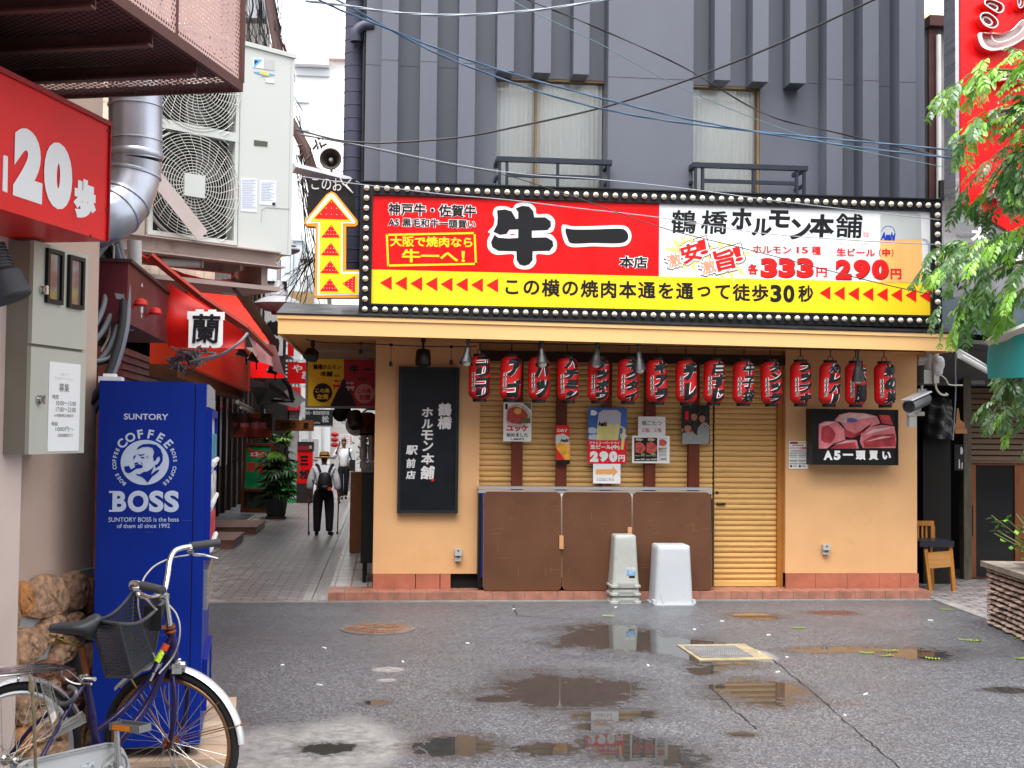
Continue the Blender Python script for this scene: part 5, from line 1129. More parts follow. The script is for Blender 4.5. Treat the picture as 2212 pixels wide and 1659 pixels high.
p.fb(FA, aS, zB, aS+.003, zT-.03, 0, .004); p.fb(FA, FA.px(*Q1(1840, 900))[0], zB, FA.px(*Q1(1842, 900))[0], zT-.03, 0, .002); p.build('panel_line', M('ac_line', (.4, .41, .4), .5), AC)
def acp(name, m, shapes=(), texts=(), c=.003): part(AC, FA, Q1, name, m, shapes, texts, c)
acp('badge', M('badge_grey', (.45, .45, .46), .4), [[(1676, 375), (1744, 385), (1744, 448), (1676, 440)]]); acp('badge', M('badge_pale', (.66, .70, .66), .4), [[(1606, 366), (1675, 375), (1675, 438), (1606, 428)]])
acp('badge', M('badge_blue', (.10, .38, .78), .4), [[(1615, 375), (1668, 380), (1618, 426), (1612, 424)], [(1612, 455), (1700, 462), (1745, 476), (1660, 486), (1690, 474), (1625, 466)]], c=.004)
acp('badge', INK, [[(1614, 384), (1640, 388), (1616, 410)]], c=.005); acp('lettering', M('ac_yellow', (.75, .65, .1), .4), texts=[('zeas', (1645, 455, 1708, 478), .03)], c=.0055)
acp('badge', M('badge_grey2', (.5, .5, .5), .4), [[(1685, 495), (1743, 502), (1743, 532), (1685, 526)]]); acp('badge', M('badge_pale2', (.68, .7, .68), .4), [[(1688, 498), (1740, 505), (1740, 529), (1688, 523)]], c=.0042)
acp('handle_recess', M('recess_dark', (.08, .08, .06), .6), [[(1614, 890), (1700, 900), (1698, 932), (1614, 925)]])
acp('data_sheet', M('sheet_pale', (.66, .69, .74), .6), [[(1530, 1130), (1635, 1138), (1630, 1350), (1527, 1342)], [(1650, 1146), (1755, 1152), (1752, 1308), (1648, 1300)]])
acp('lettering', M('faint_blue_ink', (.42, .46, .56), .6), [bx_(1536, 1142+k*11, 1628-(k*17) % 30, 1145+k*11) for k in range(17)]+[bx_(1658, 1160+k*10, 1745-(k*23) % 40, 1163+k*10) for k in range(12)], c=.0045); acp('lettering', INK, [bx_(1728, 1288, 1748, 1304)], c=.0055)
acp('hatch', M('ac_line', (.4, .41, .4), .5), [[(1660, 1330), (1685, 1314), (1840, 1325), (1840, 1329), (1688, 1319), (1664, 1335), (1660, 1410), (1657, 1410)]])
# stand
ST = thing('steel_bracket', 'pinkish steel bracket frame carrying the air conditioner', 'bracket', FA.p(aLf/2, zB-.25, -.1))
STM = M('bracket_paint', hx('#bda79f', .75), .5, var=.15, vs=4, stain=(.24, .11, .07), ss=5)
p = MB(); ar_ = FA.px(*Q1(1745, 1490))[0]; al_ = aLf-.25
p.fb(FA, al_, zB-.10, ar_, zB-.001, -.02, .03); p.fb(FA, al_, zB-.11, ar_+.03, zB-.101, -.02, .10); p.fb(FA, al_, zB-.009, ar_+.0, zB-.0015, .031, .09)
p.fb(FA, al_, zB-.12, ar_, zB-.02, -.42, -.36); p.fb(FA, ar_-.06, zB-.10, ar_-.005, zB-.03, -.35, -.03); p.fb(FA, (al_+ar_)/2, zB-.1, (al_+ar_)/2+.05, zB-.03, -.35, -.03)
p.fb(FA, al_, zB-.27, ar_+.02, zB-.24, -.45, .05); p.fb(FA, al_, zB-.30, al_+.06, zB-.12, -.42, .0); p.fb(FA, ar_-.1, zB-.239, ar_-.05, zB-.111, -.4, 0)
p.build('frame', STM, ST)
p = MB(); b0 = FA.px(*Q1(1020, 1160), .12); b1 = FA.px(*Q1(1290, 1500), .12); d = V((b1[0]-b0[0], b1[1]-b0[1])).normalized() if False else None
dx_, dz_ = b1[0]-b0[0], b1[1]-b0[1]; l_ = math.hypot(dx_, dz_); nx, nz = -dz_/l_*.05, dx_/l_*.05
p.poly(FA, [(b0[0]-nx-dx_*.3, b0[1]-nz-dz_*.3), (b1[0]-nx, b1[1]-nz), (b1[0]+nx, b1[1]+nz), (b0[0]+nx-dx_*.3, b0[1]+nz-dz_*.3)], .115, .12); p.build('brace', M('brace_white', hx('#cbbcb6', .85), .5, var=.1), ST)
# pipes under the stand
PIP = M('lagged_pipe', hx('#b8a27c', .75), .7, var=.25, vs=12)
p = MB(); p.tube(smooth([Z(275, 640, 8.1), Z(283, 560, 8.1), Z(300, 540, 8.1), Z(345, 545, 8.15), Z(480, 556, 8.4), Z(570, 563, 8.6), Z(598, 552, 8.65), Z(606, 530, 8.7), Z(607, 505, 8.75)], 6), [.035]*49, 12); tag(p.build('lagged_pipe', PIP), 'beige taped pipe running under the air conditioner bracket', 'pipe')
p = MB(); p.tube([Z(345, 566, 8.0), Z(430, 570, 8.2), Z(438, 570, 8.2)], .03, 12); p.tube([Z(290, 520, 6.9), Z(291, 686, 6.9)], .04, 14); p.tube(smooth([Z(291, 680, 6.9), Z(290, 694, 6.9), Z(284, 700, 6.9), Z(258, 700, 6.9)], 4), .038, 14); p.lathe(Z(291, 676, 6.9), [(.046, 0), (.046, .06)], 14); p.lathe(Z(291, 620, 6.9), [(.044, 0), (.044, .02)], 14)
dp = thing('drain_pipe', 'pale grey drain pipe bending left below the air conditioner bracket', 'pipe', Z(291, 690, 6.9)); p.build('pipe', M('pvc_pale', (.50, .48, .47), .45, var=.06), dp)
# thick cable bundles between cabinet and vending machine
cab = [([(240, 535), (262, 600), (266, 680), (250, 760), (222, 830), (170, 900)], .020), ([(250, 530), (268, 600), (270, 690), (255, 770), (225, 845), (170, 930)], .017), ([(228, 530), (252, 610), (256, 690), (238, 750), (205, 790), (175, 812)], .016), ([(222, 530), (240, 600), (240, 660), (222, 710), (195, 745), (176, 762)], .018), ([(215, 535), (228, 590), (226, 650), (212, 690), (190, 725), (176, 742)], .015), ([(236, 525), (215, 545), (200, 570), (186, 600), (176, 625)], .018), ([(230, 528), (208, 552), (195, 580), (184, 606), (174, 636)], .014), ([(246, 540), (256, 590), (252, 640), (230, 700), (205, 735), (180, 750)], .015), ([(262, 560), (272, 640), (268, 730), (240, 770), (205, 780), (178, 779)], .010), ([(265, 575), (275, 650), (270, 736), (242, 776), (206, 785), (178, 784)], .010), ([(255, 525), (270, 590), (274, 660), (268, 720), (245, 800), (205, 880), (172, 960)], .022)]
for k, (pts, r) in enumerate(cab):
    P3 = [Z(x, y, 6.55+.02*(k % 4)-.35*(i/(len(pts)-1))) for i, (x, y) in enumerate(pts)]; p = MB(); p.tube(smooth(P3, 7), r, 10)
    tag(p.build('power_cable', CABLE if k % 3 else CABLEB), 'thick grey cable in the sagging bundle right of the wall cabinet', 'cable', 'cable bundle beside the cabinet')
p = MB(); p.tube(smooth([Z(246, 530, 6.5), Z(243, 600, 6.5), Z(234, 660, 6.5), Z(236, 720, 6.45), Z(218, 760, 6.4)], 7), .006, 8); tag(p.build('power_cable', M('cable_pale', (.5, .48, .44), .5)), 'single thin pale cable hanging in front of the thick grey bundle', 'cable')
p = MB(); c = Z(246, 636, 6.5); 
for s in (0,): p.hexa([Z(230, 630, 6.42), Z(268, 636, 6.42), Z(268, 648, 6.42), Z(230, 642, 6.42), Z(230, 630, 6.62), Z(268, 636, 6.62), Z(268, 648, 6.62), Z(230, 642, 6.62)])
tag(p.build('cable_tie', M('tie_grey', (.28, .29, .32), .5)), 'grey strap binding the thick cable bundle', 'strap')
# ------------------------------------------------------------------ vending machine
VA = R(-6.05); q0 = Z(447, 826, 6.0); s0 = 6.0
U2 = V((math.sin(VA), math.cos(VA), 0)); U1 = V((U2.y, -U2.x, 0))        # U2 along the front (into the alley), U1 to the right
VF = Fr((q0.x, q0.y, 0), U1)                                           # side that carries the emblem; a runs left from 0 (negative)
zt = VF.px(330, 824)[1]; aL = VF.px(215, 822)[0]; zb = .085; VD = 1.02
VM = thing('vending_machine', 'tall blue drinks vending machine with a white pipe-smoker emblem on its side', 'vending machine', VF.p(aL/2, 0, -VD/2))
VB = M('vending_blue', (.0025, .021, .24), .4, spec=.2, var=.10, vs=2.2, stain=(.006, .022, .25), ss=3)
p = MB(); seam = VF.px(*QH(1005, 600))[0]
p.fb(VF, aL, zb, seam-.004, zt, -VD, 0); p.build('cabinet', VB, VM)
p = MB(); p.fb(VF, seam+.001, zb, 0, zt-.004, -VD, 0); dr = p.build('door', VB, VM)
p = MB(); p.fb(VF, seam-.004, zb+.01, seam+.001, zt-.01, -VD+.01, -.006); p.build('door_gap', DARK, VM)
VS = Fr(VF.p(0, 0, 0), U2)                                              # selling front, faces right
p = MB(); p.fb(VS, .07, 1.0, VD-.07, zt-.17, .001, .012); p.build('display_window', M('display_white', (.62, .64, .66), .25, var=.5, vs=14), dr)
rgv = random.Random(9)
for row in range(3):
    z_ = 1.03+row*.205; cl = MB()
    for k in range(9):
        c = VS.p(.13+k*.095, z_+.02, .016); cl.lathe(c, [(.012, 0), (.013, .008), (.013, .11), (.010, .125)], 10)
    cl.build('drink_can', M('can_mix_%d' % row, [(.45, .05, .04), (.55, .55, .52), (.06, .22, .30)][row], .3, var=.7, vs=9), dr)
    p = MB(); p.fb(VS, .07, z_-.03, VD-.07, z_+.0, .012, .032); p.build('shelf', M('shelf_white', (.72, .72, .70), .35), dr)
p = MB(); e = .03
p.fb(VS, .03, .97, .07, zt-.13, .0, .028); p.fb(VS, VD-.07, .97, VD-.03, zt-.13, 0, .028); p.fb(VS, .07, zt-.17, VD-.07, zt-.13, 0, .028); p.build('window_frame', VB, dr)
p = MB(); p.fb(VS, .03, zt-.12, VD-.03, zt-.01, .0, .012); p.build('header', M('header_metal', (.48, .46, .5), .25, metal=.4), dr)
p = MB(); p.fb(VS, .08, .72, VD-.08, .92, .0, .02); p.build('coin_panel', STEEL, dr)
p = MB(); p.fb(VS, .15, .22, VD-.2, .44, .0, .015); p.build('outlet', M('outlet_grey', (.10, .11, .14), .3), dr)
p = MB(); p.fb(VS, .15, .44, VD-.2, .47, .0, .025); p.fb(VS, .12, .22, .15, .47, 0, .025); p.fb(VS, VD-.2, .22, VD-.17, .47, 0, .025); p.build('outlet_trim', VB, dr)
p = MB()
for z_ in (1.02, 1.24, 1.44): p.tube([VS.p(.05, z_, .03), VS.p(VD-.05, z_, .03)], .014, 8)
p.build('shelf_bar', M('shelf_white', (.72, .72, .70), .35), dr)
p = MB()
for a in (aL+.06, -.06):
    for c in (-.08, -VD+.08): p.lathe(VF.p(a, 0, c), [(.028, .0), (.03, .012), (.014, .015), (.014, .086)], 12)
p.build('foot', BLACK, VM)
# emblem and lettering
VW = M('vending_white', hx('#c3cfe6', .92), .45)
el, eb = MB(), MB()
T(el, VF, 'SUNTORY', QH, (308, 343, 745, 402), bold=.022)
cE = VF.px(*QH(515, 822)); rx = abs(VF.px(*QH(752, 822))[0]-VF.px(*QH(276, 822))[0])/2; ry = abs(VF.px(*QH(515, 600))[1]-VF.px(*QH(515, 1044))[1])/2
el.poly(VF, [(cE[0]+rx*math.cos(t_), cE[1]+ry*math.sin(t_)) for t_ in (2*math.pi*i/48 for i in range(48))], -.001, .002)
def ringtext(mb, body, a0, a1, r, h, bold, wk=1.0):              # letters standing on an arc
    n = len(body)
    for i, ch in enumerate(body):
        if ch == ' ': continue
        an = R(lerp(a0, a1, (i+.5)/n)); ca, cb = cE[0]+rx*r*math.cos(an), cE[1]+ry*r*math.sin(an)
        vs, fs, x0, y0, x1, y1 = raw(ch, bold); rot = an-math.pi/2 if a0 > a1 else an+math.pi/2
        s = h/(y1-y0); mx, my = (x0+x1)/2, (y0+y1)/2; cr, sr = math.cos(rot), math.sin(rot)
        mb.add([VF.p(ca+((x-mx)*s*wk*cr-(y-my)*s*sr)*rx/ry, cb+((x-mx)*s*wk*sr+(y-my)*s*cr), .002+z*s*.04) for x, y, z in vs], fs)
ringtext(el, 'COFFEE', 149, 31, 1.27, ry*.40, .03)
ringtext(el, 'BOSS COFFEE', 232, 150, 1.26, ry*.165, .03); ringtext(el, 'BOSS COFFEE', 30, -52, 1.26, ry*.165, .03)
# stylised head with a pipe, in blue on the disc
for pts in ([(432, 700), (455, 665), (500, 642), (560, 638), (625, 648), (670, 690), (692, 750), (690, 810), (660, 855), (622, 880), (612, 850), (640, 838), (664, 800), (662, 765), (640, 770), (620, 805), (604, 812), (594, 765), (606, 720), (590, 680), (545, 668), (490, 672)],
            [(400, 775), (412, 755), (430, 750), (418, 775), (408, 795)], [(442, 740), (480, 745), (520, 735), (500, 752), (470, 760)], [(472, 770), (505, 768), (515, 778), (488, 785)], [(410, 830), (440, 820), (455, 825), (440, 838), (418, 845)],
            [(310, 862), (358, 855), (378, 890), (420, 868), (415, 850), (450, 838), (485, 848), (496, 865), (490, 875), (430, 885), (380, 920), (350, 930), (320, 912)], [(465, 812), (490, 830), (500, 850), (488, 838)],
            [(425, 932), (460, 940), (505, 915), (540, 910), (580, 885), (605, 862), (585, 915), (575, 940), (620, 905), (645, 892), (660, 900), (620, 940), (590, 960), (560, 1000), (542, 1022), (510, 985), (480, 962), (440, 950)],
            [(528, 765), (550, 755), (552, 760), (530, 770)], [(530, 775), (552, 778), (550, 782)]):
    eb.poly(VF, [VF.px(*QH(*q)) for q in pts], .001, .0035)
# BOSS in heavy slab letters
for ch, l, r_ in (('O', 346, 550), ('S', 556, 700), ('S', 706, 850)): T(el, VF, ch, QH, (l, 1100, r_, 1312), bold=.045)
T(el, VF, 'B', QH, (195, 1104, 332, 1308), bold=.045)
for sr_ in ((162, 1104, 225, 1122), (162, 1290, 225, 1308)): el.poly(VF, [VF.px(*QH(*q)) for q in bx_(*sr_)], -.001, .0025)
for sr_ in ((676, 1120, 692, 1165), (560, 1245, 576, 1300), (826, 1120, 842, 1165), (710, 1245, 726, 1300)): el.poly(VF, [VF.px(*QH(*q)) for q in bx_(*sr_)], -.001, .0022)
T(el, VF, 'SUNTORY BOSS is the boss', QH, (156, 1362, 848, 1406), bold=.006); T(el, VF, 'of them all since 1992', QH, (240, 1425, 760, 1468), bold=.006)
el.build('lettering', VW, VM); eb.build('emblem', VB, VM)
# pale tiled plinth under the machine
p = MB(); q = [G(205, 1655), G(470, 1660)]
o_ = VF.p(0, 0, 0); p.fb(VF, aL-.35, -.1, .16, .028, -VD-.3, .05)
PL = tilemat('plinth_tiles', hx('#d8bfa6', .75), hx('#cfae90', .75), (.3, .28, .26), .3, .3, off=0, rough=.35, ms=.006); struct(p.build('tiled_plinth', PL))
p = MB(); rgs = random.Random(12)
for k in range(16):
    a, b = rgs.uniform(aL+.05, -.1), rgs.choice((rgs.uniform(.1, .5), rgs.uniform(.2, 1.7))); l = rgs.uniform(.01, .06); p.fb(VF, a, b, a+(l if k % 3 else .0016), b+(.0016 if k % 3 else l), 0, .0012)
p.build('scratch', M('blue_scuff', (.05, .08, .34), .6), VM)
# white object lying on the machine
p = MB(); c = VF.px(*QJ(270, 1135), -.3); f = VF.sh(-.3); p.fb(f, c[0]-.05, zt, c[0]+.06, zt+.03, -.1, .05); p.fb(f, c[0]-.03, zt+.03, c[0]+.03, zt+.045, -.06, .03)
tag(p.build('plastic_box', WHITE), 'small white plastic box lying on top of the blue vending machine', 'box')
# ------------------------------------------------------------------ alley, left side
LF = R(-2.3)                                                # the left-hand shops bear slightly left
def LX(x0): return Fr((x0, 9, 0), (math.sin(LF), math.cos(LF), 0))
def shop(name, label, parts, loc): 
    o = thing(name, label, 'building', loc)
    for nm, m, fn in parts: p = MB(); fn(p); p.build(nm, m, o)
    return o
SL = LX(-2.42)
MAR = M('maroon_siding', hx('#6a2722', .6), .55, var=.15, vs=4)
def siding(p, a0, a1, z0, z1, c0, pitch=.075):
    z = z0
    while z < z1: p.hexa([SL.p(a0, z, c0+.022), SL.p(a1, z, c0+.022), SL.p(a1, z, c0-.05), SL.p(a0, z, c0-.05), SL.p(a0, z+pitch-.006, c0+.006), SL.p(a1, z+pitch-.006, c0+.006), SL.p(a1, z+pitch-.006, c0-.05), SL.p(a0, z+pitch-.006, c0-.05)]); z += pitch
ORG = M('orange_plaster', hx('#e59a68', .8), .6, var=.08)
shop('maroon_shop', 'shop behind the vending machine with maroon boarded front, dark door and orange upper wall', [
    ('siding', MAR, lambda p: (siding(p, -2.2, .9, 0, 2.35, 0), siding(p, 3.2, 8.4, 0, 2.35, 0))), ('wall', ORG, lambda p: (p.fb(SL, -2.3, 2.36, 1.25, 2.62, -.3, .10), p.fb(SL, -.9, 2.63, 1.25, 5.2, -.3, .05))),
    ('door_post', M('rusty_post', hx('#6a3326', .7), .6, var=.3), lambda p: (p.fb(SL, .95, 0, 1.05, 2.35, -.1, .05), p.fb(SL, 2.55, 0, 2.68, 2.35, -.1, .05))),
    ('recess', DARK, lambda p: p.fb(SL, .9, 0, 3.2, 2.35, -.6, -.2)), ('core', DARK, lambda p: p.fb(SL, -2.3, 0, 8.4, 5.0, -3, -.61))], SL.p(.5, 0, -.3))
# maroon box sign with two red lamps
c0 = Z(364, 637, 8.0); BS = Fr((c0.x, c0.y, 0), (math.sin(LF), math.cos(LF), 0))
zt, zb = BS.px(364, 637)[1], BS.px(361, 741)[1]; aN = BS.px(276, 600)[0]
MS = thing('maroon_box_sign', 'blank dark maroon box sign with red spot lamps on the left of the alley', 'sign', BS.p(-.5, zb, -.15))
p = MB(); p.fb(BS, aN, zb, 0, zt, -.32, 0); p.build('box', M('maroon_box', hx('#6e2530', .62), .5, var=.2, vs=4, stain=(.18, .07, .08), ss=4, stretch=(2, 2, .4)), MS)
p = MB(); p.fb(BS, aN-.01, zt, .012, zt+.018, -.33, .02); p.build('edge_trim', M('maroon_dark', (.05, .02, .022), .5), MS)
for x, y in ((615, 365), (765, 455)):
    q = BS.px(*QJ(x, y), .06); p = MB(); p.lathe(BS.p(q[0], q[1]+.01, .05), [(.012, .02), (.03, .012), (.038, -.012), (.034, -.02)], 14); p.tube([BS.p(q[0], q[1]-.02, 0), BS.p(q[0], q[1]+.02, .05)], .008); p.build('lamp', M('lamp_red', (.55, .02, .015), .35), MS)
# red awning with arms
AW = thing('red_awning', 'large red awning with a brush character on its hanging sheet, over the alley', 'awning', Z(470, 660, 10))
AWR = M('awning_red', (.74, .014, .010), .42, var=.10, vs=2, bump=.35, bs=7)
t = AWR.node_tree; b = t.nodes['Principled BSDF']; tl = t.nodes.new('ShaderNodeBsdfTranslucent'); tl.inputs[0].default_value = (.9, .03, .02, 1); mx = t.nodes.new('ShaderNodeMixShader'); mx.inputs[0].default_value = .45; t.links.new(b.outputs[0], mx.inputs[1]); t.links.new(tl.outputs[0], mx.inputs[2]); t.links.new(mx.outputs[0], t.nodes['Material Output'].inputs[0])

AWS = bpy.data.materials.new('awning_translucent'); AWS.use_nodes = True; t = AWS.node_tree; b = t.nodes['Principled BSDF']; b.inputs['Base Color'].default_value = (.72, .03, .025, 1); b.inputs['Roughness'].default_value = .6
tl = t.nodes.new('ShaderNodeBsdfTranslucent'); tl.inputs[0].default_value = (.85, .05, .035, 1); mx = t.nodes.new('ShaderNodeMixShader'); mx.inputs[0].default_value = .65
t.links.new(b.outputs[0], mx.inputs[1]); t.links.new(tl.outputs[0], mx.inputs[2]); t.links.new(mx.outputs[0], t.nodes['Material Output'].inputs[0])
p = MB(); ft = FY(8.1); rows = []
out = [(890, 140), (1000, 215), (1190, 345), (1440, 500), (1690, 655), (1688, 745), (1690, 832), (1400, 822), (1150, 812), (872, 800), (876, 560), (884, 330)]
nx_, nz_ = 22, 12
gx0, gz0, gx1, gz1 = *ft.px(*QJ(875, 805)), *ft.px(*QJ(1692, 140))
def topz(a):                                                # upper edge follows the arm
    x = lerp(880, 1690, (a-gx0)/(gx1-gx0)); y = 140+max(0, x-880)*.636; return ft.px(*QJ(x, y))[1]
vs = []
for i in range(nx_+1):
    a = lerp(gx0, gx1, i/nx_); zt_ = topz(a); zb_ = lerp(gz0, ft.px(*QJ(1690, 832))[1], i/nx_)
    for j in range(nz_+1):
        z = lerp(zb_, zt_, j/nz_); vs.append(ft.p(a, z, .035*math.sin(9*a+6*z)+.03*math.sin(17*z-5*a)))
n = nz_+1; p.add(vs, [(i*n+j, (i+1)*n+j, (i+1)*n+j+1, i*n+j+1) for i in range(nx_) for j in range(nz_)], True)
sh_ = p.build('hanging_sheet', AWR, AW, sharp=180)
p1, p2 = MB(), MB(); r_ = ft.rc(*QJ.r(1150, 480, 1440, 785)); e = .03
p1.text(ft, '蘭', r_[0]-e, r_[1]-e, r_[2]+e, r_[3]+e, c=.075, bold=.08); p2.text(ft, '蘭', *r_, c=.080, bold=.018, shear=.05)
p1.build('lettering', WHITE, sh_); p2.build('lettering', INK, sh_)
A_, B_, C_, D_ = Z(290, 540, 7.9), Z(505, 608, 8.3), Z(592, 738, 13.6), Z(527, 708, 12.6)
p = MB(); nA = 16; vs = []
for i in range(nA+1):
    for j in range(7):
        q = A_.lerp(B_, j/6).lerp(D_.lerp(C_, j/6), i/nA); vs.append(q-V((0, 0, .05*math.sin(math.pi*j/6)+.015*math.sin(i*1.7))))
p.add(vs, [(i*7+j, (i+1)*7+j, (i+1)*7+j+1, i*7+j+1) for i in range(nA) for j in range(6)], True); p.build('canopy', AWS, AW, sharp=180)
p = MB(); p.tube([Z(325, 552, 7.8), Z(360, 582, 7.85), Z(432, 640, 7.9)], .024, 4); p.tube([Z(432, 640, 7.9), Z(529, 705, 8.0), Z(588, 765, 10.5)], .024, 4); p.build('arm', M('arm_red', hx('#a03428', .7), .5, var=.1), AW)
p = MB(); p.tube([Z(505, 612, 8.35), Z(594, 742, 13.7)], [.045, .05], 4); p.build('front_bar', M('bar_brown', hx('#4a342c', .7), .5), AW)
p = MB(); c = Z(503, 617, 8.7); p.box(c.x-.07, c.y-.05, c.z-.07, c.x+.04, c.y-.01, c.z+.04); p.build('end_cap', WHITE, AW)
p = MB(); v0, v1, v2, v3 = Z(531, 716, 8.4), Z(592, 748, 13.2), Z(617, 815, 14.0), Z(543, 764, 8.8); vs = []
for i in range(13):
    for j in range(4):
        q = v0.lerp(v1, i/12).lerp(v3.lerp(v2, i/12), j/3); vs.append(q+V((.03*math.sin(i*1.3+j*.4), 0, 0)))
p.add(vs, [(i*4+j, (i+1)*4+j, (i+1)*4+j+1, i*4+j+1) for i in range(12) for j in range(3)], True); p.build('valance', M('valance_pink', hx('#c98f94', .8), .7, var=.08), AW, sharp=180)
# red fascia boards below the awning
fa = Z(540, 757, 15.0); RF = Fr((fa.x, fa.y, 0), (math.sin(LF), math.cos(LF), 0)); a0 = RF.px(402, 800)[0]; zb, zt = RF.px(538, 846)[1], RF.px(538, 757)[1]
RB = thing('red_shop_fascia', 'plain orange-red shop fascia board below the red awning', 'fascia', RF.p(a0/2, zb, -.2))
RDP = M('fascia_red', (.70, .05, .012), .5, var=.08); am = RF.px(482, 780)[0]
p = MB(); p.fb(RF, a0, zb, am-.006, zt+.06, -.25, 0); p.fb(RF, am+.006, zb, -.2, zt, -.25, 0); p.fb(RF, -.19, zb, 0, zt, -.25, .012); p.build('board', RDP, RB)
p = MB(); p.fb(RF, a0, zb-.09, 0, zb-.002, -.25, -.06); p.build('soffit', M('wood_soffit', hx('#7a4b2c', .6), .6, var=.4, vs=9), RB)
fb_ = Z(600, 800, 14.0); f = FY(fb_.y); p = MB(); p.poly(f, [f.px(*QA(*q)) for q in ((600, 190), (860, 190), (1028, 378), (1000, 404), (598, 400))], -.05, 0)
rp = p.build('red_panel', RED); rp.name = 'red_banner'; tag(rp, 'red sheet hanging behind the pink awning valance', 'banner')
p = MB()
# dark cone lamps on the fascia
for k, (x, y, d) in enumerate(((500, 95, 11.6), (630, 165, 12.6), (865, 315, 13.6))):
    c = Z(*QA(x, y), d); o = thing('cone_lamp', ['nearest and largest black cone lamp on the red fascia', 'middle black cone lamp below the pink valance', 'farthest black cone lamp at the tip of the red panel'][k], 'lamp', c, 'black cone lamps under the red awning')
    p = MB(); p.lathe(c, [(.015, -.06), (.02, -.04), (.055, .05), (.052, .05), (.01, .0)], 14, (-.75, -.2, .5)); p.build('lamp_shade', BLACK, o)
    p = MB(); p.tube([c+V((.03, .0, -.02)), c+V((.02, .15, -.10))], .008); p.build('arm', BLACK, o)
# tangle of cables under the sheet
rg = random.Random(11); p = MB()
for k in range(16):
    x, y = rg.uniform(385, 440), rg.uniform(755, 790); pts = [Z(x, y, 8.4)]
    for j in range(5): pts.append(Z(x+rg.uniform(-30, 30), y+rg.uniform(-16, 22), 8.4+rg.uniform(-.1, .1)))
    p.tube(smooth(pts, 5), rg.choice((.004, .005, .008)), 6)
p.tube(smooth([Z(445, 778, 7.95), Z(480, 765, 7.95), Z(515, 742, 7.95), Z(535, 720, 8.0)], 5), .010, 8)
tag(p.build('cable_tangle', CABLE), 'tangled grey cables bunched under the red hanging sheet', 'cables')['kind'] = 'stuff'
# dark shop with hanging signs
S2 = Fr((-3.05, 9, 0), (0, 1, 0))
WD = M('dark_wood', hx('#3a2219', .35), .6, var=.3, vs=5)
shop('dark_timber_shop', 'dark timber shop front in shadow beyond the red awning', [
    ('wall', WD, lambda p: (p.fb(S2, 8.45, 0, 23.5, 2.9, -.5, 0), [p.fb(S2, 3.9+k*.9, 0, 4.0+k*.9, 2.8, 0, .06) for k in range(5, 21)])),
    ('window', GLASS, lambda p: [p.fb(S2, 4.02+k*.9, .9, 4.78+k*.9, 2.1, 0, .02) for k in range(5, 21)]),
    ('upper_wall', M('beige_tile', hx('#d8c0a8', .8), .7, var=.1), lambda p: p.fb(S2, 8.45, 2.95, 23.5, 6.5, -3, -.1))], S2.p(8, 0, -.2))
f = FY(16)
RO = thing('shop_roof', 'dark corrugated lean-to roof over the timber shop', 'roof', Z(560, 830, 14))
p = MB(); p.sheet([Z(540, 822, 13), Z(582, 826, 13), Z(630, 858, 19), Z(560, 868, 19)], .06); p.build('roof_sheet', M('roof_dark', (.022, .022, .024), .6, var=.3), RO)
p = MB(); p.tube([Z(512, 868, 13), Z(575, 900, 17)], .02); p.tube([Z(520, 880, 13), Z(578, 906, 17)], .015); p.build('gutter', GREYP, RO)
RO2 = thing('curved_awning', 'grey curved plastic awning beyond the dark roof', 'awning', Z(640, 860, 17))
p = MB(); vs = []
for i in range(9):
    t_ = i/8
    for x, y, d in ((588, 863, 16), (624+8*math.sin(t_*1.5), 843, 16.5)): pass
    a = Z(lerp(586, 634, t_), 866-26*math.sin(t_*math.pi*.5), 16.4); b = Z(lerp(640, 664, t_), 882-16*math.sin(t_*math.pi*.5), 21); vs += [a, b]
p.add(vs, [(2*i, 2*i+1, 2*i+3, 2*i+2) for i in range(8)], True); p.build('sheet', M('grey_plastic', (.5, .5, .53), .3, var=.1), RO2)
p = MB(); p.tube(smooth([Z(612, 818, 16.3), Z(624, 835, 16.3), Z(630, 858, 16.3), Z(634, 866, 16.3)], 5), .03, 8); p.tube([Z(586, 866, 16.3), Z(634, 866, 16.3)], .025, 6); p.build('arm', BLACK, RO2)
def hang(name, label, cat, q, rect, d, mat, t=.12, fr=None):
    c = Z(*q((rect[0]+rect[2])/2, rect[3]), d); f = FY(c.y); a0, b0, a1, b1 = f.rc(*q.r(*rect)); o = thing(name, label, cat, f.p((a0+a1)/2, b0))
    p = MB(); p.fb(f, a0, b0, a1, b1, -t, 0); p.build('panel', mat, o)
    if fr:
        p = MB(); e = .03; p.fb(f, a0-e, b0-e, a0, b1+e, -t, .02); p.fb(f, a1, b0-e, a1+e, b1+e, -t, .02); p.fb(f, a0, b0-e, a1, b0, -t, .02); p.fb(f, a0, b1, a1, b1+e, -t, .02); p.build('frame', fr, o)
    return o, f
def let(o, f, q, mat, items, c=.003, name='lettering', shapes=()): return part(o, f, q, name, mat, shapes, items, c)
o, f = hang('grill_sign', 'dark box sign with glowing red-brown grill picture and pinkish characters', 'sign', QA, (350, 838, 852, 1142), 14.5, M('sign_dark_brown', (.035, .018, .014), .4, var=.5, vs=6))
let(o, f, QA, M('ember', (.30, .04, .015), .5, var=.7, vs=7), [], .002, 'picture', [[(390, 1130), (450, 1040), (520, 960), (700, 930), (800, 1000), (850, 1060), (850, 1135)], [(575, 842), (725, 842), (720, 900), (580, 900)], [(380, 960), (430, 950), (430, 1000), (385, 1005)]])
let(o, f, QA, M('pink_glow', (.50, .16, .14), .5), [('味処', (470, 955, 590, 1010), .03), ('鶴橋', (600, 945, 795, 1030), .03)])
o, f = hang('wooden_sign', 'orange-brown wooden sign board with one black character at its right end', 'sign', QA, (900, 920, 1370, 1056), 17, M('sign_wood', hx('#b06a34', .75), .5, var=.45, vs=3, stretch=(1, 1, 4)))
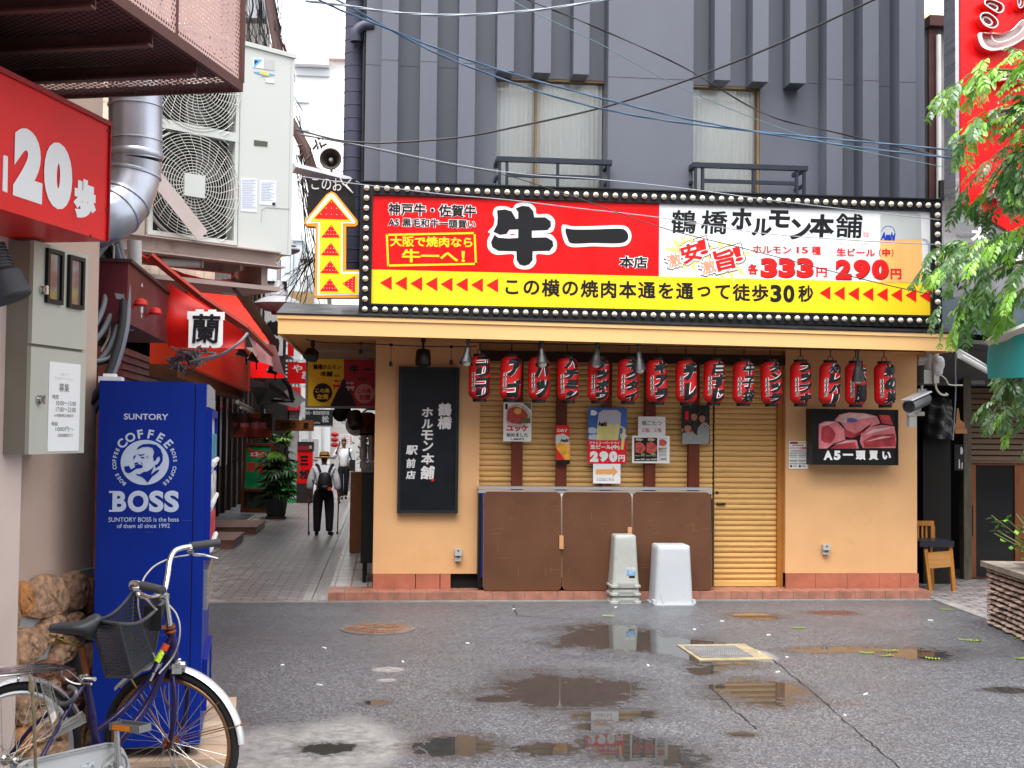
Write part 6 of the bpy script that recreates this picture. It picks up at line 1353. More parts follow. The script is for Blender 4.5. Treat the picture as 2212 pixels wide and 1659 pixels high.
let(o, f, QA, INK, [('焼肉の', (960, 945, 1160, 1030), .02), ('家', (1245, 948, 1318, 1032), .04)])
o, f = hang('korean_food_sign', 'dark grey tilted-edge sign lettered in white beside the hanging yellow sign', 'sign', QA, (1270, 790, 1608, 1000), 19.5, M('sign_slate', (.035, .04, .048), .4))
let(o, f, QA, M('sign_pale', (.62, .64, .66), .5), [('焼肉・韓国家庭料理', (1262, 808, 1566, 858), .03), ('松', (1472, 868, 1562, 952), .05), ('MATSU', (1362, 942, 1450, 968), .02)], shapes=[bx_(1290, 988, 1605, 994)])
o, f = hang('red_flag_sign', 'bright red sign with white cursive characters and a white scalloped edge above the alley', 'sign', QA, (1056, 212, 1330, 470), 18.5, RED)
let(o, f, QA, M('sign_white', (.72, .73, .74), .5), [('や', (1115, 240, 1235, 335), .02), ('あ', (1228, 318, 1290, 418), .02)])
let(o, f, QA, WHITE, [], .004, 'scallop', [bx_(1030+k*46, 176, 1062+k*46, 206) for k in range(6)]+[bx_(1060+k*46, 470+k*5, 1092+k*46, 505+k*5) for k in range(5)]+[bx_(1028, 240+k*46, 1050, 262+k*46) for k in range(5)])
o, f = hang('red_stand_sign', 'red upright sign with black brush characters standing beside the potted palm', 'sign', QM, (292, 205, 525, 690), 26.5, RED, .25)
let(o, f, QM, INK, [('三', (332, 272, 465, 412), .06), ('松', (320, 478, 500, 628), .045)])
f2 = f; a0, b0, a1, b1 = f.rc(*QM.r(285, 690, 530, 790)); p = MB(); p.fb(f, a0, .0, a1, b1-.004, -.27, .01); a2, b2, a3, b3 = f.rc(*QM.r(292, 95, 528, 205)); p.fb(f, a0, b2+.004, a1, b3+.05, -.27, .01); p.build('base', M('stand_dark', (.03, .02, .022), .5, var=.3), o)
let(o, f, QM, M('stand_red_dim', (.25, .015, .02), .5), [], .012, 'header', [bx_(300, 120, 470, 190)]); let(o, f, QM, M('grey_ink', (.35, .35, .36), .5), [], .013, 'sticker', [bx_(475, 118, 515, 165)])
f3 = FX(f.o.y) if False else None
# green crates beside it
CR = M('crate_green', (.03, .42, .10), .45, var=.1)
cz_ = 0; c = Z(628, 1070, 26.8)
for k in range(3):
    o = thing('bottle_crate', ['bottom green plastic crate of the stack by the palm', 'middle green plastic crate of the stack by the palm', 'top green plastic crate of the stack by the palm'][k], 'crate', (c.x, c.y, .02+k*.30), 'stacked green crates')
    x0, x1, y0, y1, z0 = c.x-.22, c.x+.17, c.y-.15, c.y+.2, .02+k*.30; p = MB()
    for zz, h in ((0, .05), (.12, .03), (.19, .10)): p.box(x0, y0, z0+zz, x1, y0+.012, z0+zz+h); p.box(x0, y1-.012, z0+zz, x1, y1, z0+zz+h); p.box(x0, y0+.013, z0+zz, x0+.012, y1-.013, z0+zz+h); p.box(x1-.012, y0+.013, z0+zz, x1, y1-.013, z0+zz+h)
    for x in (x0, (x0+x1)/2-.02, x1-.04): p.box(x+.001, y0+.003, z0+.005, x+.039, y0+.01, z0+.285)
    p.box(x0+.013, y0+.014, z0+.004, x1-.013, y1-.014, z0+.012); p.build('crate_body', CR, o)
# green mahjong standing sign
cM = G(542, 1112); f = FY(cM.y); lean = Fr((cM.x, cM.y, 0), (1, -.25, 0), (.035, .0, 1)); lean.n = lean.u.cross(lean.v).normalized()
GS = thing('standing_sign', 'leaning wooden-framed standing sign with a green panel and red characters beside the potted palm', 'sign', (cM.x, cM.y, .03))
def gq_(x, y): return lean.px(*QA(x, y))
def rcl(q, r): return lean.rc(*q.r(*r))
FRW = M('sign_frame_wood', hx('#7a3a26', .7), .5, var=.25, vs=5, stretch=(3, 3, .5)); GRN = M('sign_green', (.012, .30, .11), .35, var=.35, vs=2.2)
a0, b0, a1, b1 = rcl(QA, (515, 1240, 818, 1850)); b0 = lean.px(*QB(500, 296))[1]; e = .05; zb_ = .04
p = MB(); p.fb(lean, a0, b0, a1, b1, -.14, 0); p.build('panel', GRN, GS)
p = MB(); p.fb(lean, a0-e, zb_, a0, b1+e, -.16, .02); p.fb(lean, a1, zb_, a1+e, b1+e, -.16, .02); p.fb(lean, a0, b1, a1, b1+e, -.16, .02); p.fb(lean, a0, b0-e, a1, b0, -.16, .02); p.fb(lean, a0, zb_, a1, zb_+.07, -.16, .02); p.build('frame', FRW, GS)
p = MB(); p.fb(lean, a0, zb_+.07, a1, b0-e, -.10, -.06); p.build('lower_pane', M('sign_mirror', (.06, .07, .05), .1, var=.6, vs=6), GS)
p = MB(); p.lathe(lean.p(a1+.02, 0, -.05), [(.0, 0.0), (.05, .01), (.06, .05), (.05, .10), (0, .12)], 12); p.build('lamp_foot', BLACK, GS)
p = MB(); p.poly(lean, [gq_(*q) for q in ((570, 1290), (800, 1310), (785, 1395), (565, 1375))], 0, .003); p.poly(lean, [gq_(*q) for q in ((545, 1255), (590, 1285), (585, 1315), (550, 1295))], 0, .003); p.build('banner', M('sign_red_ink', (.70, .03, .02), .45), GS)
p = MB(); p.text(lean, 'お二階へどうぞ', *rcl(QA, (578, 1315, 782, 1375)), c=.005, bold=.04); p.build('lettering', M('sign_white', (.72, .73, .74), .5), GS)
p = MB(); p.text(lean, '麻', *rcl(QA, (530, 1425, 640, 1560)), c=.003, bold=.035); p.text(lean, '雀', *rcl(QA, (648, 1425, 770, 1575)), c=.003, bold=.035); p.build('lettering', M('sign_red_ink', (.70, .03, .02), .45), GS)
p = MB(); p.text(lean, 'いづみ', *rcl(QB, (440, 175, 585, 235)), c=.003, bold=.01); p.build('lettering', M('sign_dark_green', (.005, .08, .03), .5), GS)
# potted palm
cP = G(596, 1121); PT = thing('potted_palm', 'tall potted palm with drooping fan leaves standing in the alley gutter', 'plant', (cP.x, cP.y, .03))
p = MB(); o3 = V((cP.x, cP.y, .012)); p.lathe(o3, [(.15, .02), (.17, .08), (.20, .33), (.22, .35), (.22, .38), (.19, .38), (.18, .34), (.0, .34)], 20); p.build('pot', M('pot_black', (.02, .02, .022), .45), PT)
p = MB(); p.lathe(o3, [(.18, 0), (.19, .03), (.17, .03)], 20); p.build('saucer', M('pot_saucer', hx('#8a5f40', .7), .6), PT)
rg = random.Random(21); st, lf, lf2 = MB(), MB(), MB()
def frond(mb, base, dirv, ln, n=9, droop=.5):
    dirv = dirv.normalized(); side = dirv.cross(V((0, 0, 1))); side = side.normalized() if side.length > .01 else V((1, 0, 0)); upv = side.cross(dirv)
    for k in range(n):
        a = lerp(-1.25, 1.25, k/(n-1)); d = (dirv*math.cos(a)+side*math.sin(a)).normalized(); l = ln*(1-.25*abs(a)); w_ = .022
        s = d.cross(upv).normalized()*w_; m_ = base+d*l*.55-V((0, 0, droop*l*.18)); e = base+d*l-V((0, 0, droop*l*.62))
        mb.quad(base, m_+s, e, m_-s)
for k in range(7): 
    x, y = rg.uniform(-.06, .06), rg.uniform(-.06, .06); h = rg.uniform(.9, 1.3); st.tube(smooth([o3+V((x, y, .33)), o3+V((x*1.6, y*1.6, h*.6)), o3+V((x*2.4, y*2.4, h))], 4), .014, 6)
for k in range(105):
    h = rg.uniform(.25, 1.28); a = rg.uniform(0, 6.28); r = rg.uniform(.01, .08); b = o3+V((r*math.cos(a), r*math.sin(a), .15+h)); d = V((math.cos(a), math.sin(a), rg.uniform(-.7, .5) if h < 1.1 else rg.uniform(.2, 1.2)))
    l = rg.uniform(.16, .32); st.tube([b, b+d.normalized()*l*.5], .003, 4); frond(lf2 if (h > 1.02 and rg.random() < .55) else lf, b+d.normalized()*l*.5, d, l, 9, rg.uniform(.4, 1.1))
st.build('stem', M('palm_stem', hx('#5a4a2c', .6), .8), PT); lf.build('foliage', M('palm_leaf', (.030, .085, .022), .32, var=.35, vs=9), PT); lf2.build('foliage', M('palm_leaf_new', (.17, .36, .03), .4, var=.2, vs=9), PT)
# stone steps at the shop doors
STP = M('pink_granite', hx('#a5786a', .75), .35, var=.2, vs=14)
for k, (x0, x1, y0, y1, h, lb) in enumerate(((466, 503, 1166, 1143, .13, 'nearer pink stone doorstep beside the vending machine'), (466, 553, 1138, 1115, .12, 'farther and wider pink stone doorstep before the standing sign'))):
    c = at(x1, y0+10, 'z', 0); d = c.y; c2 = at(x1, y1, 'z', h) if False else None; ln_ = 1.25 if k == 0 else 1.4
    ex = at(x1, y0 if k else y0, 'z', h); p = MB(); p.box(-3.2, ex.y, 0, ex.x, ex.y+ln_, h-.02); p.box(-3.2, ex.y-.015, h-.019, ex.x+.015, ex.y+ln_, h)
    tag(p.build('doorstep', STP), lb, 'step', 'pink stone doorsteps')
# ------------------------------------------------------------------ hanging direction sign below the soffit
HF = FY(12.7); a0, b0, a1, b1 = HF.rc(*QA.r(1298, 172, 2125, 752))
HS = thing('direction_sign', 'hanging yellow and dark red direction sign with two round marks under the canopy soffit', 'sign', HF.p((a0+a1)/2, b0))
def hp(name, m, shapes=(), texts=(), c=.002): return part(HS, HF, QA, name, m, shapes, texts, c)
p = MB(); p.fb(HF, a0, b0, a1, b1, -.08, 0); p.build('panel', M('direction_yellow', (.80, .56, .02), .4), HS)
p = MB(); e = .02; p.fb(HF, a0-e, b0-e, a0, b1+e, -.09, .01); p.fb(HF, a1, b0-e, a1+e, b1+e, -.09, .01); p.fb(HF, a0, b0-e, a1, b0, -.09, .01); p.fb(HF, a0, b1, a1, b1+e, -.09, .01); p.build('frame', M('frame_grey', (.25, .23, .22), .4), HS)
hp('panel', M('direction_red', (.42, .012, .03), .4), [[(1745, 172), (2122, 172), (2122, 750), (1850, 750), (1745, 430)]]); hp('panel', INK, [[(1735, 410), (1765, 430), (1905, 750), (1575, 750)]], c=.003)
hp('disc', INK, [oval(1485, 585, 118, 118, 32)], c=.003); hp('disc', M('disc_pink', (.62, .30, .30), .5), [oval(2000, 595, 120, 118, 32)], c=.004)
hp('lettering', INK, [], [('鶴橋ホルモン', (1368, 235, 1710, 300), .03), ('本舗', (1455, 320, 1608, 385), .035), ('駅前', (1628, 360, 1690, 388), .01), ('牛', (1812, 240, 1930, 350), .06), ('一', (1985, 285, 2085, 312), .12), ('本店', (1900, 395, 2020, 440), .02)], c=.004)
hp('lettering', M('direction_yellow', (.80, .56, .02), .4), [], [('この奥', (1395, 530, 1572, 585), .035), ('左側', (1412, 600, 1552, 665), .035)], c=.005)
hp('lettering', M('direction_red', (.42, .012, .03), .4), [], [('この奥', (1910, 535, 2085, 590), .035), ('右側', (1930, 605, 2070, 675), .035)], c=.006)
cow = [(0, 10), (14, 0), (30, 6), (85, 8), (104, 2), (112, 14), (106, 28), (98, 30), (96, 62), (86, 62), (84, 38), (40, 38), (38, 62), (28, 62), (24, 34), (10, 24)]
hp('arrow_print', M('direction_red2', (.55, .02, .02), .4), [[(1618, 442), (1655, 420), (1655, 434), (1712, 434), (1712, 450), (1655, 450), (1655, 464)], [(1720-x, 478+y) for x, y in cow]], c=.005)
hp('arrow_print', M('direction_white', (.55, .5, .5), .4), [[(1876, 465), (1840, 444), (1840, 458), (1772, 458), (1772, 474), (1840, 474), (1840, 488)], [(1768+x, 500+y) for x, y in cow]], c=.006)
p = MB()
for a in (a0+.1, a1-.1): p.tube([HF.p(a, b1+.02, -.04), HF.p(a, 2.52, -.04)], .01)
p.tube([HF.p(a0, b1+.09, -.04), HF.p(a1, b1+.09, -.04)], .018); p.build('hanger', GREYP, HS)
# black panel on the alley side of the pier
f = FY(12.35); a0, b0, a1, b1 = f.rc(780, 1020, 806, 1216); p = MB(); p.box(a0, 12.35, b0, -.1, 13.1, b1); bp2 = thing('side_board', 'black board standing against the alley side of the yellow pier', 'board', ((a0-.1)/2, 12.7, b0)); p.build('board', BLACK, bp2)
p = MB(); p.box(a0+.02, 12.4, SZ, a0+.06, 12.44, b0); p.box(a0+.02, 13.0, SZ, a0+.06, 13.04, b0); p.build('leg', BLACK, bp2)
# ------------------------------------------------------------------ far end of the alley
SH = M('far_shutter_grey', (.36, .37, .38), .5, var=.1)
FE = thing('end_building', 'pale grey shuttered building closing the far end of the alley', 'building', (-.6, 37, 0))
p = MB(); p.box(-3.5, 37, 0, .8, 41, 4.5); p.build('wall', M('far_wall', (.50, .49, .47), .7, var=.1), FE)
p = MB()
for k in range(34): p.box(-.62, 36.93, .05+k*.075, .6, 36.98, .115+k*.075)
p.build('shutter', SH, FE)
o, f = hang('menu_board', 'white lit menu board full of small red prices behind the man on the phone', 'sign', QA, (1690, 1095, 1852, 1440), 32, M('menu_white', (.72, .73, .76), .4))
let(o, f, QA, M('menu_red', (.65, .12, .10), .5), [], .003, 'print', [bx_(1705+38*(k % 4), 1110+24*(k//4), 1705+38*(k % 4)+(26 if (k*7) % 3 else 16), 1110+24*(k//4)+(12 if k % 2 else 7)) for k in range(20)])
let(o, f, QA, M('menu_grey2', (.3, .32, .36), .5), [], .003, 'print', [bx_(1705, 1250+20*k, 1835-(k*31) % 50, 1255+20*k) for k in range(5, 21)])
p = MB(); a0, b0, a1, b1 = f.rc(*QA.r(1690, 1095, 1852, 1440)); p.fb(f, a0+.05, 0, a0+.1, b0, -.08, -.02); p.fb(f, a1-.1, 0, a1-.05, b0, -.08, -.02); p.build('leg', STEEL, o)
# shops on the left beyond the palm and red fronts at the end
LQ = Fr((-2.35, 9, 0), (0, 1, 0))
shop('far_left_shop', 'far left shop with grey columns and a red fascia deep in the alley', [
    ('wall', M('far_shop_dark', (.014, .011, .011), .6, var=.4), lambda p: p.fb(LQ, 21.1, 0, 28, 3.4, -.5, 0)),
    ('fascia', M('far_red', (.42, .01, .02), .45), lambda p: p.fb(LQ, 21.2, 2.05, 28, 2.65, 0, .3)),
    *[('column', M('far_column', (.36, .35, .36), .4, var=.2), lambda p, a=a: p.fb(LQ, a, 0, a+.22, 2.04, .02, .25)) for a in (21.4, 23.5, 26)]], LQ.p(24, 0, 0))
RG = thing('right_shops', 'row of shop fronts with dark red fascias on the right of the alley', 'building', (0, 22, 0))
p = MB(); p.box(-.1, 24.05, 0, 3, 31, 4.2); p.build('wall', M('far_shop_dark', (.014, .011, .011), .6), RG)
p = MB(); p.box(-.62, 19.0, 2.28, -.1, 27, 2.62); p.box(-.62, 17, 2.02, -.1, 19, 2.22); p.build('fascia', M('far_red', (.42, .01, .02), .45), RG)
o, f = hang('small_white_sign', 'small white sign under the red fascia on the right of the alley', 'sign', QA, (1712, 890, 1828, 968), 22, PAPER); let(o, f, QA, INK, [('牛一', (1740, 905, 1800, 945), .02)], .003)
for k, (x, y, d, lb, ax) in enumerate(((1730, 830, 15.5, 'black round spotlight under the direction sign', (-.3, -1, -.2)), (1880, 905, 15.2, 'dark metal spotlight pointing down right of the round one', (.25, -.5, -1)))):
    c = Z(*QA(x, y), d); o = thing('alley_spotlight', lb, 'lamp', c, 'spotlights in the alley'); p = MB(); p.lathe(c, [(.04, -.1), (.09, -.08), (.10, .1), (.08, .12), (.075, .08), (0, .06)], 16, ax); p.build('lamp_shade', BLACK if k == 0 else M('lamp_iron', (.10, .09, .09), .4, metal=.4), o); p = MB(); p.tube([c, c+V((.15, .1, .12)), c+V((.5, .2, .12))], .012); p.build('bracket', BLACK, o)
c = Z(*QA(1898, 985), 16); o = thing('wall_fan', 'white round fan grille below the spotlights', 'fan', c); p = MB(); p.lathe(c, [(.13, 0), (.14, .02), (.10, .06), (.02, .07)], 24, (0, -1, 0), caps=False); p.build('grille', WHITE, o)
p = MB()
for k in range(16): an = k*math.pi/8; p.tube([c+V((.03*math.cos(an), -.075, .03*math.sin(an))), c+V((.12*math.cos(an), -.045, .12*math.sin(an)))], .004, 4)
p.build('grille_wire', M('grey_ink', (.35, .35, .36), .5), o)
c = Z(*QA(2045, 980), 15.5); p = MB(); p.lathe(c-V((0, 0, .16)), [(.04, 0), (.09, .03), (.12, .12), (.12, .2), (.09, .29), (.04, .32)], 16); tag(p.build('round_lantern', M('lantern_orange', hx('#a8502c', .8), .6, var=.2)), 'round brownish-orange lantern hanging at the right of the alley', 'lantern')
c = Z(*QA(2040, 1060), 15); o = thing('glove_dryer', 'pair of pale rubber gloves hanging from a clip above the alley plant', 'gloves', c); p = MB()
for s in (-.05, .05):
    b = c+V((s, 0, -.05)); p.lathe(b+V((0, 0, -.32)), [(.02, 0), (.045, .04), (.05, .16), (.035, .2), (.04, .32)], 10)
    for k in range(4): p.tube([b+V((-.03+.02*k, 0, -.31)), b+V((-.035+.024*k, 0, -.43+.02*abs(k-1.5)))], .010, 6)
p.build('glove', M('glove_white', (.52, .5, .47), .5), o); p = MB(); p.tube([c+V((-.1, 0, -.04)), c+V((.1, 0, -.04))], .012); p.tube([c+V((0, 0, -.04)), c+V((0, 0, .08))], .01); p.build('clip', BLACK, o)
c = Z(*QA(1990, 1600), 15.3); c.z = 0.01; o = thing('shop_box_planter', 'leafy green plant on a brown box stand at the right of the alley', 'plant', (c.x, c.y, 0)); zt_ = Z(*QA(1980, 1560), 15.3).z; p = MB(); p.box(c.x-.16, c.y-.15, .1, c.x+.14, c.y+.15, zt_); p.build('stand', M('stand_wood', hx('#8a5a35', .7), .6, var=.2), o)
p = MB(); p.lathe((c.x+.05, c.y, zt_), [(.08, 0), (.10, .12), (.09, .12), (0, .1)], 14); p.build('pot', M('pot_grey', (.4, .38, .34), .6), o)
p = MB(); rg = random.Random(2)
for k in range(110):
    a, r, h = rg.uniform(0, 6.28), rg.uniform(0, .19), rg.uniform(.12, .52); q = V((c.x+.05+r*math.cos(a), c.y+r*math.sin(a), zt_+h)); d = V((rg.uniform(-1, 1), rg.uniform(-1, 1), rg.uniform(-.6, .4))).normalized(); s = d.cross(V((.2, .3, 1))).normalized(); l = .06
    p.quad(q, q+d*l*.5+s*l*.35, q+d*l, q+d*l*.5-s*l*.35)
p.build('foliage', M('plant_leaf', (.07, .16, .04), .4, var=.4, vs=9), o)
# beads of small red lanterns far away
c = Z(*QA(1622, 1158), 31); p = MB()
for k in range(3): p.ball(c+V((.02, 0, .12-.13*k)), .10, 12, 8, (1, 1, .6))
tag(p.build('red_lantern', M('lantern_red_paper', (.72, .012, .012), .45)), 'small segmented red lantern left of the menu board', 'lantern')
# ------------------------------------------------------------------ things above and behind the alley
PALE = M('far_pale', (.66, .66, .66), .7, var=.06, vs=.5)
c = Z(700, 300, 90); FB = thing('white_apartment_block', 'tall pale apartment block with a pinkish roof band far behind the alley', 'building', (c.x, c.y, 0))
f = FY(c.y); a0, a1 = f.px(590, 400)[0], f.px(800, 400)[0]; zt_ = f.px(690, 130)[1]; zr = f.px(690, 104)[1]
p = MB(); p.fb(f, a0, 0, a1, zt_, -12, 0); p.build('wall', M('far_block', (.80, .79, .78), .8, var=.04), FB)
p = MB(); p.fb(f, a0-.5, zt_, a1, zr, -12, .6); p.build('roof_band', M('far_roof', (.74, .50, .46), .7), FB)
for y0, y1 in ((150, 166), (214, 224), (275, 284), (330, 338)): 
    p = MB(); z1, z0 = f.px(690, y0)[1], f.px(690, y1)[1]; p.fb(f, f.px(640, y0)[0], z0, f.px(712 if y0 < 160 else 668, y0)[0], z1, .02, .3); p.build('window', M('far_window_pale', (.60, .63, .66), .3), FB)
p = MB(); z1, z0 = f.px(690, 137)[1], f.px(690, 149)[1]; p.fb(f, f.px(636, 140)[0], z0, f.px(712, 140)[0], z1, .01, 1.2); p.build('balcony', M('far_balcony', (.72, .71, .71), .8), FB)
# beige tiled block with a metal window beyond the red awning
c = Z(560, 640, 24); TBk = thing('beige_tiled_block', 'beige tiled building with a metal window above the red awning bar', 'building', (c.x, c.y, 0)); fx = Fr((Z(560, 640, 20).x, Z(560, 640, 20).y, 0), (math.sin(R(-1)), math.cos(R(-1)), 0))
TT = tilemat('beige_tiles', hx('#d6c1ad', .85), hx('#cbb39d', .85), (.40, .35, .3), .2, .1, rough=.5, ms=.01, swap=(R(90), 0, R(90)))
p = MB(); p.fb(fx, -6, 3.0, 1.2, 9, -4, 0); p.build('wall', TT, TBk)
p = MB(); a0, b1 = fx.px(*QE(70, 1160)); a1, b0 = fx.px(*QE(200, 1400)); p.fb(fx, a0, b0-.6, a1, b1, 0, .05); p.build('window', M('window_grey', (.30, .31, .30), .3, var=.3), TBk)
p = MB(); 
for k in range(4): a = lerp(a0, a1, k/3); p.fb(fx, a-.05, b0-.6, a+.05, b1+.02, .05, .09)
p.fb(fx, a0-.06, b1, a1+.06, b1+.1, 0, .12); p.build('window_frame', M('window_brown', (.18, .13, .10), .5), TBk)
# pale blue and white blocks
for k, (x0, x1, y0, d, col, lb) in enumerate(((612, 652, 520, 34, (.50, .56, .60), 'narrow pale blue-grey building behind the tangle of wires'), (652, 700, 560, 30, (.72, .73, .73), 'white narrow building behind the yellow arrow sign'), (560, 612, 575, 40, (.76, .76, .75), 'plain white building behind the street lamps'))):
    c = Z((x0+x1)/2, 800, d); f = FY(c.y); a0, a1, zt_ = f.px(x0, y0)[0], f.px(x1, y0)[0], f.px(x0, y0)[1]; o = thing('narrow_building', lb, 'building', ((a0+a1)/2, c.y, 0))
    p = MB(); p.fb(f, a0, 0, a1, zt_, -5, 0); p.build('wall', M('narrow_wall_%d' % k, col, .7, var=.15, vs=2), o)
    p = MB(); p.fb(f, a0-.06, zt_, a1+.06, zt_+.15, -5, .1); p.fb(f, lerp(a0, a1, .45), 0, lerp(a0, a1, .55), zt_-.01, 0, .1); p.build('trim', M('narrow_trim', (.42, .45, .47), .5), o)
    p = MB()
    for j in range(5): z = zt_-.9-j*1.0; p.fb(f, lerp(a0, a1, .12), z, lerp(a0, a1, .40), z+.5, .0, .03); p.fb(f, lerp(a0, a1, .6), z, lerp(a0, a1, .88), z+.5, 0, .03)
    p.build('window', M('far_window', (.42, .45, .48), .2), o)
# framed white sign with vertical brush characters
o, f = hang('vertical_sign', 'white black-framed vertical sign with two large brush characters behind the awning', 'sign', QJ, (1895, 145, 2095, 905), 16.8, PAPER, .12, M('frame_black', (.02, .02, .022), .5))
let(o, f, QJ, INK, [('鶴', (1915, 535, 2055, 695), .05), ('橋', (1935, 720, 2055, 870), .05)])
p = MB(); a0, b0, a1, b1 = f.rc(*QJ.r(1895, 145, 2095, 905)); p.fb(f, a1+.06, b0, a1+.14, b1-.4, -.1, -.02); p.build('side_strip', RED, o)
o, f = hang('beige_sign', 'small blank cream sign behind the lamp under the yellow arrow', 'sign', QE, (565, 1362, 805, 1602), 21, M('cream', hx('#f5d9a4', .85), .5, var=.06))
# street lamps shaped like flattened discs
LGm = M('lamp_shell_grey', (.50, .50, .53), .4, var=.05); 
def ufo(x, y, hw, d, lab, poletop):
    c = Z(x, y, d); r = hw/FOC*d; o = thing('street_lamp', lab, 'street lamp', c, 'disc-shaped alley lamps')
    p = MB(); p.lathe(c, [(r, -.0), (r*.97, .02), (r*.72, r*.22), (r*.35, r*.34), (.11, r*.37), (.10, r*.5), (.07, r*.62), (.045, r*.95), (.032, r*1.0)], 32); p.build('shade', LGm, o)
    p = MB(); p.lathe(c, [(r*.99, -.005), (r*.85, -r*.14), (r*.55, -r*.28), (r*.3, -r*.34)], 32); p.build('diffuser', M('lamp_under', (.44, .36, .38), .3), o)
    p = MB(); p.lathe(c, [(r*.3, -r*.335), (r*.28, -r*.44), (0, -r*.45)], 24); p.build('base_cap', M('lamp_red_cap', (.35, .02, .02), .4), o)
    p = MB(); t = Z(x-2, poletop, d); p.tube([c+V((0, 0, r*.95)), V((c.x, c.y, t.z))], .028, 8); p.tube([V((c.x, c.y, t.z-.05)), V((c.x-2.2, c.y+.2, t.z+.02))], .025, 8); p.build('pole', LGm, o)
ufo(601, 657, 51, 15.2, 'nearer grey disc-shaped street lamp above the red awning bar', 560)
ufo(622, 541, 26, 15.6, 'grey and red disc-shaped street lamp half hidden by the air conditioner', 430)
# loudspeaker horn and its bracket
c = Z(*QK(893, 1500), 12.2); o = thing('loudspeaker', 'round weathered horn loudspeaker beside the dark duct', 'loudspeaker', c)
ax = V((-.02, -1, -.06)); rh = 95*QK.k*.9095/FOC*12.2; p = MB(); p.lathe(c, [(rh, .08), (rh+.008, .075), (rh+.006, .065), (rh*.8, .0), (rh*.5, -.1), (rh*.3, -.2), (rh*.3, -.3), (0, -.3)], 28, ax, caps=False); p.build('horn', M('horn_grey', hx('#857b76', .7), .5, var=.2, stain=(.2, .12, .08), ss=9), o)
p = MB(); p.lathe(c, [(rh*.98, .078), (rh*.75, .0), (rh*.3, -.12), (rh*.2, -.13)], 28, ax, caps=False); p.build('horn_throat', M('horn_dark', (.12, .11, .10), .5, var=.4), o)
p = MB(); p.lathe(c, [(rh*.24, -.15), (rh*.24, .0), (rh*.14, .03), (0, .03)], 16, ax); p.build('horn_plug', M('horn_plug', (.45, .40, .38), .5), o)
p = MB(); p.tube([c+V((0, .1, -.05)), c+V((.02, .1, -.28))], .012); p.build('stand', BLACK, o)
o = thing('loudspeaker_bracket', 'grey steel arm carrying the loudspeaker and the neon board', 'bracket', Z(680, 385, 12.2)); p = MB(); a, b = Z(632, 362, 11.5), Z(770, 396, 12.1); p.tube([a, b], .05, 4); p.tube([Z(716, 330, 12.4), Z(716, 400, 12.2)], .012); p.build('beam', M('galv_arm', (.34, .34, .37), .4, var=.2), o)
# utility pole with transformer clutter
o = thing('utility_pole', 'brown leaning conduit pole carrying bundles of wires above the air conditioner', 'utility pole', Z(598, 900, 14))
p = MB(); t0_, b0_p = Z(572, -60, 13.5), Z(601, 110, 13.5); p.tube([t0_, b0_p, Z(606, 200, 13.5)], .055, 8); p.build('pole', M('pole_brown', hx('#6b5350', .7), .6, var=.1), o)
p = MB(); p.tube([Z(628, 262, 12.6), Z(660, 320, 12.6), Z(694, 425, 12.6)], .05, 8); p.build('pole', M('pole_brown', hx('#6b5350', .7), .6), o)
p = MB(); c = Z(548, 22, 13.8); p.box(c.x-.14, c.y-.1, c.z-.12, c.x+.14, c.y+.1, c.z+.16); p.build('junction_box', M('box_pale', (.55, .57, .62), .5), o)
rg = random.Random(31)
WT_ = thing('wire_tangle', 'dense tangle of black service wires hanging at the alley mouth', 'wires', Z(650, 520, 13)); WT_['kind'] = 'stuff'
p = MB()
for k in range(34):                                         # from the pole top downwards
    x0 = rg.uniform(524, 595); P3 = [Z(x0, -40, 13.6)]
    for y in (10, 60, 110, 170, 240): P3.append(Z(x0+(y+40)*rg.uniform(.02, .22)+rg.uniform(-7, 7), y, 13.6+rg.uniform(-.2, .2)))
    p.tube(smooth(P3, 4), rg.choice((.003, .004, .005, .010)), 5)
for k in range(26):
    x0, y0 = rg.uniform(632, 650), rg.uniform(240, 420); x1, y1 = rg.uniform(660, 715), rg.uniform(470, 640); sg = rg.uniform(-16, 16)
    p.tube(smooth([Z(x0, y0, 12.7), Z(lerp(x0, x1, .35)+sg*.6, lerp(y0, y1, .35), 12.7), Z(lerp(x0, x1, .7)+sg, lerp(y0, y1, .7)+10, 13.2), Z(x1, y1, 14)], 5), rg.choice((.0025, .0035, .005, .007)), 5)
for k in range(24):
    x0, y0 = rg.uniform(655, 690), rg.uniform(530, 560); x1, y1 = rg.uniform(590, 700), rg.uniform(580, 690); sg = rg.uniform(-18, 18)
    p.tube(smooth([Z(x0, y0, 13.8), Z(lerp(x0, x1, .5)+sg, lerp(y0, y1, .5)+rg.uniform(-6, 16), 14), Z(x1, y1, 14.6)], 6), rg.choice((.0025, .0035, .005)), 5)
p.build('wires', CABLEB, WT_)
p = MB()
for k in range(12):
    x0, y0 = rg.uniform(640, 655), rg.uniform(355, 395); x1, y1 = rg.uniform(700, 765), rg.uniform(380, 400)
    p.tube(smooth([Z(x0, y0, 12.4), Z(lerp(x0, x1, .5), lerp(y0, y1, .5)+rg.uniform(-12, 8), 12.3), Z(x1, y1, 12.2)], 5), rg.choice((.004, .006)), 5)
for k in range(14):
    x, y = rg.uniform(640, 700), rg.uniform(300, 395); q = Z(x, y, 12.5); p.tube([q, q+V((rg.uniform(-.06, .06), 0, rg.uniform(-.08, .03)))], .012, 6)
wb_ = p.build('connectors', M('wire_brown', hx('#5d4540', .6), .6), WT_)
# poles, rails behind
p = MB(); p.tube([Z(575, 668, 17), Z(790, 683, 17)], .03, 6); p.tube([Z(706, 520, 17), Z(713, 685, 17)], .03, 6); tag(p.build('steel_rail', M('galv_arm', (.34, .34, .37), .4)), 'thin grey steel rail crossing above the alley mouth', 'rail')
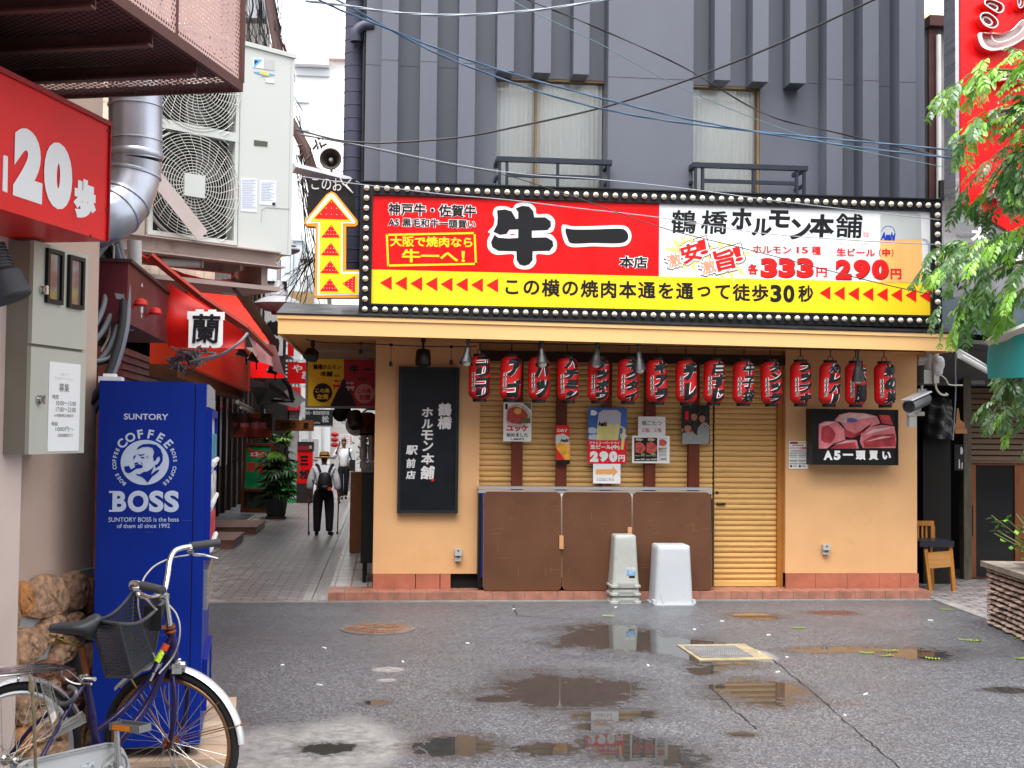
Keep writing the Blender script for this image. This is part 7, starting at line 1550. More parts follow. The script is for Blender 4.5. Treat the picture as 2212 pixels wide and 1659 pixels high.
# ------------------------------------------------------------------ overhead wires across the facade
def wire(pts, r, m, label, twist=0):
    P3 = [Z(x, y, d) for x, y, d in pts]; P3 = smooth(P3, 12); p = MB()
    if twist:
        for s in range(twist):
            Q = []; L = 0
            for i, q in enumerate(P3):
                if i: L += (q-P3[i-1]).length
            acc = 0; fine = []
            for a, b in zip(P3, P3[1:]):
                n = max(1, int((b-a).length/.05)); fine += [a.lerp(b, i/n) for i in range(n)]
            for i, q in enumerate(fine): an = i*.35+s*2*math.pi/twist; Q.append(q+UP*(r*.9*math.cos(an))+FW*(r*.9*math.sin(an)))
            p.tube(Q, r, 5)
    else: p.tube(P3, r, 6)
    tag(p.build('overhead_wire', m), label, 'wire', 'wires crossing in front of the dark facade')
wire([(640, -40, 9.0), (728, 0, 9.4), (1000, 139, 10), (1390, 253, 10.4), (2035, 322, 10.8), (2130, 328, 10.9)], .0048, BLUEW, 'twisted bluish wire, upper of the long parallel pair across the dark facade', 3)
wire([(640, -25, 9.0), (727, 18, 9.4), (790, 43, 9.5), (1075, 150, 10), (1466, 253, 10.4), (1800, 311, 10.6), (2035, 339, 10.8), (2130, 348, 10.9)], .0048, BLUEW, 'twisted bluish wire, lower of the long parallel pair across the dark facade', 3)
wire([(660, 2, 9.2), (745, 12, 9.4), (850, 27, 9.5), (985, 33, 9.6), (1150, 23, 9.7), (1310, -1, 9.8), (1420, -24, 9.8)], .0062, M('cable_silver', (.25, .28, .32), .4), 'thick twisted silvery cable sagging at the top left of the dark facade', 3)
wire([(640, 280, 11.0), (728, 302, 11), (790, 308, 11), (850, 308, 11), (990, 297, 10.9), (1120, 273, 10.7), (1345, 220, 10.3), (1610, 125, 9.8), (1880, 3, 9.2), (1990, -50, 9)], .0085, CABLEB, 'single black cable rising from the loudspeaker to the upper right')
wire([(1095, -20, 10), (1165, 10, 10), (1280, 56, 10.2), (1470, 142, 10.4), (1650, 245, 10.6), (1800, 285, 10.8), (2080, 348, 10.9)], .004, CABLEB, 'thin twisted dark wire slanting down to the right from top centre', 2)
wire([(1085, -12, 10.2), (1150, 25, 10.2), (1290, 92, 10.3), (1470, 188, 10.5), (1640, 260, 10.7), (1800, 312, 10.9), (2040, 361, 10.9)], .0035, M('wire_teal', (.12, .2, .2), .5), 'very thin greenish wire below the twisted dark one')
wire([(650, 290, 11), (728, 304, 11), (790, 316, 11), (985, 355, 11), (1130, 376, 11), (1300, 388, 11), (1500, 410, 11.0), (1700, 437, 11), (2030, 475, 11.1)], .0045, M('cable_silver', (.25, .28, .32), .4), 'pale wire running down over the top edge of the billboard')
wire([(650, 292, 11), (740, 308, 11), (950, 352, 11), (1080, 375, 11), (1240, 425, 11), (1424, 490, 11), (1620, 540, 11), (1900, 612, 11.05), (2060, 645, 11.1)], .0045, CABLEB, 'thin black wire crossing the billboard diagonally down to its right corner')
wire([(640, 380, 11.1), (728, 392, 11.1), (860, 408, 11.1), (960, 420, 11.1), (1100, 432, 11), (1240, 449, 11), (1424, 470, 11), (1640, 503, 11), (1860, 520, 11), (2060, 530, 11.1)], .0045, M('cable_silver', (.25, .28, .32), .4), 'thin pale wire sagging across the middle of the billboard')
# ------------------------------------------------------------------ right-hand edge: lane, shuttered shop, tower sign, tree, planter
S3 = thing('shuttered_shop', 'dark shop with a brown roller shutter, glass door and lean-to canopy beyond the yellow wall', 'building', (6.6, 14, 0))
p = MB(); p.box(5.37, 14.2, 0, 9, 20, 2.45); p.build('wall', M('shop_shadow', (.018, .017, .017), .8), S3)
f = FY(13.2); a0 = f.px(*QD(690, 900))[0]; p = MB(); BRS = M('brown_shutter', hx('#6f5640', .7), .5, var=.15, vs=4, stretch=(1, 1, 6))
zt_, zb = f.px(*QD(900, 580))[1], f.px(*QD(900, 1300))[1]; n = 13
for k in range(n):
    z0, z1 = lerp(zb, zt_, k/n), lerp(zb, zt_, (k+1)/n); p.hexa([f.p(a0, z0, .02), f.p(a0+2.6, z0, .02), f.p(a0+2.6, z0, -.03), f.p(a0, z0, -.03), f.p(a0, z1-.012, -.005), f.p(a0+2.6, z1-.012, -.005), f.p(a0+2.6, z1-.012, -.03), f.p(a0, z1-.012, -.03)])
p.fb(f, a0, zb-.03, a0+2.6, zb-.004, -.03, .03); p.build('roller_shutter', BRS, S3)
p = MB(); ap = f.px(*QD(655, 900))[0]; p.fb(f, ap-.03, 0, ap+.06, zt_+.1, -.06, .05); p.build('door_post', M('post_weathered', hx('#6f6754', .5), .7, var=.35, vs=12, stretch=(2, 2, .5)), S3)
dz1 = zb-.035; d0, d1 = f.px(*QC(765, 800))[0], f.px(*QC(1310, 800))[0]; g0, g1 = f.px(*QC(858, 500))[0], f.px(*QC(1285, 500))[0]; gz0 = f.px(*QC(900, 880))[1]
DW = M('door_wood', hx('#8a4f2a', .62), .45, var=.2, vs=6, stretch=(3, 3, .4))
p = MB(); p.fb(f, d0, .03, g0, dz1, -.05, 0); p.fb(f, g1, .03, d1+.2, dz1, -.05, 0); p.fb(f, g0, .03, g1, gz0, -.05, -.002); p.fb(f, g0, dz1-.02, g1, dz1, -.05, -.002); dd = p.build('door', DW, S3)
p = MB(); p.fb(f, g0, gz0, g1, dz1-.02, -.03, -.02); p.build('door_pane', GLASS, dd)
hq = f.px(*QC(806, 260)); p = MB(); p.fb(f, hq[0]-.02, hq[1]-.17, hq[0]+.02, hq[1]+.17, .0, .006); p.build('handle', BLACK, dd)
p = MB(); p.fb(f, d1+.21, .03, d1+2.5, zb-.035, -.05, -.01); p.build('side_panel', DW, S3)
p = MB(); 
zz = f.px(*QD(900, 300))[1]; p.hexa([(5.36, 12.3, 2.62), (9, 12.3, 2.45), (9, 13.3, 2.25), (5.36, 13.3, 2.18), (5.36, 12.3, 2.66), (9, 12.3, 2.49), (9, 13.3, 2.30), (5.36, 13.3, 2.22)])
hd0 = f.px(*QD(450, 560))[1]; p.fb(f, 5.37, hd0, 9, 3.0, -.1, -.04); p.build('canopy', M('canopy_grey', (.085, .08, .082), .5, var=.2), S3)
p = MB(); a, b = f.px(*QD(668, 440)); a2, b2 = f.px(*QD(870, 550)); p.fb(f, a, b2, a2, b, -.039, -.02); p.build('cover_plate', M('plate_grey', (.22, .21, .215), .4), S3)
p = MB(); p.box(5.36, 12.5, 2.7, 9.5, 22, 3.1); p.build('upper_roof', M('slate_blue', (.10, .13, .16), .5, var=.2), S3)
# fluorescent tube fitting
o = thing('tube_light', 'white fluorescent tube fitting slanting under the grey lean-to canopy', 'lamp', Z(*QD(740, 330), 12.6)); p = MB(); a, b = Z(*QD(615, 270), 12.3), Z(*QD(880, 420), 13.1); p.tube([a, b], .03, 8); p.build('tube', M('tube_white', (.62, .62, .62), .4), o); p = MB(); p.tube([a+V((0, .02, .04)), b+V((0, .02, .04))], .035, 4); p.build('fitting', M('fitting_grey', (.5, .5, .5), .5), o)
# meter boxes, pipes, black cover, camera
o = thing('meter_cluster', 'cluster of grey meter boxes and pipes under the right end of the canopy', 'meter', Z(*QD(310, 420), 12.2)); f = FY(12.25)
MGY = M('meter_grey', (.40, .40, .38), .5, var=.12)
p = MB(); p.fb(f, *f.rc(*QD.r(252, 408, 330, 545)), -.1, .02); p.fb(f, *f.rc(*QD.r(335, 355, 385, 540)), -.1, .06); p.fb(f, *f.rc(*QD.r(330, 338, 395, 354)), -.1, .07); p.fb(f, *f.rc(*QD.r(198, 596, 284, 665)), -.1, .0); p.build('meter_box', MGY, o)
p = MB(); 
for pts, r in (([(200, 300), (300, 300), (340, 290), (352, 240)], .035), ([(200, 345), (280, 345), (300, 360)], .02), ([(305, 235), (305, 400)], .04), ([(360, 240), (360, 350)], .045), ([(240, 560), (235, 640)], .012)): p.tube(smooth([Z(*QD(*q), 12.2) for q in pts], 4), r, 10)
p.build('pipe', GREYP, o)
p = MB(); 
for k in range(7): q = Z(*QD(400+rg.uniform(-12, 30), 330+k*14), 12.15); p.ball(q, .05, 8, 6, (1, .6, 1.2))
p.build('plastic_wrap', M('plastic_wrap', (.5, .5, .52), .25), o)
o = thing('black_cover', 'black plastic sheet draped over equipment beside the yellow wall', 'cover', (5.75, 12.6, 1.2)); p = MB(); f = FY(12.75); q0_, q1_ = f.px(*QD(240, 680)), f.px(*QD(530, 1090)); vs = []; n = 14
for i in range(n+1):
    for j in range(n+1):
        u, v = i/n, j/n; d = .14*math.sin(math.pi*min(1, max(0, u)))**.5*min(1, v*4+.2)+.02*math.sin(u*13+v*3)+.012*math.sin(v*17-u*9); vs.append(f.p(lerp(q0_[0], q1_[0], u), lerp(q1_[1], q0_[1]-.02*(2*u-1)**2, 1-v), d))
m_ = n+1; p.add(vs, [(i*m_+j, i*m_+j+1, (i+1)*m_+j+1, (i+1)*m_+j) for i in range(n) for j in range(n)], True); p.build('sheet', M('black_plastic', (.014, .014, .016), .28), o, sharp=180)
p = MB(); p.fb(f, q0_[0]+.02, .0, q1_[0], q1_[1]+.2, -.3, -.02); p.build('box', DARK, o)
o = thing('security_camera', 'dark bullet security camera on a bracket at the right corner of the yellow wall', 'camera', Z(*QD(190, 760), 11.6)); a, b = Z(*QD(110, 770), 11.45), Z(*QD(285, 690), 11.8); ax = (b-a).normalized(); L = (b-a).length
p = MB(); p.lathe(a, [(.0, .03), (.05, .03), (.055, 0), (.062, 0), (.062, L*.9), (.05, L)], 16, ax); p.build('housing', M('camera_grey', (.07, .072, .08), .3), o)
p = MB(); u_ = ax.cross(V((0, 0, 1))).normalized(); w_ = u_.cross(ax); p.hexa([a-ax*.06+u_*s*.06+w_*t for s, t in ((-1, .062), (1, .062))]+[b+u_*.06+w_*.062, b-u_*.06+w_*.062]+[a-ax*.06-u_*.05+w_*.074, a-ax*.06+u_*.05+w_*.074, b+u_*.05+w_*.074, b-u_*.05+w_*.074]); p.build('sun_hood', M('hood_steel', (.36, .36, .38), .3, metal=.5), o)
p = MB(); e = Z(*QD(160, 840), 11.85); p.tube([a.lerp(b, .6), Z(*QD(215, 800), 11.8), e], .016); p.box(e.x-.06, e.y-.02, e.z-.02, e.x+.10, e.y+.06, e.z+.02); p.box(e.x-.05, e.y-.015, e.z-.13, e.x+.02, e.y+.06, e.z-.021); p.build('bracket', MGY, o)
for pts, r, m, lb in (([(705, 112), (640, 130), (560, 215), (470, 360), (432, 420)], .008, CABLEB, 'grey wire looping from the tree to the meter boxes'), ([(400, 455), (440, 470), (480, 510), (510, 555), (640, 560)], .007, M('cable_pale', (.5, .48, .44), .5), 'pale wire looping right of the meter boxes'), ([(575, 240), (568, 400), (572, 600), (560, 860), (545, 1100)], .006, CABLE, 'thin grey wire hanging straight down beside the black cover'), ([(370, 540), (385, 600), (430, 650), (490, 655), (470, 640)], .010, M('cable_pale', (.5, .48, .44), .5), 'short pale hose curling over the black cover')):
    p = MB(); p.tube(smooth([Z(*QD(*q), 12.2) for q in pts], 6), r, 6); tag(p.build('service_wire', m), lb, 'wire')
o = thing('wooden_lamp_bracket', 'small orange wooden bracket on the post beside the brown shutter', 'bracket', Z(*QD(610, 960), 12.9)); p = MB(); f = FY(12.95); p.poly(f, [f.px(*QD(*q)) for q in ((585, 790), (602, 785), (615, 900), (660, 930), (665, 975), (640, 1000), (600, 985), (550, 1000), (545, 970), (575, 930))], -.06, 0); p.poly(f, [f.px(*QD(*q)) for q in ((560, 990), (672, 985), (680, 1035), (555, 1035))], -.05, .02); p.build('bracket', M('bracket_wood', hx('#b57a4e', .8), .5, var=.15), o)
o = thing('wall_plaque', 'black plaque with worn pale marks on the dark wall beside the shutter', 'sign', Z(*QD(605, 1400), 12.9)); p = MB(); f = FY(12.95); p.fb(f, *f.rc(*QD.r(560, 1145, 655, 1400)), -.04, 0); p.build('board', BLACK, o); part(o, f, QD, 'marks', M('mark_pale', (.45, .45, .47), .5), [wob(628, 1205, 12, 40), [(600, 1290), (610, 1290), (615, 1375), (600, 1380)], [(630, 1320), (640, 1322), (636, 1385), (628, 1384)]], c=.003)
# wooden chair beside the wall
o = thing('wooden_chair', 'wooden slat-back chair with a black seat standing in the dark recess beside the yellow wall', 'chair', at(2030, 1285, 'z', 0)); CHW = M('chair_wood', hx('#c07f36', .75), .5, var=.15, vs=6, stretch=(3, 3, .5))
yc = 12.15; f = FY(yc); fb_ = FY(yc+.36)
def leg_(mb, f, pts, w_): q = [f.px(*QC(*z)) for z in pts]; mb.poly(f, q, -w_, 0)
for pts in ([(290, 570), (330, 570), (385, 1100), (350, 1100)], [(560, 545), (600, 545), (645, 1075), (605, 1075)]):
    p = MB(); q = [f.px(*QC(*z)) for z in pts]; zf = min(z[1] for z in q); q = [(a, max(b, .0) if b > .1 else 0.0) for a, b in q]; p.poly(f, q, -.04, 0); p.build('leg', CHW, o)
for pts in ([(300, 560), (335, 560), (350, 1040), (318, 1040)], [(520, 560), (552, 560), (575, 1040), (545, 1040)]):
    p = MB(); q = [f.px(*QC(*z)) for z in pts]; q = [(a, b if b > .2 else 0.0) for a, b in q]; p.poly(fb_, q, -.04, 0); p.build('leg', CHW, o)
p = MB(); p.poly(f, [f.px(*QC(*q)) for q in ((325, 612), (572, 592), (588, 765), (340, 785))], -.03, .004); p.build('apron', M('chair_apron', hx('#c58d4c', .8), .5, var=.2, vs=5, stretch=(.6, 1, 5)), o)
p = MB(); q = [f.px(*QC(*z)) for z in ((228, 505), (600, 500), (600, 545), (230, 565))]; zs = f.px(*QC(400, 545))[1]; a0, a1 = f.px(*QC(228, 540))[0], f.px(*QC(605, 540))[0]; p.box(a0, yc-.03, zs, a1, yc+.42, zs+.06); p.build('seat', M('seat_black', (.02, .022, .03), .35), o)
p = MB(); q0_, q1_ = fb_.px(*QC(225, 480)), fb_.px(*QC(385, 262)); p.fb(fb_, q0_[0]-.14, q1_[1]-.05, q1_[0], q1_[1], 0, .03); p.fb(fb_, q1_[0]-.035, zs+.05, q1_[0]+.01, q1_[1]-.051, 0, .03)
for k in range(6): a = q1_[0]-.07-k*.045; p.fb(fb_, a-.02, zs+.05, a, q1_[1]-.051, .005, .022)
p.fb(fb_, q0_[0]-.14, zs+.05, q0_[0]-.10, q1_[1]-.051, 0, .03); p.build('backrest', CHW, o)
# small lane paving on the right
p = MB(); a, b, c, d = G(*QC(350, 1190)), G(*QC(960, 1350)), G(2300, 1460), V((9.5, 13.1, 0)); p.hexa([V((5.5, 11.7, -.2)), V((b.x, b.y, -.2)), V((9.5, b.y-1.5, -.2)), V((9.5, 14, -.2)), V((5.5, 11.7, .012)), V((b.x, b.y, .012)), V((9.5, b.y-1.5, .012)), V((9.5, 14, .012))]); p.hexa([V((5.4, 11.66, -.2)), V((5.5, 11.7, -.2)), V((9.5, 14, -.2)), V((5.4, 14.3, -.2)), V((5.4, 11.66, .013)), V((5.5, 11.7, .013)), V((9.5, 14, .013)), V((5.4, 14.3, .013))])
struct(p.build('lane_paving', PAVE))
p = MB()
for k in range(8):
    u0, u1 = k/8, (k+.97)/8; s, e = V((5.42, 11.66, 0)), V((b.x+.05, b.y-.05, 0)); q0_, q1_ = s.lerp(e, u0), s.lerp(e, u1); nrm = V((.06, .09, 0)); p.hexa([q0_-nrm+V((0, 0, -.1)), q1_-nrm+V((0, 0, -.1)), q1_+nrm+V((0, 0, -.1)), q0_+nrm+V((0, 0, -.1)), q0_-nrm+V((0, 0, .016)), q1_-nrm+V((0, 0, .016)), q1_+nrm+V((0, 0, .016)), q0_+nrm+V((0, 0, .016))])
struct(p.build('lane_kerb', M('wet_concrete', (.24, .24, .235), .4)))
# stone block planter
pc = G(2135, 1348); PLN = thing('stone_planter', 'planter wall of rough pinkish stone courses with a flat grey coping at the right edge', 'planter', pc)
d2 = (G(2212, 1384)-pc); d2.z = 0; d2.normalize(); PF_ = Fr((pc.x, pc.y, 0), d2); zt_ = PF_.px(2128, 1222)[1]; SB = M('split_stone', hx('#c2aa9d', .80), .85, var=.35, vs=14, bump=.6, bs=40, stain=(.16, .115, .10), ss=9)
nrm = -PF_.n; pr_ = Fr(PF_.p(0, 0, 0), nrm*-1 if False else V((-nrm.x, -nrm.y, 0)))
rg = random.Random(17); p = MB(); n = 11; hh = zt_/n
for k in range(n):
    z = k*hh; a = -rg.uniform(0, .1)
    while a < 1.6:
        l = rg.uniform(.10, .26); aa, ab = max(a, -.02), a+l-.006; dpt = rg.uniform(.0, .022)
        if ab > aa: 
            vs = []; m_ = 4
            z0, z1 = z+.006, z+hh-.010; P = []
            for i in range(m_+1):
                for j in range(4):
                    t, s = i/m_, j/3; ed = (1 if 0 < i < m_ else .35)*(1 if 0 < j < 3 else .3); P.append(PF_.p(lerp(aa, ab, t), lerp(z0, z1, s), -.02+ed*(.022+dpt+rg.uniform(0, .012))))
            p.add(P, [(i*4+j, (i+1)*4+j, (i+1)*4+j+1, i*4+j+1) for i in range(m_) for j in range(3)])
        a += l
    # the end facing left
    b = 0.0
    while b < 1.0:
        l = rg.uniform(.12, .26); dpt = rg.uniform(.0, .02); p.fb(PF_, -.03-dpt, z+.006, .0, z+hh-.010, -b-l+.006, -b-.0); b += l
p.build('stone_courses', SB, PLN)
p = MB(); p.fb(PF_, .0, 0, 1.8, zt_-.01, -1.0, -.021); p.build('core', M('mortar_dark', (.06, .05, .045), .9), PLN)
p = MB()
for k in range(5): p.fb(PF_, -.05+k*.36, zt_, -.05+k*.36+.355, zt_+.045, -.16, .05)
for k in range(3): p.fb(PF_, -.05, zt_+.0, .10, zt_+.045, -.165-.32*(k+1)+.005, -.165-.32*k)
p.build('coping', M('coping_stone', hx('#8d8379', .75), .7, var=.3, vs=10, bump=.3, bs=30), PLN)
p = MB(); p.fb(PF_, .11, zt_-.08, 1.8, zt_-.03, -.98, -.17); p.build('soil', M('soil', (.05, .035, .025), .9, bump=.5), PLN)
# tower sign with channel letters
tF = FY(10.2); tx0, tx1 = tF.px(2064, 300)[0], tF.px(2072, 300)[0]; TW = thing('tower_sign', 'tall red tower sign with stainless side and silver channel lettering behind the tree', 'sign', (tx1+.6, 10.4, 2.2))
zb = tF.px(2060, 560)[1]
p = MB(); p.fb(tF, tx0, zb, tx1, 7, -.22, 0); p.fb(tF, tx1, zb, tx1+1.6, 7, -.22, -.02); p.build('steel_case', STEEL, TW)
zq, zr_ = tF.px(2072, 440)[1], tF.px(2205, 515)[1]; ax_ = tF.px(2205, 515)[0]; sl_ = (zr_-zq)/(ax_-tx1)
p = MB(); p.poly(tF, [(tx1+.01, zq), (tx1+1.6, zq+sl_*1.59), (tx1+1.6, 7), (tx1+.01, 7)], -.019, .012); p.build('red_face', RED, TW)
CHR = M('channel_silver', (.66, .65, .62), .3, metal=.35, var=.12, vs=9)
def channel(q, pts, dep=.11):
    P = [tF.px(*q(*z), .012) for z in spl(pts, 4)]; cx_, cy_ = sum(z[0] for z in P)/len(P), sum(z[1] for z in P)/len(P); I = [(cx_+(a-cx_)*.86, cy_+(b-cy_)*.86) for a, b in P]; n = len(P); s = tF
    p = MB(); vs = [s.p(a, b, .013) for a, b in P]+[s.p(a, b, dep) for a, b in P]+[s.p(a, b, dep) for a, b in I]+[s.p(a, b, .03) for a, b in I]
    p.add(vs, [(k*n+i, k*n+(i+1) % n, (k+1)*n+(i+1) % n, (k+1)*n+i) for k in range(3) for i in range(n)]); ch_ = p.build('channel_letter', M('channel_red_side', (.60, .02, .02), .35), TW)
    p = MB(); p.add([s.p(a, b, .031) for a, b in I], [tuple(range(n))]); p.build('letter_back', CHR, ch_)
    p = MB(); p.add([s.p(a, b, dep+.002) for a, b in P]+[s.p(a, b, dep+.002) for a, b in I], [(i, (i+1) % n, n+(i+1) % n, n+i) for i in range(n)]); p.build('letter_rim', CHROME, ch_)
    p = MB(); p.tube([s.p(cx_+(a-cx_)*.5, cy_+(b-cy_)*.5, .08) for a, b in P], .008, 6); p.build('glass_tube', WHITE, ch_)
channel(QL, [(300, 20), (340, 18), (400, 45), (405, 80), (375, 95), (330, 70), (298, 45)])
channel(QL, [(280, 95), (320, 92), (365, 125), (375, 160), (345, 180), (300, 165), (272, 125)])
channel(QL, [(265, 205), (320, 208), (400, 205), (470, 180), (530, 130), (600, 60), (640, 90), (590, 180), (500, 250), (420, 290), (340, 305), (285, 285), (262, 240)])
channel(QL, [(485, -5), (510, -10), (520, 20), (512, 60), (490, 65), (480, 30)]); channel(QL, [(530, -5), (560, -10), (568, 20), (560, 60), (536, 60), (526, 30)])
channel(QL, [(318, 425), (400, 418), (480, 415), (545, 418), (545, 470), (480, 468), (400, 470), (318, 478)])
channel(QL, [(325, 640), (420, 625), (545, 620), (545, 700), (420, 690), (335, 700)])
channel(QL, [(290, 1085), (340, 1060), (420, 1080), (490, 1040), (545, 980), (560, 1030), (500, 1100), (420, 1130), (340, 1125), (300, 1120)])
p = MB(); tf2 = tF.sh(-.02)
for ch, r_ in (('木', (250, 1278, 350, 1365)), ('店', (450, 1385, 545, 1480))): p.text(tf2, ch, *tf2.rc(*QL.r(*r_)), c=.004, bold=.05)
p.build('lettering', M('sign_white', (.72, .73, .74), .5), TW)
p = MB(); p.box(tx1+1.3, 10.24, 0, tx1+1.5, 10.4, zb-.001); p.build('post', BLACK, TW)
# narrow old wall with a pipe between cladding and tower
OB = thing('old_side_building', 'narrow weathered grey wall with a white pipe between dark facade and tower sign', 'building', (6, 15, 0)); f = FY(13.5); a0, a1 = f.px(2003, 300)[0], f.px(2090, 300)[0]; zt_ = f.px(2015, 62)[1]
p = MB(); p.fb(f, a0, 2.9, a1+1.5, zt_, -4, 0); p.build('wall', M('old_grey_wall', (.22, .21, .22), .8, var=.5, vs=3, stain=(.04, .035, .035), ss=2, stretch=(2, 2, .6)), OB)
p = MB(); p.fb(f, a0-.02, zt_, a1+1.5, zt_+.12, -4, .12); p.fb(f, a0, 2.9, a0+.11, zt_-.001, .001, .05); p.build('trim', M('rust_trim', hx('#5a3430', .6), .6, var=.3), OB)
p = MB(); a = f.px(2021, 300)[0]; p.tube([f.p(a, 2.9, .08), f.p(a, zt_-.1, .08)], .03, 10); p.build('pipe', M('pvc_white', (.6, .59, .57), .5, var=.1), OB)
p = MB(); p.fb(f, *f.rc(2018, 395, 2040, 432), .0, .15); p.build('box', BLACK, OB)
f = FY(40); p = MB(); a0, b0, a1, b1 = f.rc(2000, 30, 2030, 200); p.fb(f, a0, 0, a1, b1, -4, 0); tag(p.build('distant_block', M('cream', hx('#f5d9a4', .85), .5)), 'distant cream block seen in the gap at the top right', 'building')
# teal awning
o = thing('teal_awning', 'teal fabric awning with a white front rail jutting in at the right edge', 'awning', Z(2180, 770, 8.6)); p = MB(); c0 = Z(2135, 745, 8.6); c1 = Z(2240, 705, 7.6); f0 = Z(2135, 818, 8.6); f1 = Z(2240, 815, 7.6)
p = MB(); vs = []
for i in range(15):
    for j in range(5): q = c0.lerp(c1, i/14).lerp(f0.lerp(f1, i/14), j/4); vs.append(q+V((0, .02*math.sin(i*.9+j*.7), 0)))
p.add(vs, [(i*5+j, (i+1)*5+j, (i+1)*5+j+1, i*5+j+1) for i in range(14) for j in range(4)], True); p.build('valance', M('teal_fabric', (.006, .27, .28), .55, var=.15, vs=5), o, sharp=180)
p = MB(); up_ = V((0, 0, .03)); k1, k2 = Z(2250, 690, 9.2), Z(2140, 728, 9.9); p.sheet([c0+up_, c1+up_, Z(2260, 660, 8.4), Z(2190, 712, 9.6)], .01); p.build('canopy', M('teal_top', (.02, .30, .28), .5, var=.1), o)
p = MB(); p.tube([c0+V((0, -.02, .02)), c1+V((0, -.02, .02))], .035, 4); p.build('front_rail', M('rail_white', (.58, .57, .57), .4), o)
p = MB(); p.tube([c1, Z(2290, 720, 8.6)], .025); p.build('arm', STEEL, o)
# tree
TR = thing('street_tree', 'street tree with drooping feathery light green leaves hanging in from the right edge', 'tree', PF_.p(1.15, zt_*0, -.5))
base = PF_.p(1.15, .35, -.5); rg = random.Random(77)
tk = MB(); top_ = Z(2330, 560, 8.3); tk.tube(smooth([base, base.lerp(top_, .5)+V((.05, 0, .1)), top_, Z(2320, 200, 8.4), Z(2290, -100, 8.5)], 6), [.11-.07*i/24 for i in range(25)], 10)
cr, cr2 = MB(), MB()
def pinnate(mb, o, d, ln, pairs, lw):
    d = d.normalized(); P = []; cur = V(o); dd = V(d)
    for i in range(pairs+1):
        P.append(V(cur)); cur = cur+dd*(ln/pairs); dd = (dd+V((0, 0, -1.5/pairs))).normalized()
    mb_st.tube(P, .0022, 3, caps=False)
    for i in range(1, pairs+1):
        t = (P[i]-P[i-1]).normalized(); s = t.cross(V((rg.uniform(-.3, .3), rg.uniform(-.3, .3), 1))).normalized(); k = math.sin(math.pi*min(1, (i+.8)/(pairs+1.2)))**.5
        for sg in (-1, 1):
            l = lw*k*rg.uniform(.8, 1.15); dl = (s*sg+t*.55+V((0, 0, rg.uniform(-.75, -.1)))).normalized(); w_ = dl.cross(s.cross(t)+V((rg.uniform(-.5, .5), rg.uniform(-.5, .5), 0))).normalized()*l*.21
            a = P[i]; bend = V((0, 0, -.10*l)); mb.add([a, a+dl*l*.35+w_, a+dl*l*.75+w_*.75+bend, a+dl*l+bend*2.2, a+dl*l*.75-w_*.75+bend, a+dl*l*.35-w_, a+dl*l*.5-V((0, 0, -.03*l))], [(0, 1, 6), (1, 2, 6), (2, 3, 6), (3, 4, 6), (4, 5, 6), (5, 0, 6)])
mb_st = MB()
def bough(pts, n, spread, lnr, lw, lightp=.45, d=8.4):
    P3 = smooth([Z(x, y, d+dd) for x, y, dd in pts], 6); mb_st.tube(P3, [lerp(.016, .004, i/(len(P3)-1)) for i in range(len(P3))], 5)
    for k in range(n):
        t = rg.uniform(.12, 1); i = min(len(P3)-1, int(t*(len(P3)-1))); a = (P3[i]-P3[max(0, i-1)]) if i else (P3[1]-P3[0]); a = a.normalized()
        q = P3[i]+RT*rg.uniform(-spread, spread)+UP*rg.uniform(-spread, spread)*.6+FW*rg.uniform(-.35, .35)
        d_ = a*.6+V((rg.uniform(-1, .6), rg.uniform(-.8, .8), rg.uniform(-.5, .35)))
        pinnate(cr2 if rg.random() < lightp else cr, q, d_, .84*rg.uniform(*lnr), rg.randint(7, 10), lw*rg.uniform(.85, 1.3))
bough([(2320, 220, 0), (2230, 165, -.1), (2160, 150, -.1), (2095, 160, -.1), (2060, 200, -.1)], 35, .06, (.22, .38), .062, .75)
bough([(2330, 300, 0), (2240, 250, -.1), (2170, 240, -.1), (2110, 270, -.1), (2065, 310, -.1)], 38, .07, (.22, .36), .064, .6)
bough([(2330, 360, .2), (2250, 310, .1), (2190, 330, .1), (2150, 380, .1), (2120, 430, .1)], 38, .08, (.2, .34), .068, .25)
bough([(2330, 430, .1), (2250, 380, 0), (2210, 400, 0), (2185, 450, 0)], 26, .09, (.2, .32), .066, .3)
bough([(2330, 500, -.2), (2240, 500, -.3), (2150, 520, -.3), (2080, 540, -.3), (2020, 590, -.3)], 56, .10, (.22, .38), .060, .45)
bough([(2330, 560, 0), (2240, 560, -.1), (2160, 580, -.1), (2110, 630, -.1), (2075, 680, -.1)], 39, .11, (.22, .36), .062, .35)
bough([(2330, 600, -.2), (2240, 610, -.3), (2200, 640, -.3), (2185, 680, -.3)], 18, .10, (.2, .34), .062, .6)
bough([(2330, 700, .4), (2230, 770, .4), (2190, 830, .4), (2170, 900, .4)], 29, .07, (.2, .32), .062, .15)
bough([(2330, 800, .3), (2250, 830, .3), (2215, 880, .3), (2195, 930, .3)], 14, .06, (.2, .3), .062, .15)
tk.build('trunk', M('tree_bark', hx('#6b5a4a', .6), .85, var=.3, bump=.4), TR); mb_st.build('branch', M('twig_green', hx('#6f7a3a', .6), .6), TR)
LE = M('tree_leaf', (.085, .20, .055), .22, var=.45, vs=7, spec=.7); LE2 = M('tree_leaf_young', (.22, .46, .05), .3, var=.3, vs=7, spec=.6)
for m in (LE, LE2):
    t = m.node_tree; b = t.nodes['Principled BSDF']; tl = t.nodes.new('ShaderNodeBsdfTranslucent'); mx = t.nodes.new('ShaderNodeMixShader'); mx.inputs[0].default_value = .25; src = b.inputs['Base Color'].links[0].from_socket; t.links.new(src, tl.inputs[0]); t.links.new(b.outputs[0], mx.inputs[1]); t.links.new(tl.outputs[0], mx.inputs[2]); t.links.new(mx.outputs[0], t.nodes['Material Output'].inputs[0])
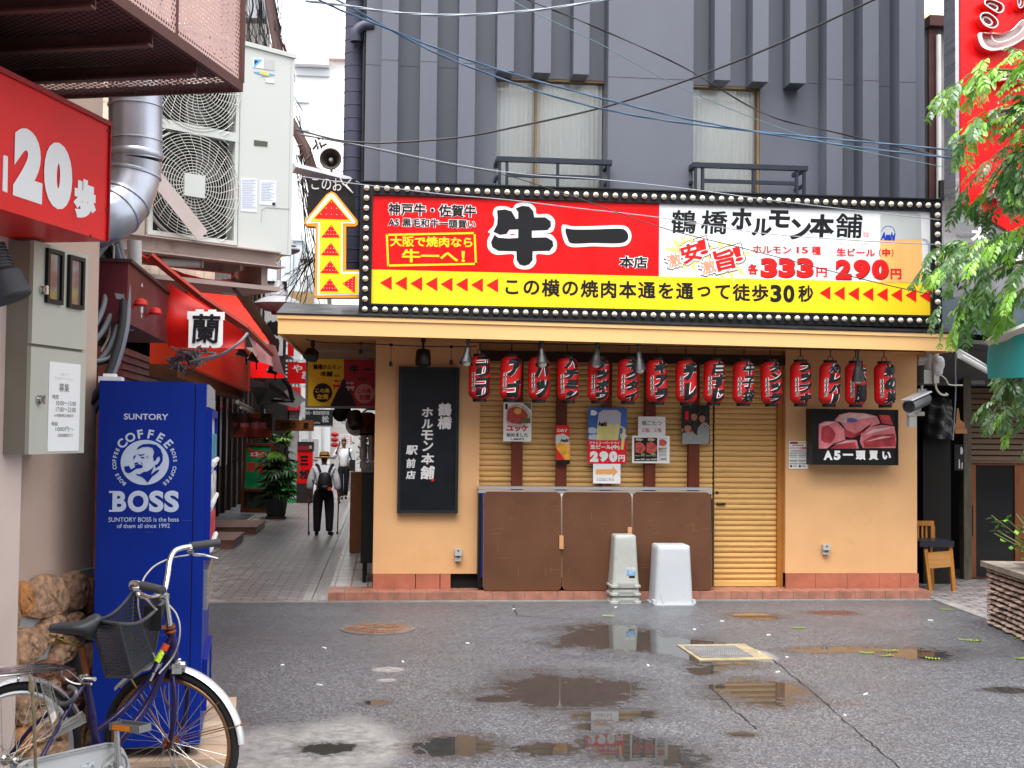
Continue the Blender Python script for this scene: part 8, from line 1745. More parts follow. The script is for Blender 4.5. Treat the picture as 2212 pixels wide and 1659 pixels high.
cr.build('crown', LE, TR); cr2.build('crown', LE2, TR)
# shrub in the planter
o = thing('planter_shrub', 'bright green leafy shrub growing at the right end of the stone planter', 'shrub', PF_.p(.75, zt_-.03 if False else .4, -.4)); p = MB(); s_ = MB(); rg = random.Random(8)
zp = PF_.px(2128, 1222)[1]-.03; ob = PF_.p(.62, zp, -.35)
for k in range(60):
    d = V((rg.uniform(-.6, .5), rg.uniform(-.4, .4), rg.uniform(.3, 1))).normalized(); l = rg.uniform(.25, .75); e = ob+d*l; s_.tube(smooth([ob+V((rg.uniform(-.05, .05), rg.uniform(-.05, .05), -.02)), ob+d*l*.5+V((0, 0, .04)), e], 3), .005, 4)
    for j in range(10):
        q = ob.lerp(e, rg.uniform(.35, 1)); dd = V((rg.uniform(-1, 1), rg.uniform(-1, 1), rg.uniform(-.5, .5))).normalized(); sd = dd.cross(V((.1, .2, 1))).normalized(); ll = .07; p.quad(q, q+dd*ll*.5+sd*ll*.3, q+dd*ll, q+dd*ll*.5-sd*ll*.3)
p.build('foliage', M('shrub_leaf', (.12, .30, .03), .4, var=.4, vs=8), o); s_.build('stem', M('twig_green', hx('#6f7a3a', .6), .6), o)

# ------------------------------------------------------------------ unseen building added behind the camera to shade the shop front
OP = thing('added_shade_building', 'plain grey-beige building added behind the camera, unseen, to shade the shop front', 'building', (2, -17, 0))
p = MB(); p.box(-24, -22, 0, 30, -13, 12); p.build('wall', M('added_shade_wall', (.26, .245, .23), .8, var=.1, vs=1), OP)
for k in range(12):
    for j in range(3): p = MB(); x = -20+k*3.8; p.box(x, -13, 1.2+j*3.3, x+1.9, -12.96, 2.9+j*3.3); p.build('window', GLASS, OP)
# ------------------------------------------------------------------ bicycle
def QZ(x, y, d): return Z(*QF(x, y), d)
FWH = V((FW.x, FW.y, 0)).normalized(); RTH = V((RT.x, RT.y, 0)).normalized()
BK = thing('bicycle', 'worn dark purple bicycle with a black basket parked before the vending machine', 'bicycle', V((Z(200, 1640, 5).x, Z(200, 1640, 5).y, 0)))
PUR = M('purple_frame_paint', hx('#2b2058', .75), .28, metal=.35, var=.12, vs=9, coat=.4); SIL = M('mudguard_silver', (.60, .60, .60), .3, metal=.6, var=.12, vs=7, stain=(.38, .33, .28), ss=9)
RUS = M('rusty_steel', hx('#8a4a2c', .7), .6, metal=.3, var=.4, vs=20, stain=(.30, .10, .04), ss=14); COP = M('coppery_wire', hx('#9a7355', .8), .4, metal=.6); GRIP = M('grip_grey', (.045, .047, .05), .65); SAD = M('saddle_grey', hx('#4b4d52', .6), .42, var=.15, vs=12)
Fh, Rh, WR = Z(369, 1611, 5.2), Z(22, 1648, 4.75), .305
Fh.z, Rh.z = max(Fh.z, .285), .318
hf = (RTH*.985-FWH*.17).normalized(); hr_ = (RTH*.62+FWH*.785).normalized(); UPV = V((0, 0, 1))
fu = (UPV-hf*.06).normalized()
def wheel(c, e, u, name, rust):
    w_ = MB(); ax = e.cross(u).normalized(); n = 48
    w_.tube([c+e*((WR-.017)*math.cos(a))+u*((WR-.017)*math.sin(a)) for a in (2*math.pi*i/n for i in range(n))], .0175, 10, closed=True); wo = w_.build('wheel', RUBBER, BK)
    p = MB(); p.tube([c+e*((WR-.042)*math.cos(a))+u*((WR-.042)*math.sin(a)) for a in (2*math.pi*i/n for i in range(n))], .0105, 8, closed=True); p.build('rim', COP if rust else SIL, wo)
    p = MB(); p.lathe(c-ax*.04, [(.012, 0), (.022, .004), (.013, .012), (.013, .068), (.022, .076), (.012, .08)], 14, ax); p.lathe(c-ax*.065, [(.006, 0), (.006, .13)], 8, ax); p.build('hub', RUS if rust else CHROME, wo)
    p = MB()
    for k in range(36):
        a = 2*math.pi*k/36; s = 1 if k % 2 else -1; off = (.55 if (k//2) % 2 else -.55); p.tube([c+ax*(.034*s)+e*(.02*math.cos(a+off))+u*(.02*math.sin(a+off)), c+e*((WR-.045)*math.cos(a))+u*((WR-.045)*math.sin(a))], .0012, 4)
    p.build('spokes', M('spoke_steel', (.45, .42, .38), .35, metal=.7), wo); return ax
axf = wheel(Fh, hf, fu, 'front', True); axr = wheel(Rh, hr_, UPV, 'rear', False)
def guard(c, e, u, ax, a0, a1, r=.327, w_=.028):
    p = MB(); n = 30; prof = [(-w_, -.012), (-w_*.7, -.002), (0, .004), (w_*.7, -.002), (w_, -.012)]; vs = []
    for i in range(n+1):
        a = lerp(a0, a1, i/n); d = e*math.cos(a)+u*math.sin(a)
        for s, h in prof: vs.append(c+d*(r+h)+ax*s)
        for s, h in prof[::-1]: vs.append(c+d*(r+h-.002)+ax*s*.97)
    m = 10; p.add(vs, [(i*m+j, (i+1)*m+j, (i+1)*m+(j+1) % m, i*m+(j+1) % m) for i in range(n) for j in range(m)], True); return p
guard(Fh, hf, fu, axf, R(2), R(138)).build('mudguard', SIL, BK); guard(Rh, hr_, UPV, axr, R(20), R(190), r=.322).build('mudguard', SIL, BK)
p = MB(); d = fu*math.sin(R(16))+hf*math.cos(R(16)); p.tube([Fh+axf*.045, Fh+d*.335+axf*.034], .0022, 5); p.tube([Fh-axf*.045, Fh+d*.335-axf*.034], .0022, 5); p.tube([Fh+axf*.04, Fh+(fu*math.sin(R(38))+hf*math.cos(R(38)))*.3+axf*.034], .0022, 5); p.tube([Fh+d*.345+axf*(.036*math.cos(a)) + d*.0*1 for a in (0,)]+[Fh+d*.338-axf*.036], .004, 6); p.build('mudguard_stay', COP, BK)
def tb(pts, r, n=10): 
    p = MB(); P3 = smooth([QZ(*q) for q in pts], 6) if len(pts) > 2 else [QZ(*q) for q in pts]; p.tube(P3, r, n); return p
fr = MB(); 
def frt(pts, r): P3 = smooth([QZ(*q) for q in pts], 6) if len(pts) > 2 else [QZ(*q) for q in pts]; fr.tube(P3, r, 12)
frt([(1497, 370, 5.17), (1536, 640, 5.19)], .0185)
frt([(1500, 410, 5.165), (1440, 520, 5.15), (1330, 740, 5.10), (1210, 900, 5.06), (1040, 1090, 4.99), (862, 1232, 4.95)], .0135)
frt([(1510, 520, 5.165), (1440, 690, 5.14), (1300, 990, 5.08), (1160, 1190, 5.02), (1040, 1345, 4.98), (905, 1530, 4.95)], .0155)
frt([(748, 752, 4.93), (845, 1330, 4.94), (893, 1540, 4.95)], .0165)
frt([(735, 835, 4.91), (600, 1045, 4.84), (420, 1370, 4.75), (310, 1570, 4.68), (235, 1690, 4.64)], .0085)
frt([(735, 835, 4.95), (520, 1010, 4.92), (280, 1210, 4.9), (90, 1450, 4.88)], .0085)
frt([(893, 1540, 4.95), (400, 1640, 4.75), (235, 1690, 4.66)], .009)
frt([(1535, 640, 5.19), (1512, 690, 5.185), (1524, 900, 5.15), (1522, 1100, 5.14), (1505, 1240, 5.15), (1482, 1345, 5.16)], .0115); frt([(1540, 660, 5.2), (1625, 800, 5.25), (1640, 930, 5.26), (1622, 1100, 5.26), (1585, 1225, 5.25)], .011)
fr.build('frame', PUR, BK)
# stickers on the upper frame tube
def band(p0, p1, r, m): p = MB(); p.tube([QZ(*p0), QZ(*p1)], r, 14, caps=False); p.build('sticker', m, BK)
band((1463, 476, 5.153), (1432, 532, 5.148), .0148, M('sticker_red', (.75, .09, .02), .4)); band((1428, 540, 5.147), (1370, 640, 5.118), .0146, M('sticker_lime', (.55, .75, .02), .4, var=.35, vs=90)); band((1480, 580, 5.152), (1460, 625, 5.148), .0165, BLACK)
a, b = QZ(1325, 790, 5.08), QZ(1405, 640, 5.11); tfr = Fr(a-FW*.018, (b-a).normalized(), UPV-(b-a).normalized()*UPV.dot((b-a).normalized())); p = MB(); p.text(tfr, 'south coast', 0, -.006, (b-a).length, .008, c=.001, bold=.02); p.build('lettering', M('bike_letter', (.5, .5, .55), .4), BK)
tb([(716, 505, 4.92), (757, 745, 4.93)], .0135).build('seat_post', RUS, BK)
p = MB(); p.tube([QZ(745, 775, 4.90), QZ(830, 785, 4.87)], .009, 8); p.tube([QZ(640, 820, 4.93), QZ(800, 828, 4.86)], .005, 6); p.tube([QZ(738, 738, 4.93), QZ(750, 790, 4.93)], .021, 12); p.build('seat_clamp', CHROME, BK)
# saddle
secs = [(418, 345, 6, .01), (440, 345, 40, .05), (520, 342, 52, .075), (620, 340, 58, .085), (690, 345, 66, .085), (740, 345, 82, .075), (790, 345, 118, .06), (830, 325, 112, .048), (865, 275, 62, .04), (888, 262, 28, .03), (894, 260, 8, .01)]
p = MB(); vs = []; n = 16
for x, y, h, dw in secs:
    for j in range(n): a = 2*math.pi*j/n; yy = math.sin(a); vs.append(QZ(x, y-h*(yy if yy > 0 else yy*.9), 4.9+dw*math.cos(a)))
p.add(vs, [(i*n+j, i*n+(j+1) % n, (i+1)*n+(j+1) % n, (i+1)*n+j) for i in range(len(secs)-1) for j in range(n)], True); sd = p.build('saddle', SAD, BK, sharp=180)
p = MB(); p.tube(smooth([QZ(430, 400, 4.86), QZ(520, 430, 4.84), QZ(640, 478, 4.85), QZ(700, 470, 4.88)], 4), .004, 6); p.tube(smooth([QZ(490, 400, 4.95), QZ(540, 470, 4.95), QZ(690, 470, 4.92)], 4), .004, 6)
for k in range(5): q = QZ(505+k*8, 455-k*3, 4.9); p.tube([q+RT*(.012*math.cos(t_))+UP*(.012*math.sin(t_)) for t_ in (i*.785 for i in range(9))], .002, 4)
p.lathe(QZ(700, 460, 4.92), [(.012, -.025), (.012, .025)], 10, FW); p.lathe(QZ(712, 318, 4.845), [(.009, 0), (.007, .01)], 8, -FW); p.build('springs', M('brassy_steel', hx('#8f7a3c', .7), .4, metal=.7, var=.4, vs=40), sd)
# chain case, crank and pedal
ccf = Fr(QZ(200, 1560, 4.60), (RTH*.62+FWH*.785)); pl = [(150, 1660), (195, 1545), (260, 1508), (600, 1428), (960, 1352), (1035, 1352), (1085, 1400), (1130, 1500), (1160, 1660)]
ccx = [ccf.px(*QF(*q)) for q in pl]; p = MB(); p.poly(ccf, ccx, -.03, 0); cc = p.build('chain_case', M('chaincase_silver', (.52, .53, .54), .35, metal=.35, var=.06), BK)
p = MB(); p.poly(ccf, [ccf.px(*QF(*q)) for q in ((195, 1545), (260, 1508), (600, 1428), (960, 1352), (1035, 1352), (1035, 1366), (965, 1368), (605, 1444), (268, 1524), (205, 1560))], 0, .006); p.build('edge', CHROME, cc)
p = MB(); q = ccf.px(*QF(1000, 1560)); r = abs(ccf.px(*QF(1110, 1560))[0]-q[0]); p.tube([ccf.p(q[0]+r*math.cos(t_), q[1]+r*math.sin(t_), .003) for t_ in (2*math.pi*i/30 for i in range(30))], .003, 5, closed=True); p.build('edge', M('case_line', (.3, .3, .31), .4), cc)
p = MB(); p.poly(ccf, [ccf.px(*QF(*q)) for q in ((705, 1530), (820, 1510), (822, 1600), (708, 1610))], 0, .002); p.build('sticker', M('sticker_torn', (.4, .42, .45), .5, var=.9, vs=60), cc)
cq = ccf.p(*q, .03); pt_ = QZ(1018, 1185, (cq-EYE).dot(FW)-.01)
p = MB(); p.tube([cq, cq.lerp(pt_, .5), pt_], [.016, .012, .011], 10); p.lathe(ccf.p(*q, .0), [(.03, 0), (.03, .02), (.014, .024), (.014, .05), (0, .052)], 16, ccf.n); p.lathe(ccf.p(q[0]-.03, q[1]-.01, 0), [(.028, 0), (.028, .012)], 14, ccf.n); p.build('crank', CHROME, BK)
pe = QZ(1262, 1215, (cq-EYE).dot(FW)-.10); d = pe-pt_; L = d.length; d.normalize(); s = d.cross(UPV).normalized(); u2 = s.cross(d)
p = MB()
for sg in (-1, 1): a, b = pt_+s*(.03*sg), pe+s*(.03*sg); p.hexa([a-u2*.014-s*.005, b-u2*.014-s*.005, b-u2*.014+s*.005, a-u2*.014+s*.005, a+u2*.014-s*.005, b+u2*.014-s*.005, b+u2*.014+s*.005, a+u2*.014+s*.005])
for e in (pt_, pe): p.hexa([e-s*.03-u2*.014, e+s*.03-u2*.014, e+s*.03-u2*.014+d*.006, e-s*.03-u2*.014+d*.006, e-s*.03+u2*.014, e+s*.03+u2*.014, e+s*.03+u2*.014+d*.006, e-s*.03+u2*.014+d*.006])
p.tube([pt_, pe], .007, 8); pdl = p.build('pedal', M('pedal_metal', (.22, .22, .22), .35, metal=.7), BK)
p = MB(); a, b = pt_.lerp(pe, .15)+s*.037, pt_.lerp(pe, .75)+s*.037; sg = 1 if s.dot(FW) < 0 else -1; a, b = pt_.lerp(pe, .15)+s*(.036*sg), pt_.lerp(pe, .75)+s*(.036*sg); p.hexa([a-u2*.010, b-u2*.010, b-u2*.010+s*(.003*sg), a-u2*.010+s*(.003*sg), a+u2*.010, b+u2*.010, b+u2*.010+s*(.003*sg), a+u2*.010+s*(.003*sg)]); p.build('reflector', M('reflector_orange', (.55, .16, .01), .2), pdl)
# rear carrier, stay, guards and ring lock
p = MB(); cr_ = .0048
for pts in ([(-60, 700, 4.45), (200, 672, 4.6), (420, 655, 4.75), (600, 684, 4.86), (600, 692, 4.85), (440, 712, 4.72), (100, 748, 4.48), (-60, 760, 4.4)], [(-40, 715, 4.45), (440, 676, 4.75), (560, 690, 4.82)], [(-40, 738, 4.42), (440, 700, 4.73), (545, 695, 4.82)], [(-60, 690, 4.55), (420, 658, 4.78)], [(265, 745, 4.58), (290, 690, 4.65)], [(170, 690, 4.6), (165, 770, 4.55), (155, 805, 4.55)], [(545, 695, 4.83), (560, 770, 4.86), (640, 820, 4.88), (720, 832, 4.9)], [(590, 700, 4.85), (700, 790, 4.9), (725, 825, 4.9)]): p.tube(smooth([QZ(*q) for q in pts], 5), cr_, 6)
p.build('carrier', CHROME, BK)
p = MB(); P3 = [QZ(262, 750, 4.56), QZ(278, 850, 4.56), QZ(300, 1150, 4.58), QZ(312, 1570, 4.6)]; p.tube(P3, .0065, 8); p.lathe(P3[1], [(.011, -.02), (.012, .0), (.011, .02)], 10, (0, 0, 1)); p.build('carrier_stay', M('stay_gold', hx('#a2947a', .8), .4, metal=.6, var=.25, vs=30), BK)
p = MB()
def wirepanel(c4, nd):
    c4 = [QZ(*q) for q in c4]; p.tube(c4, .0026, 5, closed=True)
    for k in range(1, nd):
        t = k/nd; p.tube([c4[0].lerp(c4[3], t), c4[1].lerp(c4[2], min(1, t+.04))], .0013, 4)
wirepanel([(300, 780, 4.60), (345, 780, 4.62), (470, 1240, 4.66), (410, 1288, 4.64)], 4); wirepanel([(345, 790, 4.62), (420, 800, 4.66), (500, 1110, 4.70), (455, 1200, 4.68)], 30); wirepanel([(420, 800, 4.66), (440, 800, 4.68), (515, 1060, 4.72), (500, 1110, 4.70)], 3)
wirepanel([(540, 1190, 4.70), (715, 1070, 4.82), (745, 1105, 4.84), (540, 1215, 4.70)], 3); wirepanel([(540, 1215, 4.70), (745, 1105, 4.84), (755, 1160, 4.84), (470, 1305, 4.68)], 8)
for k in range(24): t = k/23; p.tube([QZ(lerp(545, 720, t), lerp(1150, 1075, t), lerp(4.70, 4.82, t)), QZ(lerp(520, 740, t), lerp(1240, 1120, t), lerp(4.69, 4.83, t))], .0013, 4)
p.build('skirt_guard', M('guard_wire', (.33, .32, .30), .35, metal=.7), BK)
p = MB(); p.tube(smooth([QZ(605, 852, 4.84), QZ(650, 870, 4.82), QZ(668, 910, 4.8), QZ(640, 965, 4.8), QZ(580, 1000, 4.82), QZ(520, 995, 4.84), QZ(480, 960, 4.86)], 5), .0095, 10); p.build('ring_lock', M('lock_grey', (.16, .16, .165), .35, metal=.5), BK)
# handlebar, stem, grips, levers, cables (measured in the Q5 grid)
def Q5Z(x, y, d): return Z(*Q5(x, y), d)
p = MB(); p.tube([Q5Z(1076, 755, 5.16), Q5Z(1047, 560, 5.15)], .0150, 12); p.tube([Q5Z(1047, 560, 5.15), Q5Z(1000, 555, 5.10)], .0165, 12); p.lathe(Q5Z(1047, 563, 5.15), [(.019, -.012), (.02, .01), (.0, .012)], 14); p.build('stem', CHROME, BK)
p = MB(); p.tube(smooth([Q5Z(1035, 535, 5.13), Q5Z(1000, 562, 5.09), Q5Z(950, 576, 5.03), Q5Z(885, 555, 4.95), Q5Z(845, 518, 4.90), Q5Z(838, 490, 4.88), Q5Z(862, 483, 4.87), Q5Z(900, 497, 4.86)], 6), .0118, 10); p.tube(smooth([Q5Z(1020, 552, 5.12), Q5Z(1048, 520, 5.15), Q5Z(1066, 430, 5.19), Q5Z(1078, 345, 5.22), Q5Z(1105, 285, 5.26), Q5Z(1150, 262, 5.30), Q5Z(1210, 250, 5.34)], 6), .0118, 10); p.build('handlebar', CHROME, BK)
for a, b in (((892, 497, 4.86), (1035, 530, 4.80)), ((1205, 250, 5.34), (1388, 226, 5.46))):
    p = MB(); a, b = Q5Z(*a), Q5Z(*b); d = (b-a).normalized(); L = (b-a).length; prof = [(.012, 0)]+[(.0165+(.0012 if k % 2 else 0), L*k/24) for k in range(1, 24)]+[(.0185, L), (.0, L+.003)]; p.lathe(a, prof, 14, d); p.build('grip', GRIP, BK)
for pts, w_ in (([(872, 520, 4.85), (885, 565, 4.84), (930, 585, 4.82), (995, 655, 4.80)], .007), ([(1210, 270, 5.34), (1225, 300, 5.34), (1300, 308, 5.36), (1383, 326, 5.40)], .007)):
    p = MB(); P3 = smooth([Q5Z(*q) for q in pts], 5); p.tube(P3, [lerp(.009, .005, i/(len(P3)-1)) for i in range(len(P3))], 8); p.lathe(Q5Z(*pts[0]), [(.016, -.012), (.017, 0), (.016, .012)], 12, RT); p.build('brake_lever', CHROME, BK)
p = MB()
for pts in ([(1200, 305, 5.33), (1090, 325, 5.26), (990, 370, 5.15), (930, 430, 5.05), (905, 475, 4.98)], [(878, 575, 4.84), (880, 650, 4.86), (905, 760, 4.95), (950, 880, 5.02), (982, 955, 5.05)], [(1075, 625, 5.12), (1120, 680, 5.10), (1143, 760, 5.08), (1135, 860, 5.08), (1095, 960, 5.1), (1010, 1060, 5.06)]): p.tube(smooth([Q5Z(*q) for q in pts], 6), .0035, 6)
p.build('brake_cable', M('cable_housing', (.40, .38, .36), .4), BK)
p = MB(); p.lathe(Q5Z(1080, 775, 5.17), [(.022, -.02), (.026, -.012), (.02, -.004), (.026, .004), (.022, .02)], 14, (Q5Z(1047, 560, 5.15)-Q5Z(1076, 755, 5.16)).normalized()); p.sheet([Q5Z(955, 755, 5.08), Q5Z(1050, 752, 5.14), Q5Z(1055, 778, 5.14), Q5Z(1010, 776, 5.1)], .004); p.sheet([Q5Z(955, 755, 5.08), Q5Z(1005, 708, 5.08), Q5Z(1010, 730, 5.08), Q5Z(975, 762, 5.08)], .004); p.build('basket_bracket', RUS, BK)
p = MB(); p.tube([QZ(1135, 765, 5.05), QZ(1480, 1335, 5.13)], .0042, 6); p.tube(smooth([QZ(1445, 840, 5.15), QZ(1440, 940, 5.15), QZ(1500, 1060, 5.16), QZ(1585, 1220, 5.2)], 4), .0042, 6); p.build('basket_stay', COP, BK)
p = MB(); p.lathe(QZ(1560, 665, 5.17), [(.018, -.03), (.022, .0), (.016, .03)], 12, RT); p.tube(smooth([QZ(1500, 640, 5.16), QZ(1545, 632, 5.14), QZ(1580, 610, 5.15)], 4), .006, 6); p.box(*(QZ(1555, 690, 5.17)-V((.02, .02, .02))), *(QZ(1555, 690, 5.17)+V((.02, .02, .02)))); p.build('front_brake', CHROME, BK)
# basket
SLOT = bpy.data.materials.new('woven_black_plastic'); SLOT.use_nodes = True; t = SLOT.node_tree; N = t.nodes.new; L_ = t.links.new
uv = N('ShaderNodeUVMap'); sx = N('ShaderNodeSeparateXYZ'); L_(uv.outputs[0], sx.inputs[0])
def mm(op, a, b=None):
    n = N('ShaderNodeMath'); n.operation = op
    for i, q in enumerate((a, b)):
        if q is None: continue
        if isinstance(q, (int, float)): n.inputs[i].default_value = q
        else: L_(q, n.inputs[i])
    return n.outputs[0]
v = mm('DIVIDE', sx.outputs[1], .0135); row = mm('FLOOR', v); u = mm('ADD', mm('DIVIDE', sx.outputs[0], .027), mm('MULTIPLY', mm('MODULO', row, 2), .0))
hole = mm('MULTIPLY', mm('LESS_THAN', mm('ABSOLUTE', mm('SUBTRACT', mm('FRACT', u), .5)), .36), mm('LESS_THAN', mm('ABSOLUTE', mm('SUBTRACT', mm('FRACT', v), .5)), .17))
tr = N('ShaderNodeBsdfTransparent'); mx = N('ShaderNodeMixShader'); b = t.nodes['Principled BSDF']; b.inputs['Base Color'].default_value = (.014, .0145, .016, 1); b.inputs['Roughness'].default_value = .4
L_(hole, mx.inputs[0]); L_(b.outputs[0], mx.inputs[1]); L_(tr.outputs[0], mx.inputs[2]); L_(mx.outputs[0], t.nodes['Material Output'].inputs[0])
T4 = [QZ(800, 268, 4.98), QZ(1040, 300, 4.76), QZ(1435, 105, 5.06), QZ(1170, 15, 5.30)]; B4 = [QZ(930, 765, 5.00), QZ(1165, 770, 4.88), QZ(1335, 640, 5.05), QZ(1150, 640, 5.18)]
p = MB(); uvs = []; ns = 8
for i in range(4):
    j = (i+1) % 4; bow = [.0, -.0][0]
    W_ = (T4[i]-T4[j]).length; H_ = (T4[i]-B4[i]).length
    for k in range(ns):
        for m in range(ns):
            cs = []
            for (s, t_) in ((k/ns, m/ns), ((k+1)/ns, m/ns), ((k+1)/ns, (m+1)/ns), (k/ns, (m+1)/ns)):
                lo, hi = B4[i].lerp(B4[j], s), T4[i].lerp(T4[j], s); q = lo.lerp(hi, t_)
                if i in (1, 3): q = q-V((0, 0, .035*math.sin(math.pi*s)*t_**3))
                cs.append(q); uvs.append((s*W_, t_*H_))
            p.quad(*cs)
p.quad(*B4); uvs += [(0, 0), (.25, 0), (.25, .2), (0, .2)]
bo = p.build('basket', SLOT, BK); l = bo.data.uv_layers.new(name='UVMap')
for i, q in enumerate(uvs): l.data[i].uv = q
p = MB()
rim = []
for i in range(4):
    j = (i+1) % 4
    for k in range(8): s = k/8; q = T4[i].lerp(T4[j], s); rim.append(q-V((0, 0, .035*math.sin(math.pi*s) if i in (1, 3) else 0)))
p.tube(rim, .0075, 8, closed=True); p.tube(B4, .006, 6, closed=True)
for i in range(4): p.tube([B4[i], T4[i]], .006, 6)
p.build('rim', M('basket_rim', (.05, .052, .056), .35), bo)
q = QZ(1340, 250, 5.0)
p = MB(); p.box(q.x-.035, q.y-.01, q.z-.05, q.x+.035, q.y+.0, q.z+.05); p.build('plate', BLACK, bo)

# ------------------------------------------------------------------ people in the alley
SKIN = M('skin', hx('#b98468', .75), .5, var=.05); SHIRT = M('white_shirt', (.78, .79, .84), .75, var=.08, vs=9, bump=.3, bs=14); TROU = M('black_trousers', (.010, .010, .014), .75, var=.2, vs=6, bump=.4, bs=10); SHOE = M('black_shoe', (.012, .012, .012), .35); HAIR = M('black_hair', (.008, .007, .007), .5, var=.2, vs=60)
class Fig:
    def __init__(s, px, py, h_px, label, face=1, lean=0):
        g_ = G(px, py); s.o = V((g_.x, g_.y, .008)); dist = (s.o-EYE).dot(FW); s.k = h_px/FOC*dist/1.70; s.fc = face; s.T = thing('person', label, 'person', s.o)
    def p(s, x, y, z): return s.o+V((x*s.k, y*s.k*s.fc, z*s.k))
    def skin(s, name, chains, mat, lv=2, parent=None):
        vs, fs = skinmesh([[((x, y, z), r) for (x, y, z, r) in ch] for ch in chains], lv); m = MB(); m.add([s.p(*v) for v in vs], fs, True)
        return m.build(name, mat, parent or s.T, sharp=180)
    def lathe(s, name, c, prof, mat, ax=(0, 0, 1), n=20, parent=None):
        m = MB(); m.lathe(s.p(*c), [(r*s.k, h*s.k) for r, h in prof], n, (ax[0], ax[1]*s.fc, ax[2])); return m.build(name, mat, parent or s.T)
    def hand(s, wr, d, side, curl=.35):                         # chains for palm, four fingers and a thumb
        d = V(d).normalized(); sd = V(side).normalized(); nrm = d.cross(sd); w_ = V(wr); palm = w_+d*.09; ch = [[(*w_, .022), (*(w_+d*.05), .030), (*palm, .028)]]
        for i, l in enumerate((.07, .08, .075, .058)):
            b = w_+d*.085+sd*(.027-.018*i); ch.append([(*palm, .028), (*b, .011), (*(b+d*l*.5+nrm*l*curl*.4), .0095), (*(b+d*l*.85+nrm*l*curl), .008)])
        b = w_+d*.035+sd*.03; ch.append([(*(w_+d*.05), .030), (*b, .012), (*(b+d*.03+sd*.022), .010), (*(b+d*.055+sd*.026+nrm*.012), .008)]); return ch
# stooped man with hat, backpack and two sticks, walking away (local y points away from the camera)
A = Fig(697, 1158, 181, 'person in straw hat and white shirt walking away with two sticks')
hA = A.hand((-.30, .10, .78), (.0, .25, -1), (.6, .8, 0)); hB = A.hand((.31, .10, .78), (.0, .25, -1), (-.6, .8, 0))
A.skin('body', [[(0, .02, .95, .10), (0, .05, 1.15, .12), (0, .12, 1.34, .11), (0, .17, 1.43, .055), (0, .20, 1.48, .05), (0, .22, 1.56, .085), (0, .22, 1.64, .075)], [(0, .12, 1.34, .11), (-.19, .11, 1.34, .06), (-.26, .06, 1.08, .042), (-.30, .10, .78, .026)], [(0, .12, 1.34, .11), (.19, .11, 1.34, .06), (.27, .06, 1.08, .042), (.31, .10, .78, .026)],
    [(0, .02, .95, .10), (-.09, .02, .88, .08), (-.11, .03, .48, .05), (-.12, 0, .09, .035), (-.12, .12, .04, .03)], [(0, .02, .95, .10), (.10, .02, .88, .08), (.12, -.02, .48, .05), (.13, -.12, .10, .035), (.16, -.02, .04, .03)]]+hA+hB, SKIN)
A.skin('shirt', [[(0, .02, .92, .165), (0, .04, 1.12, .185), (0, .10, 1.30, .165), (0, .155, 1.41, .075)], [(0, .10, 1.30, .165), (-.19, .11, 1.32, .10), (-.26, .07, 1.10, .085), (-.285, .08, .92, .075)], [(0, .10, 1.30, .165), (.19, .11, 1.32, .10), (.265, .07, 1.10, .085), (.29, .08, .92, .075)]], SHIRT)
A.skin('trousers', [[(0, .02, .98, .16), (0, .02, .88, .17), (-.10, .02, .80, .125), (-.115, .03, .48, .10), (-.12, .01, .12, .078), (-.12, .01, .07, .076)], [(0, .02, .88, .17), (.11, .02, .80, .125), (.13, -.02, .48, .10), (.135, -.11, .14, .078), (.137, -.12, .09, .076)]], TROU)
A.skin('shoe', [[(-.12, -.04, .045, .045), (-.125, .06, .04, .048), (-.135, .17, .035, .04)]], SHOE); A.skin('shoe', [[(.125, -.14, .07, .045), (.16, -.06, .045, .048), (.20, .03, .035, .04)]], SHOE)
A.skin('hair', [[(0, .195, 1.50, .06), (0, .205, 1.56, .092)]], M('grey_hair', (.12, .11, .10), .7))
hat = A.lathe('hat', (0, .22, 1.575), [(.205, -.012), (.21, -.004), (.12, .012), (.108, .02), (.102, .075), (.092, .115), (.06, .125), (.0, .112)], M('straw_hat', hx('#c8935a', .85), .7, var=.2, vs=40), ax=(0, .08, 1), n=28)
A.lathe('hat_band', (0, .221, 1.592), [(.1105, .0), (.107, .032)], BLACK, ax=(0, .08, 1), n=28, parent=hat)
for s_ in (-1, 1): A.skin('ear', [[(s_*.085, .21, 1.545, .012), (s_*.092, .205, 1.525, .01)]], SKIN, 1)
bpk = thing('backpack', 'black backpack with a small red tag worn by the person with the straw hat', 'backpack', A.p(.03, -.12, .95)); NY = M('black_nylon', (.016, .017, .02), .5, var=.25, vs=12, bump=.4, bs=18)
def sub(name, chains, m, par, lv=2): vs, fs = skinmesh([[((x, y, z), r) for (x, y, z, r) in ch] for ch in chains], lv); mb = MB(); mb.add([A.p(*v) for v in vs], fs, True); return mb.build(name, m, par, sharp=180)
sub('bag_body', [[(.03, -.14, 1.30, (.10, .07)), (.03, -.16, 1.18, (.15, .11)), (.04, -.17, 1.02, (.17, .13)), (.04, -.16, .92, (.16, .11))]], NY, bpk); sub('front_pocket', [[(-.04, -.27, .98, .055), (.12, -.27, .98, .055)]], NY, bpk)
sub('strap', [[(-.05, -.12, 1.28, .018), (-.11, -.02, 1.42, .026), (-.16, .10, 1.44, .026), (-.17, .22, 1.36, .024)]], NY, bpk); sub('strap', [[(.10, -.12, 1.28, .018), (.15, -.02, 1.42, .026), (.18, .10, 1.44, .026), (.18, .22, 1.36, .024)]], NY, bpk); sub('strap', [[(-.10, -.14, .98, .012), (-.22, .0, 1.12, .012), (-.26, .1, 1.16, .012)]], NY, bpk)
m = MB(); q = A.p(.14, -.335, .96); m.box(q.x-.028, q.y-.004, q.z-.022, q.x+.028, q.y+.004, q.z+.026); m.build('tag', M('tag_red', (.75, .08, .02), .4), bpk)
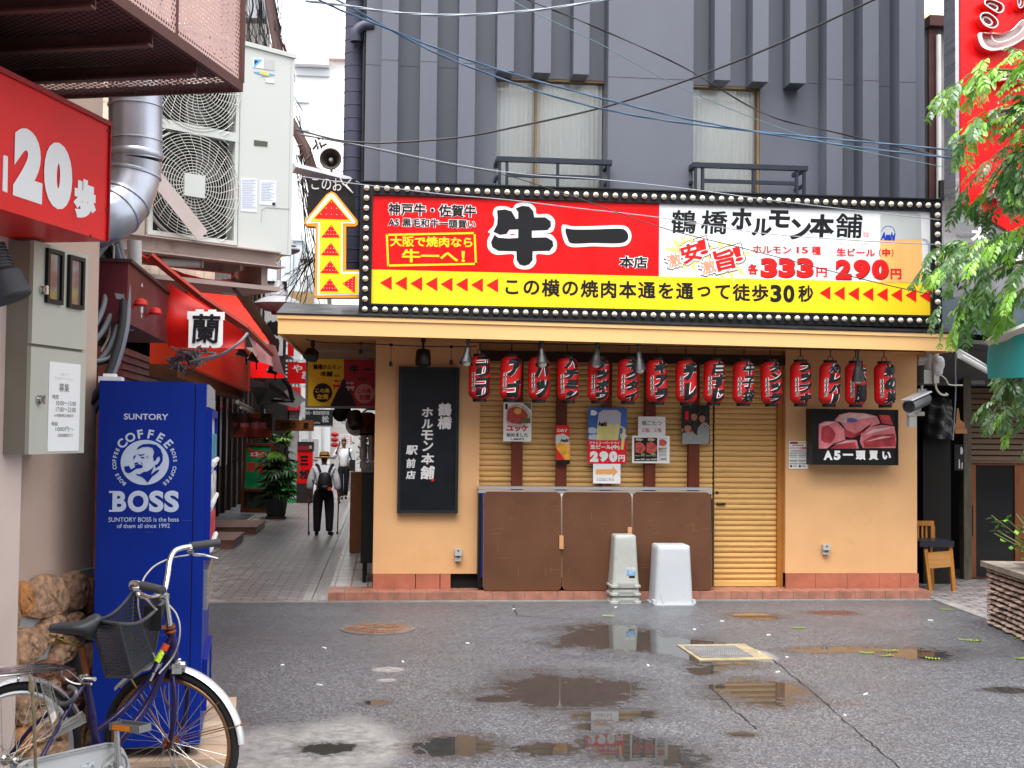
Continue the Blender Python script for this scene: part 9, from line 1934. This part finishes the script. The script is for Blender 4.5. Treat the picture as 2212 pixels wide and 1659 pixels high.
for s_, lb in ((-1, 'thin dark walking stick in the left hand of the person with the straw hat'), (1, 'thin brown walking stick in the right hand of the person with the straw hat')):
    m = MB(); t_, b_ = A.p(s_*.305, .13, .80), A.p(s_*.29, .16, .0); b_.z = .01; m.tube([t_, b_], .0095, 8); m.tube([t_+V((-.0, -.06, .02)), t_+V((0, .05, .015))], .014, 8); m.tube([b_, b_+V((0, 0, .05))], .015, 8); tag(m.build('walking_stick', BLACK if s_ < 0 else M('stick_brown', (.10, .035, .03), .4)), lb, 'walking stick')
# man on the phone, walking towards the camera (local y points to the camera)
B2 = Fig(741, 1079, 129, 'person with glasses in a white shirt and dark trousers walking up the alley while phoning', face=-1)
hR = B2.hand((-.16, .16, 1.44), (.25, -.1, 1), (.2, .9, 0), .8); hL = B2.hand((.31, .04, .80), (.0, .1, -1), (-.5, .8, 0), .4)
B2.skin('body', [[(0, 0, .95, .10), (0, 0, 1.15, .115), (0, 0, 1.36, .105), (0, .0, 1.46, .052), (0, .02, 1.50, .05), (0, .02, 1.565, .076), (0, .02, 1.645, .072)], [(0, 0, 1.36, .105), (-.19, 0, 1.38, .055), (-.29, .04, 1.14, .042), (-.16, .16, 1.44, .026)], [(0, 0, 1.36, .105), (.19, 0, 1.38, .055), (.27, -.02, 1.08, .042), (.31, .04, .80, .026)],
    [(0, 0, .95, .10), (-.09, 0, .88, .08), (-.06, .05, .48, .05), (-.03, .0, .09, .035), (-.03, .12, .04, .03)], [(0, 0, .95, .10), (.09, 0, .88, .08), (.08, -.03, .48, .05), (.07, -.14, .10, .035), (.08, -.03, .04, .03)]]+hR+hL, SKIN)
B2.skin('shirt', [[(0, 0, .90, .13), (0, 0, .98, .14), (0, 0, 1.15, .15), (0, 0, 1.34, .145), (0, .005, 1.44, .062)], [(0, 0, 1.34, .145), (-.19, 0, 1.37, .075), (-.285, .035, 1.15, .062), (-.21, .11, 1.30, .05)], [(0, 0, 1.34, .145), (.19, 0, 1.37, .075), (.265, -.02, 1.12, .062), (.295, .02, .93, .052)]], SHIRT)
B2.skin('trousers', [[(0, 0, 1.02, .128), (0, 0, .88, .138), (-.09, 0, .80, .10), (-.065, .05, .48, .075), (-.035, .01, .10, .062), (-.034, .01, .06, .062)], [(0, 0, .88, .135), (.09, 0, .80, .10), (.08, -.03, .48, .075), (.07, -.13, .13, .062), (.07, -.14, .085, .06)]], TROU)
B2.skin('shoe', [[(-.03, -.03, .045, .04), (-.03, .08, .04, .043), (-.035, .17, .03, .032)]], SHOE); B2.skin('shoe', [[(.07, -.15, .06, .04), (.075, -.06, .04, .043), (.085, .03, .03, .032)]], SHOE)
B2.skin('hair', [[(0, -.03, 1.60, .075), (0, -.015, 1.675, .085), (0, .025, 1.715, .055)]], HAIR); B2.skin('nose', [[(0, .092, 1.60, .010), (0, .108, 1.572, .013)]], SKIN, 1)
for s_ in (-1, 1): B2.skin('ear', [[(s_*.078, .01, 1.60, .012), (s_*.082, .008, 1.575, .010)]], SKIN, 1)
m = MB()
for s_ in (-1, 1): m.tube([B2.p(s_*.034+.026*math.cos(a), .098, 1.605+.018*math.sin(a)) for a in (2*math.pi*i/14 for i in range(14))], .003*B2.k*1.4, 4, closed=True); m.tube([B2.p(s_*.06, .095, 1.61), B2.p(s_*.08, .0, 1.615)], .003, 4)
m.tube([B2.p(-.01, .10, 1.608), B2.p(.01, .10, 1.608)], .003, 4); m.build('glasses', BLACK, B2.T)
for s_ in (-1, 1): m = MB(); m.ball(B2.p(s_*.032, .088, 1.604), .012*B2.k, 8, 6); m.build('eye', M('eye_dark', (.02, .015, .012), .3), B2.T)
m = MB(); m.tube([B2.p(-.024, .088, 1.535), B2.p(.024, .088, 1.535)], .006*B2.k, 6); m.build('mouth', M('lip', hx('#9a5648', .7), .5), B2.T)
m = MB(); q = B2.p(-.115, .08, 1.57); m.box(q.x-.012, q.y-.03, q.z-.05, q.x+.010, q.y+.03, q.z+.06); tag(m.build('phone', BLACK), 'small dark phone held to the ear of the person with glasses', 'phone')
sb_ = thing('shoulder_bag', 'black shoulder bag hanging at the side of the person phoning', 'bag', B2.p(.24, .06, .82)); m = MB(); a, b = B2.p(.16, .10, .80), B2.p(.33, -.06, 1.12); m.box(min(a.x, b.x), min(a.y, b.y), a.z, max(a.x, b.x), max(a.y, b.y), b.z); m.build('bag_body', NY, sb_)
m = MB(); m.tube(smooth([B2.p(.24, .04, 1.10), B2.p(.17, .14, 1.25), B2.p(.15, .06, 1.43), B2.p(.18, -.06, 1.40), B2.p(.25, -.08, 1.12)], 6), .016*B2.k*1.3, 6); m.build('strap', NY, sb_)
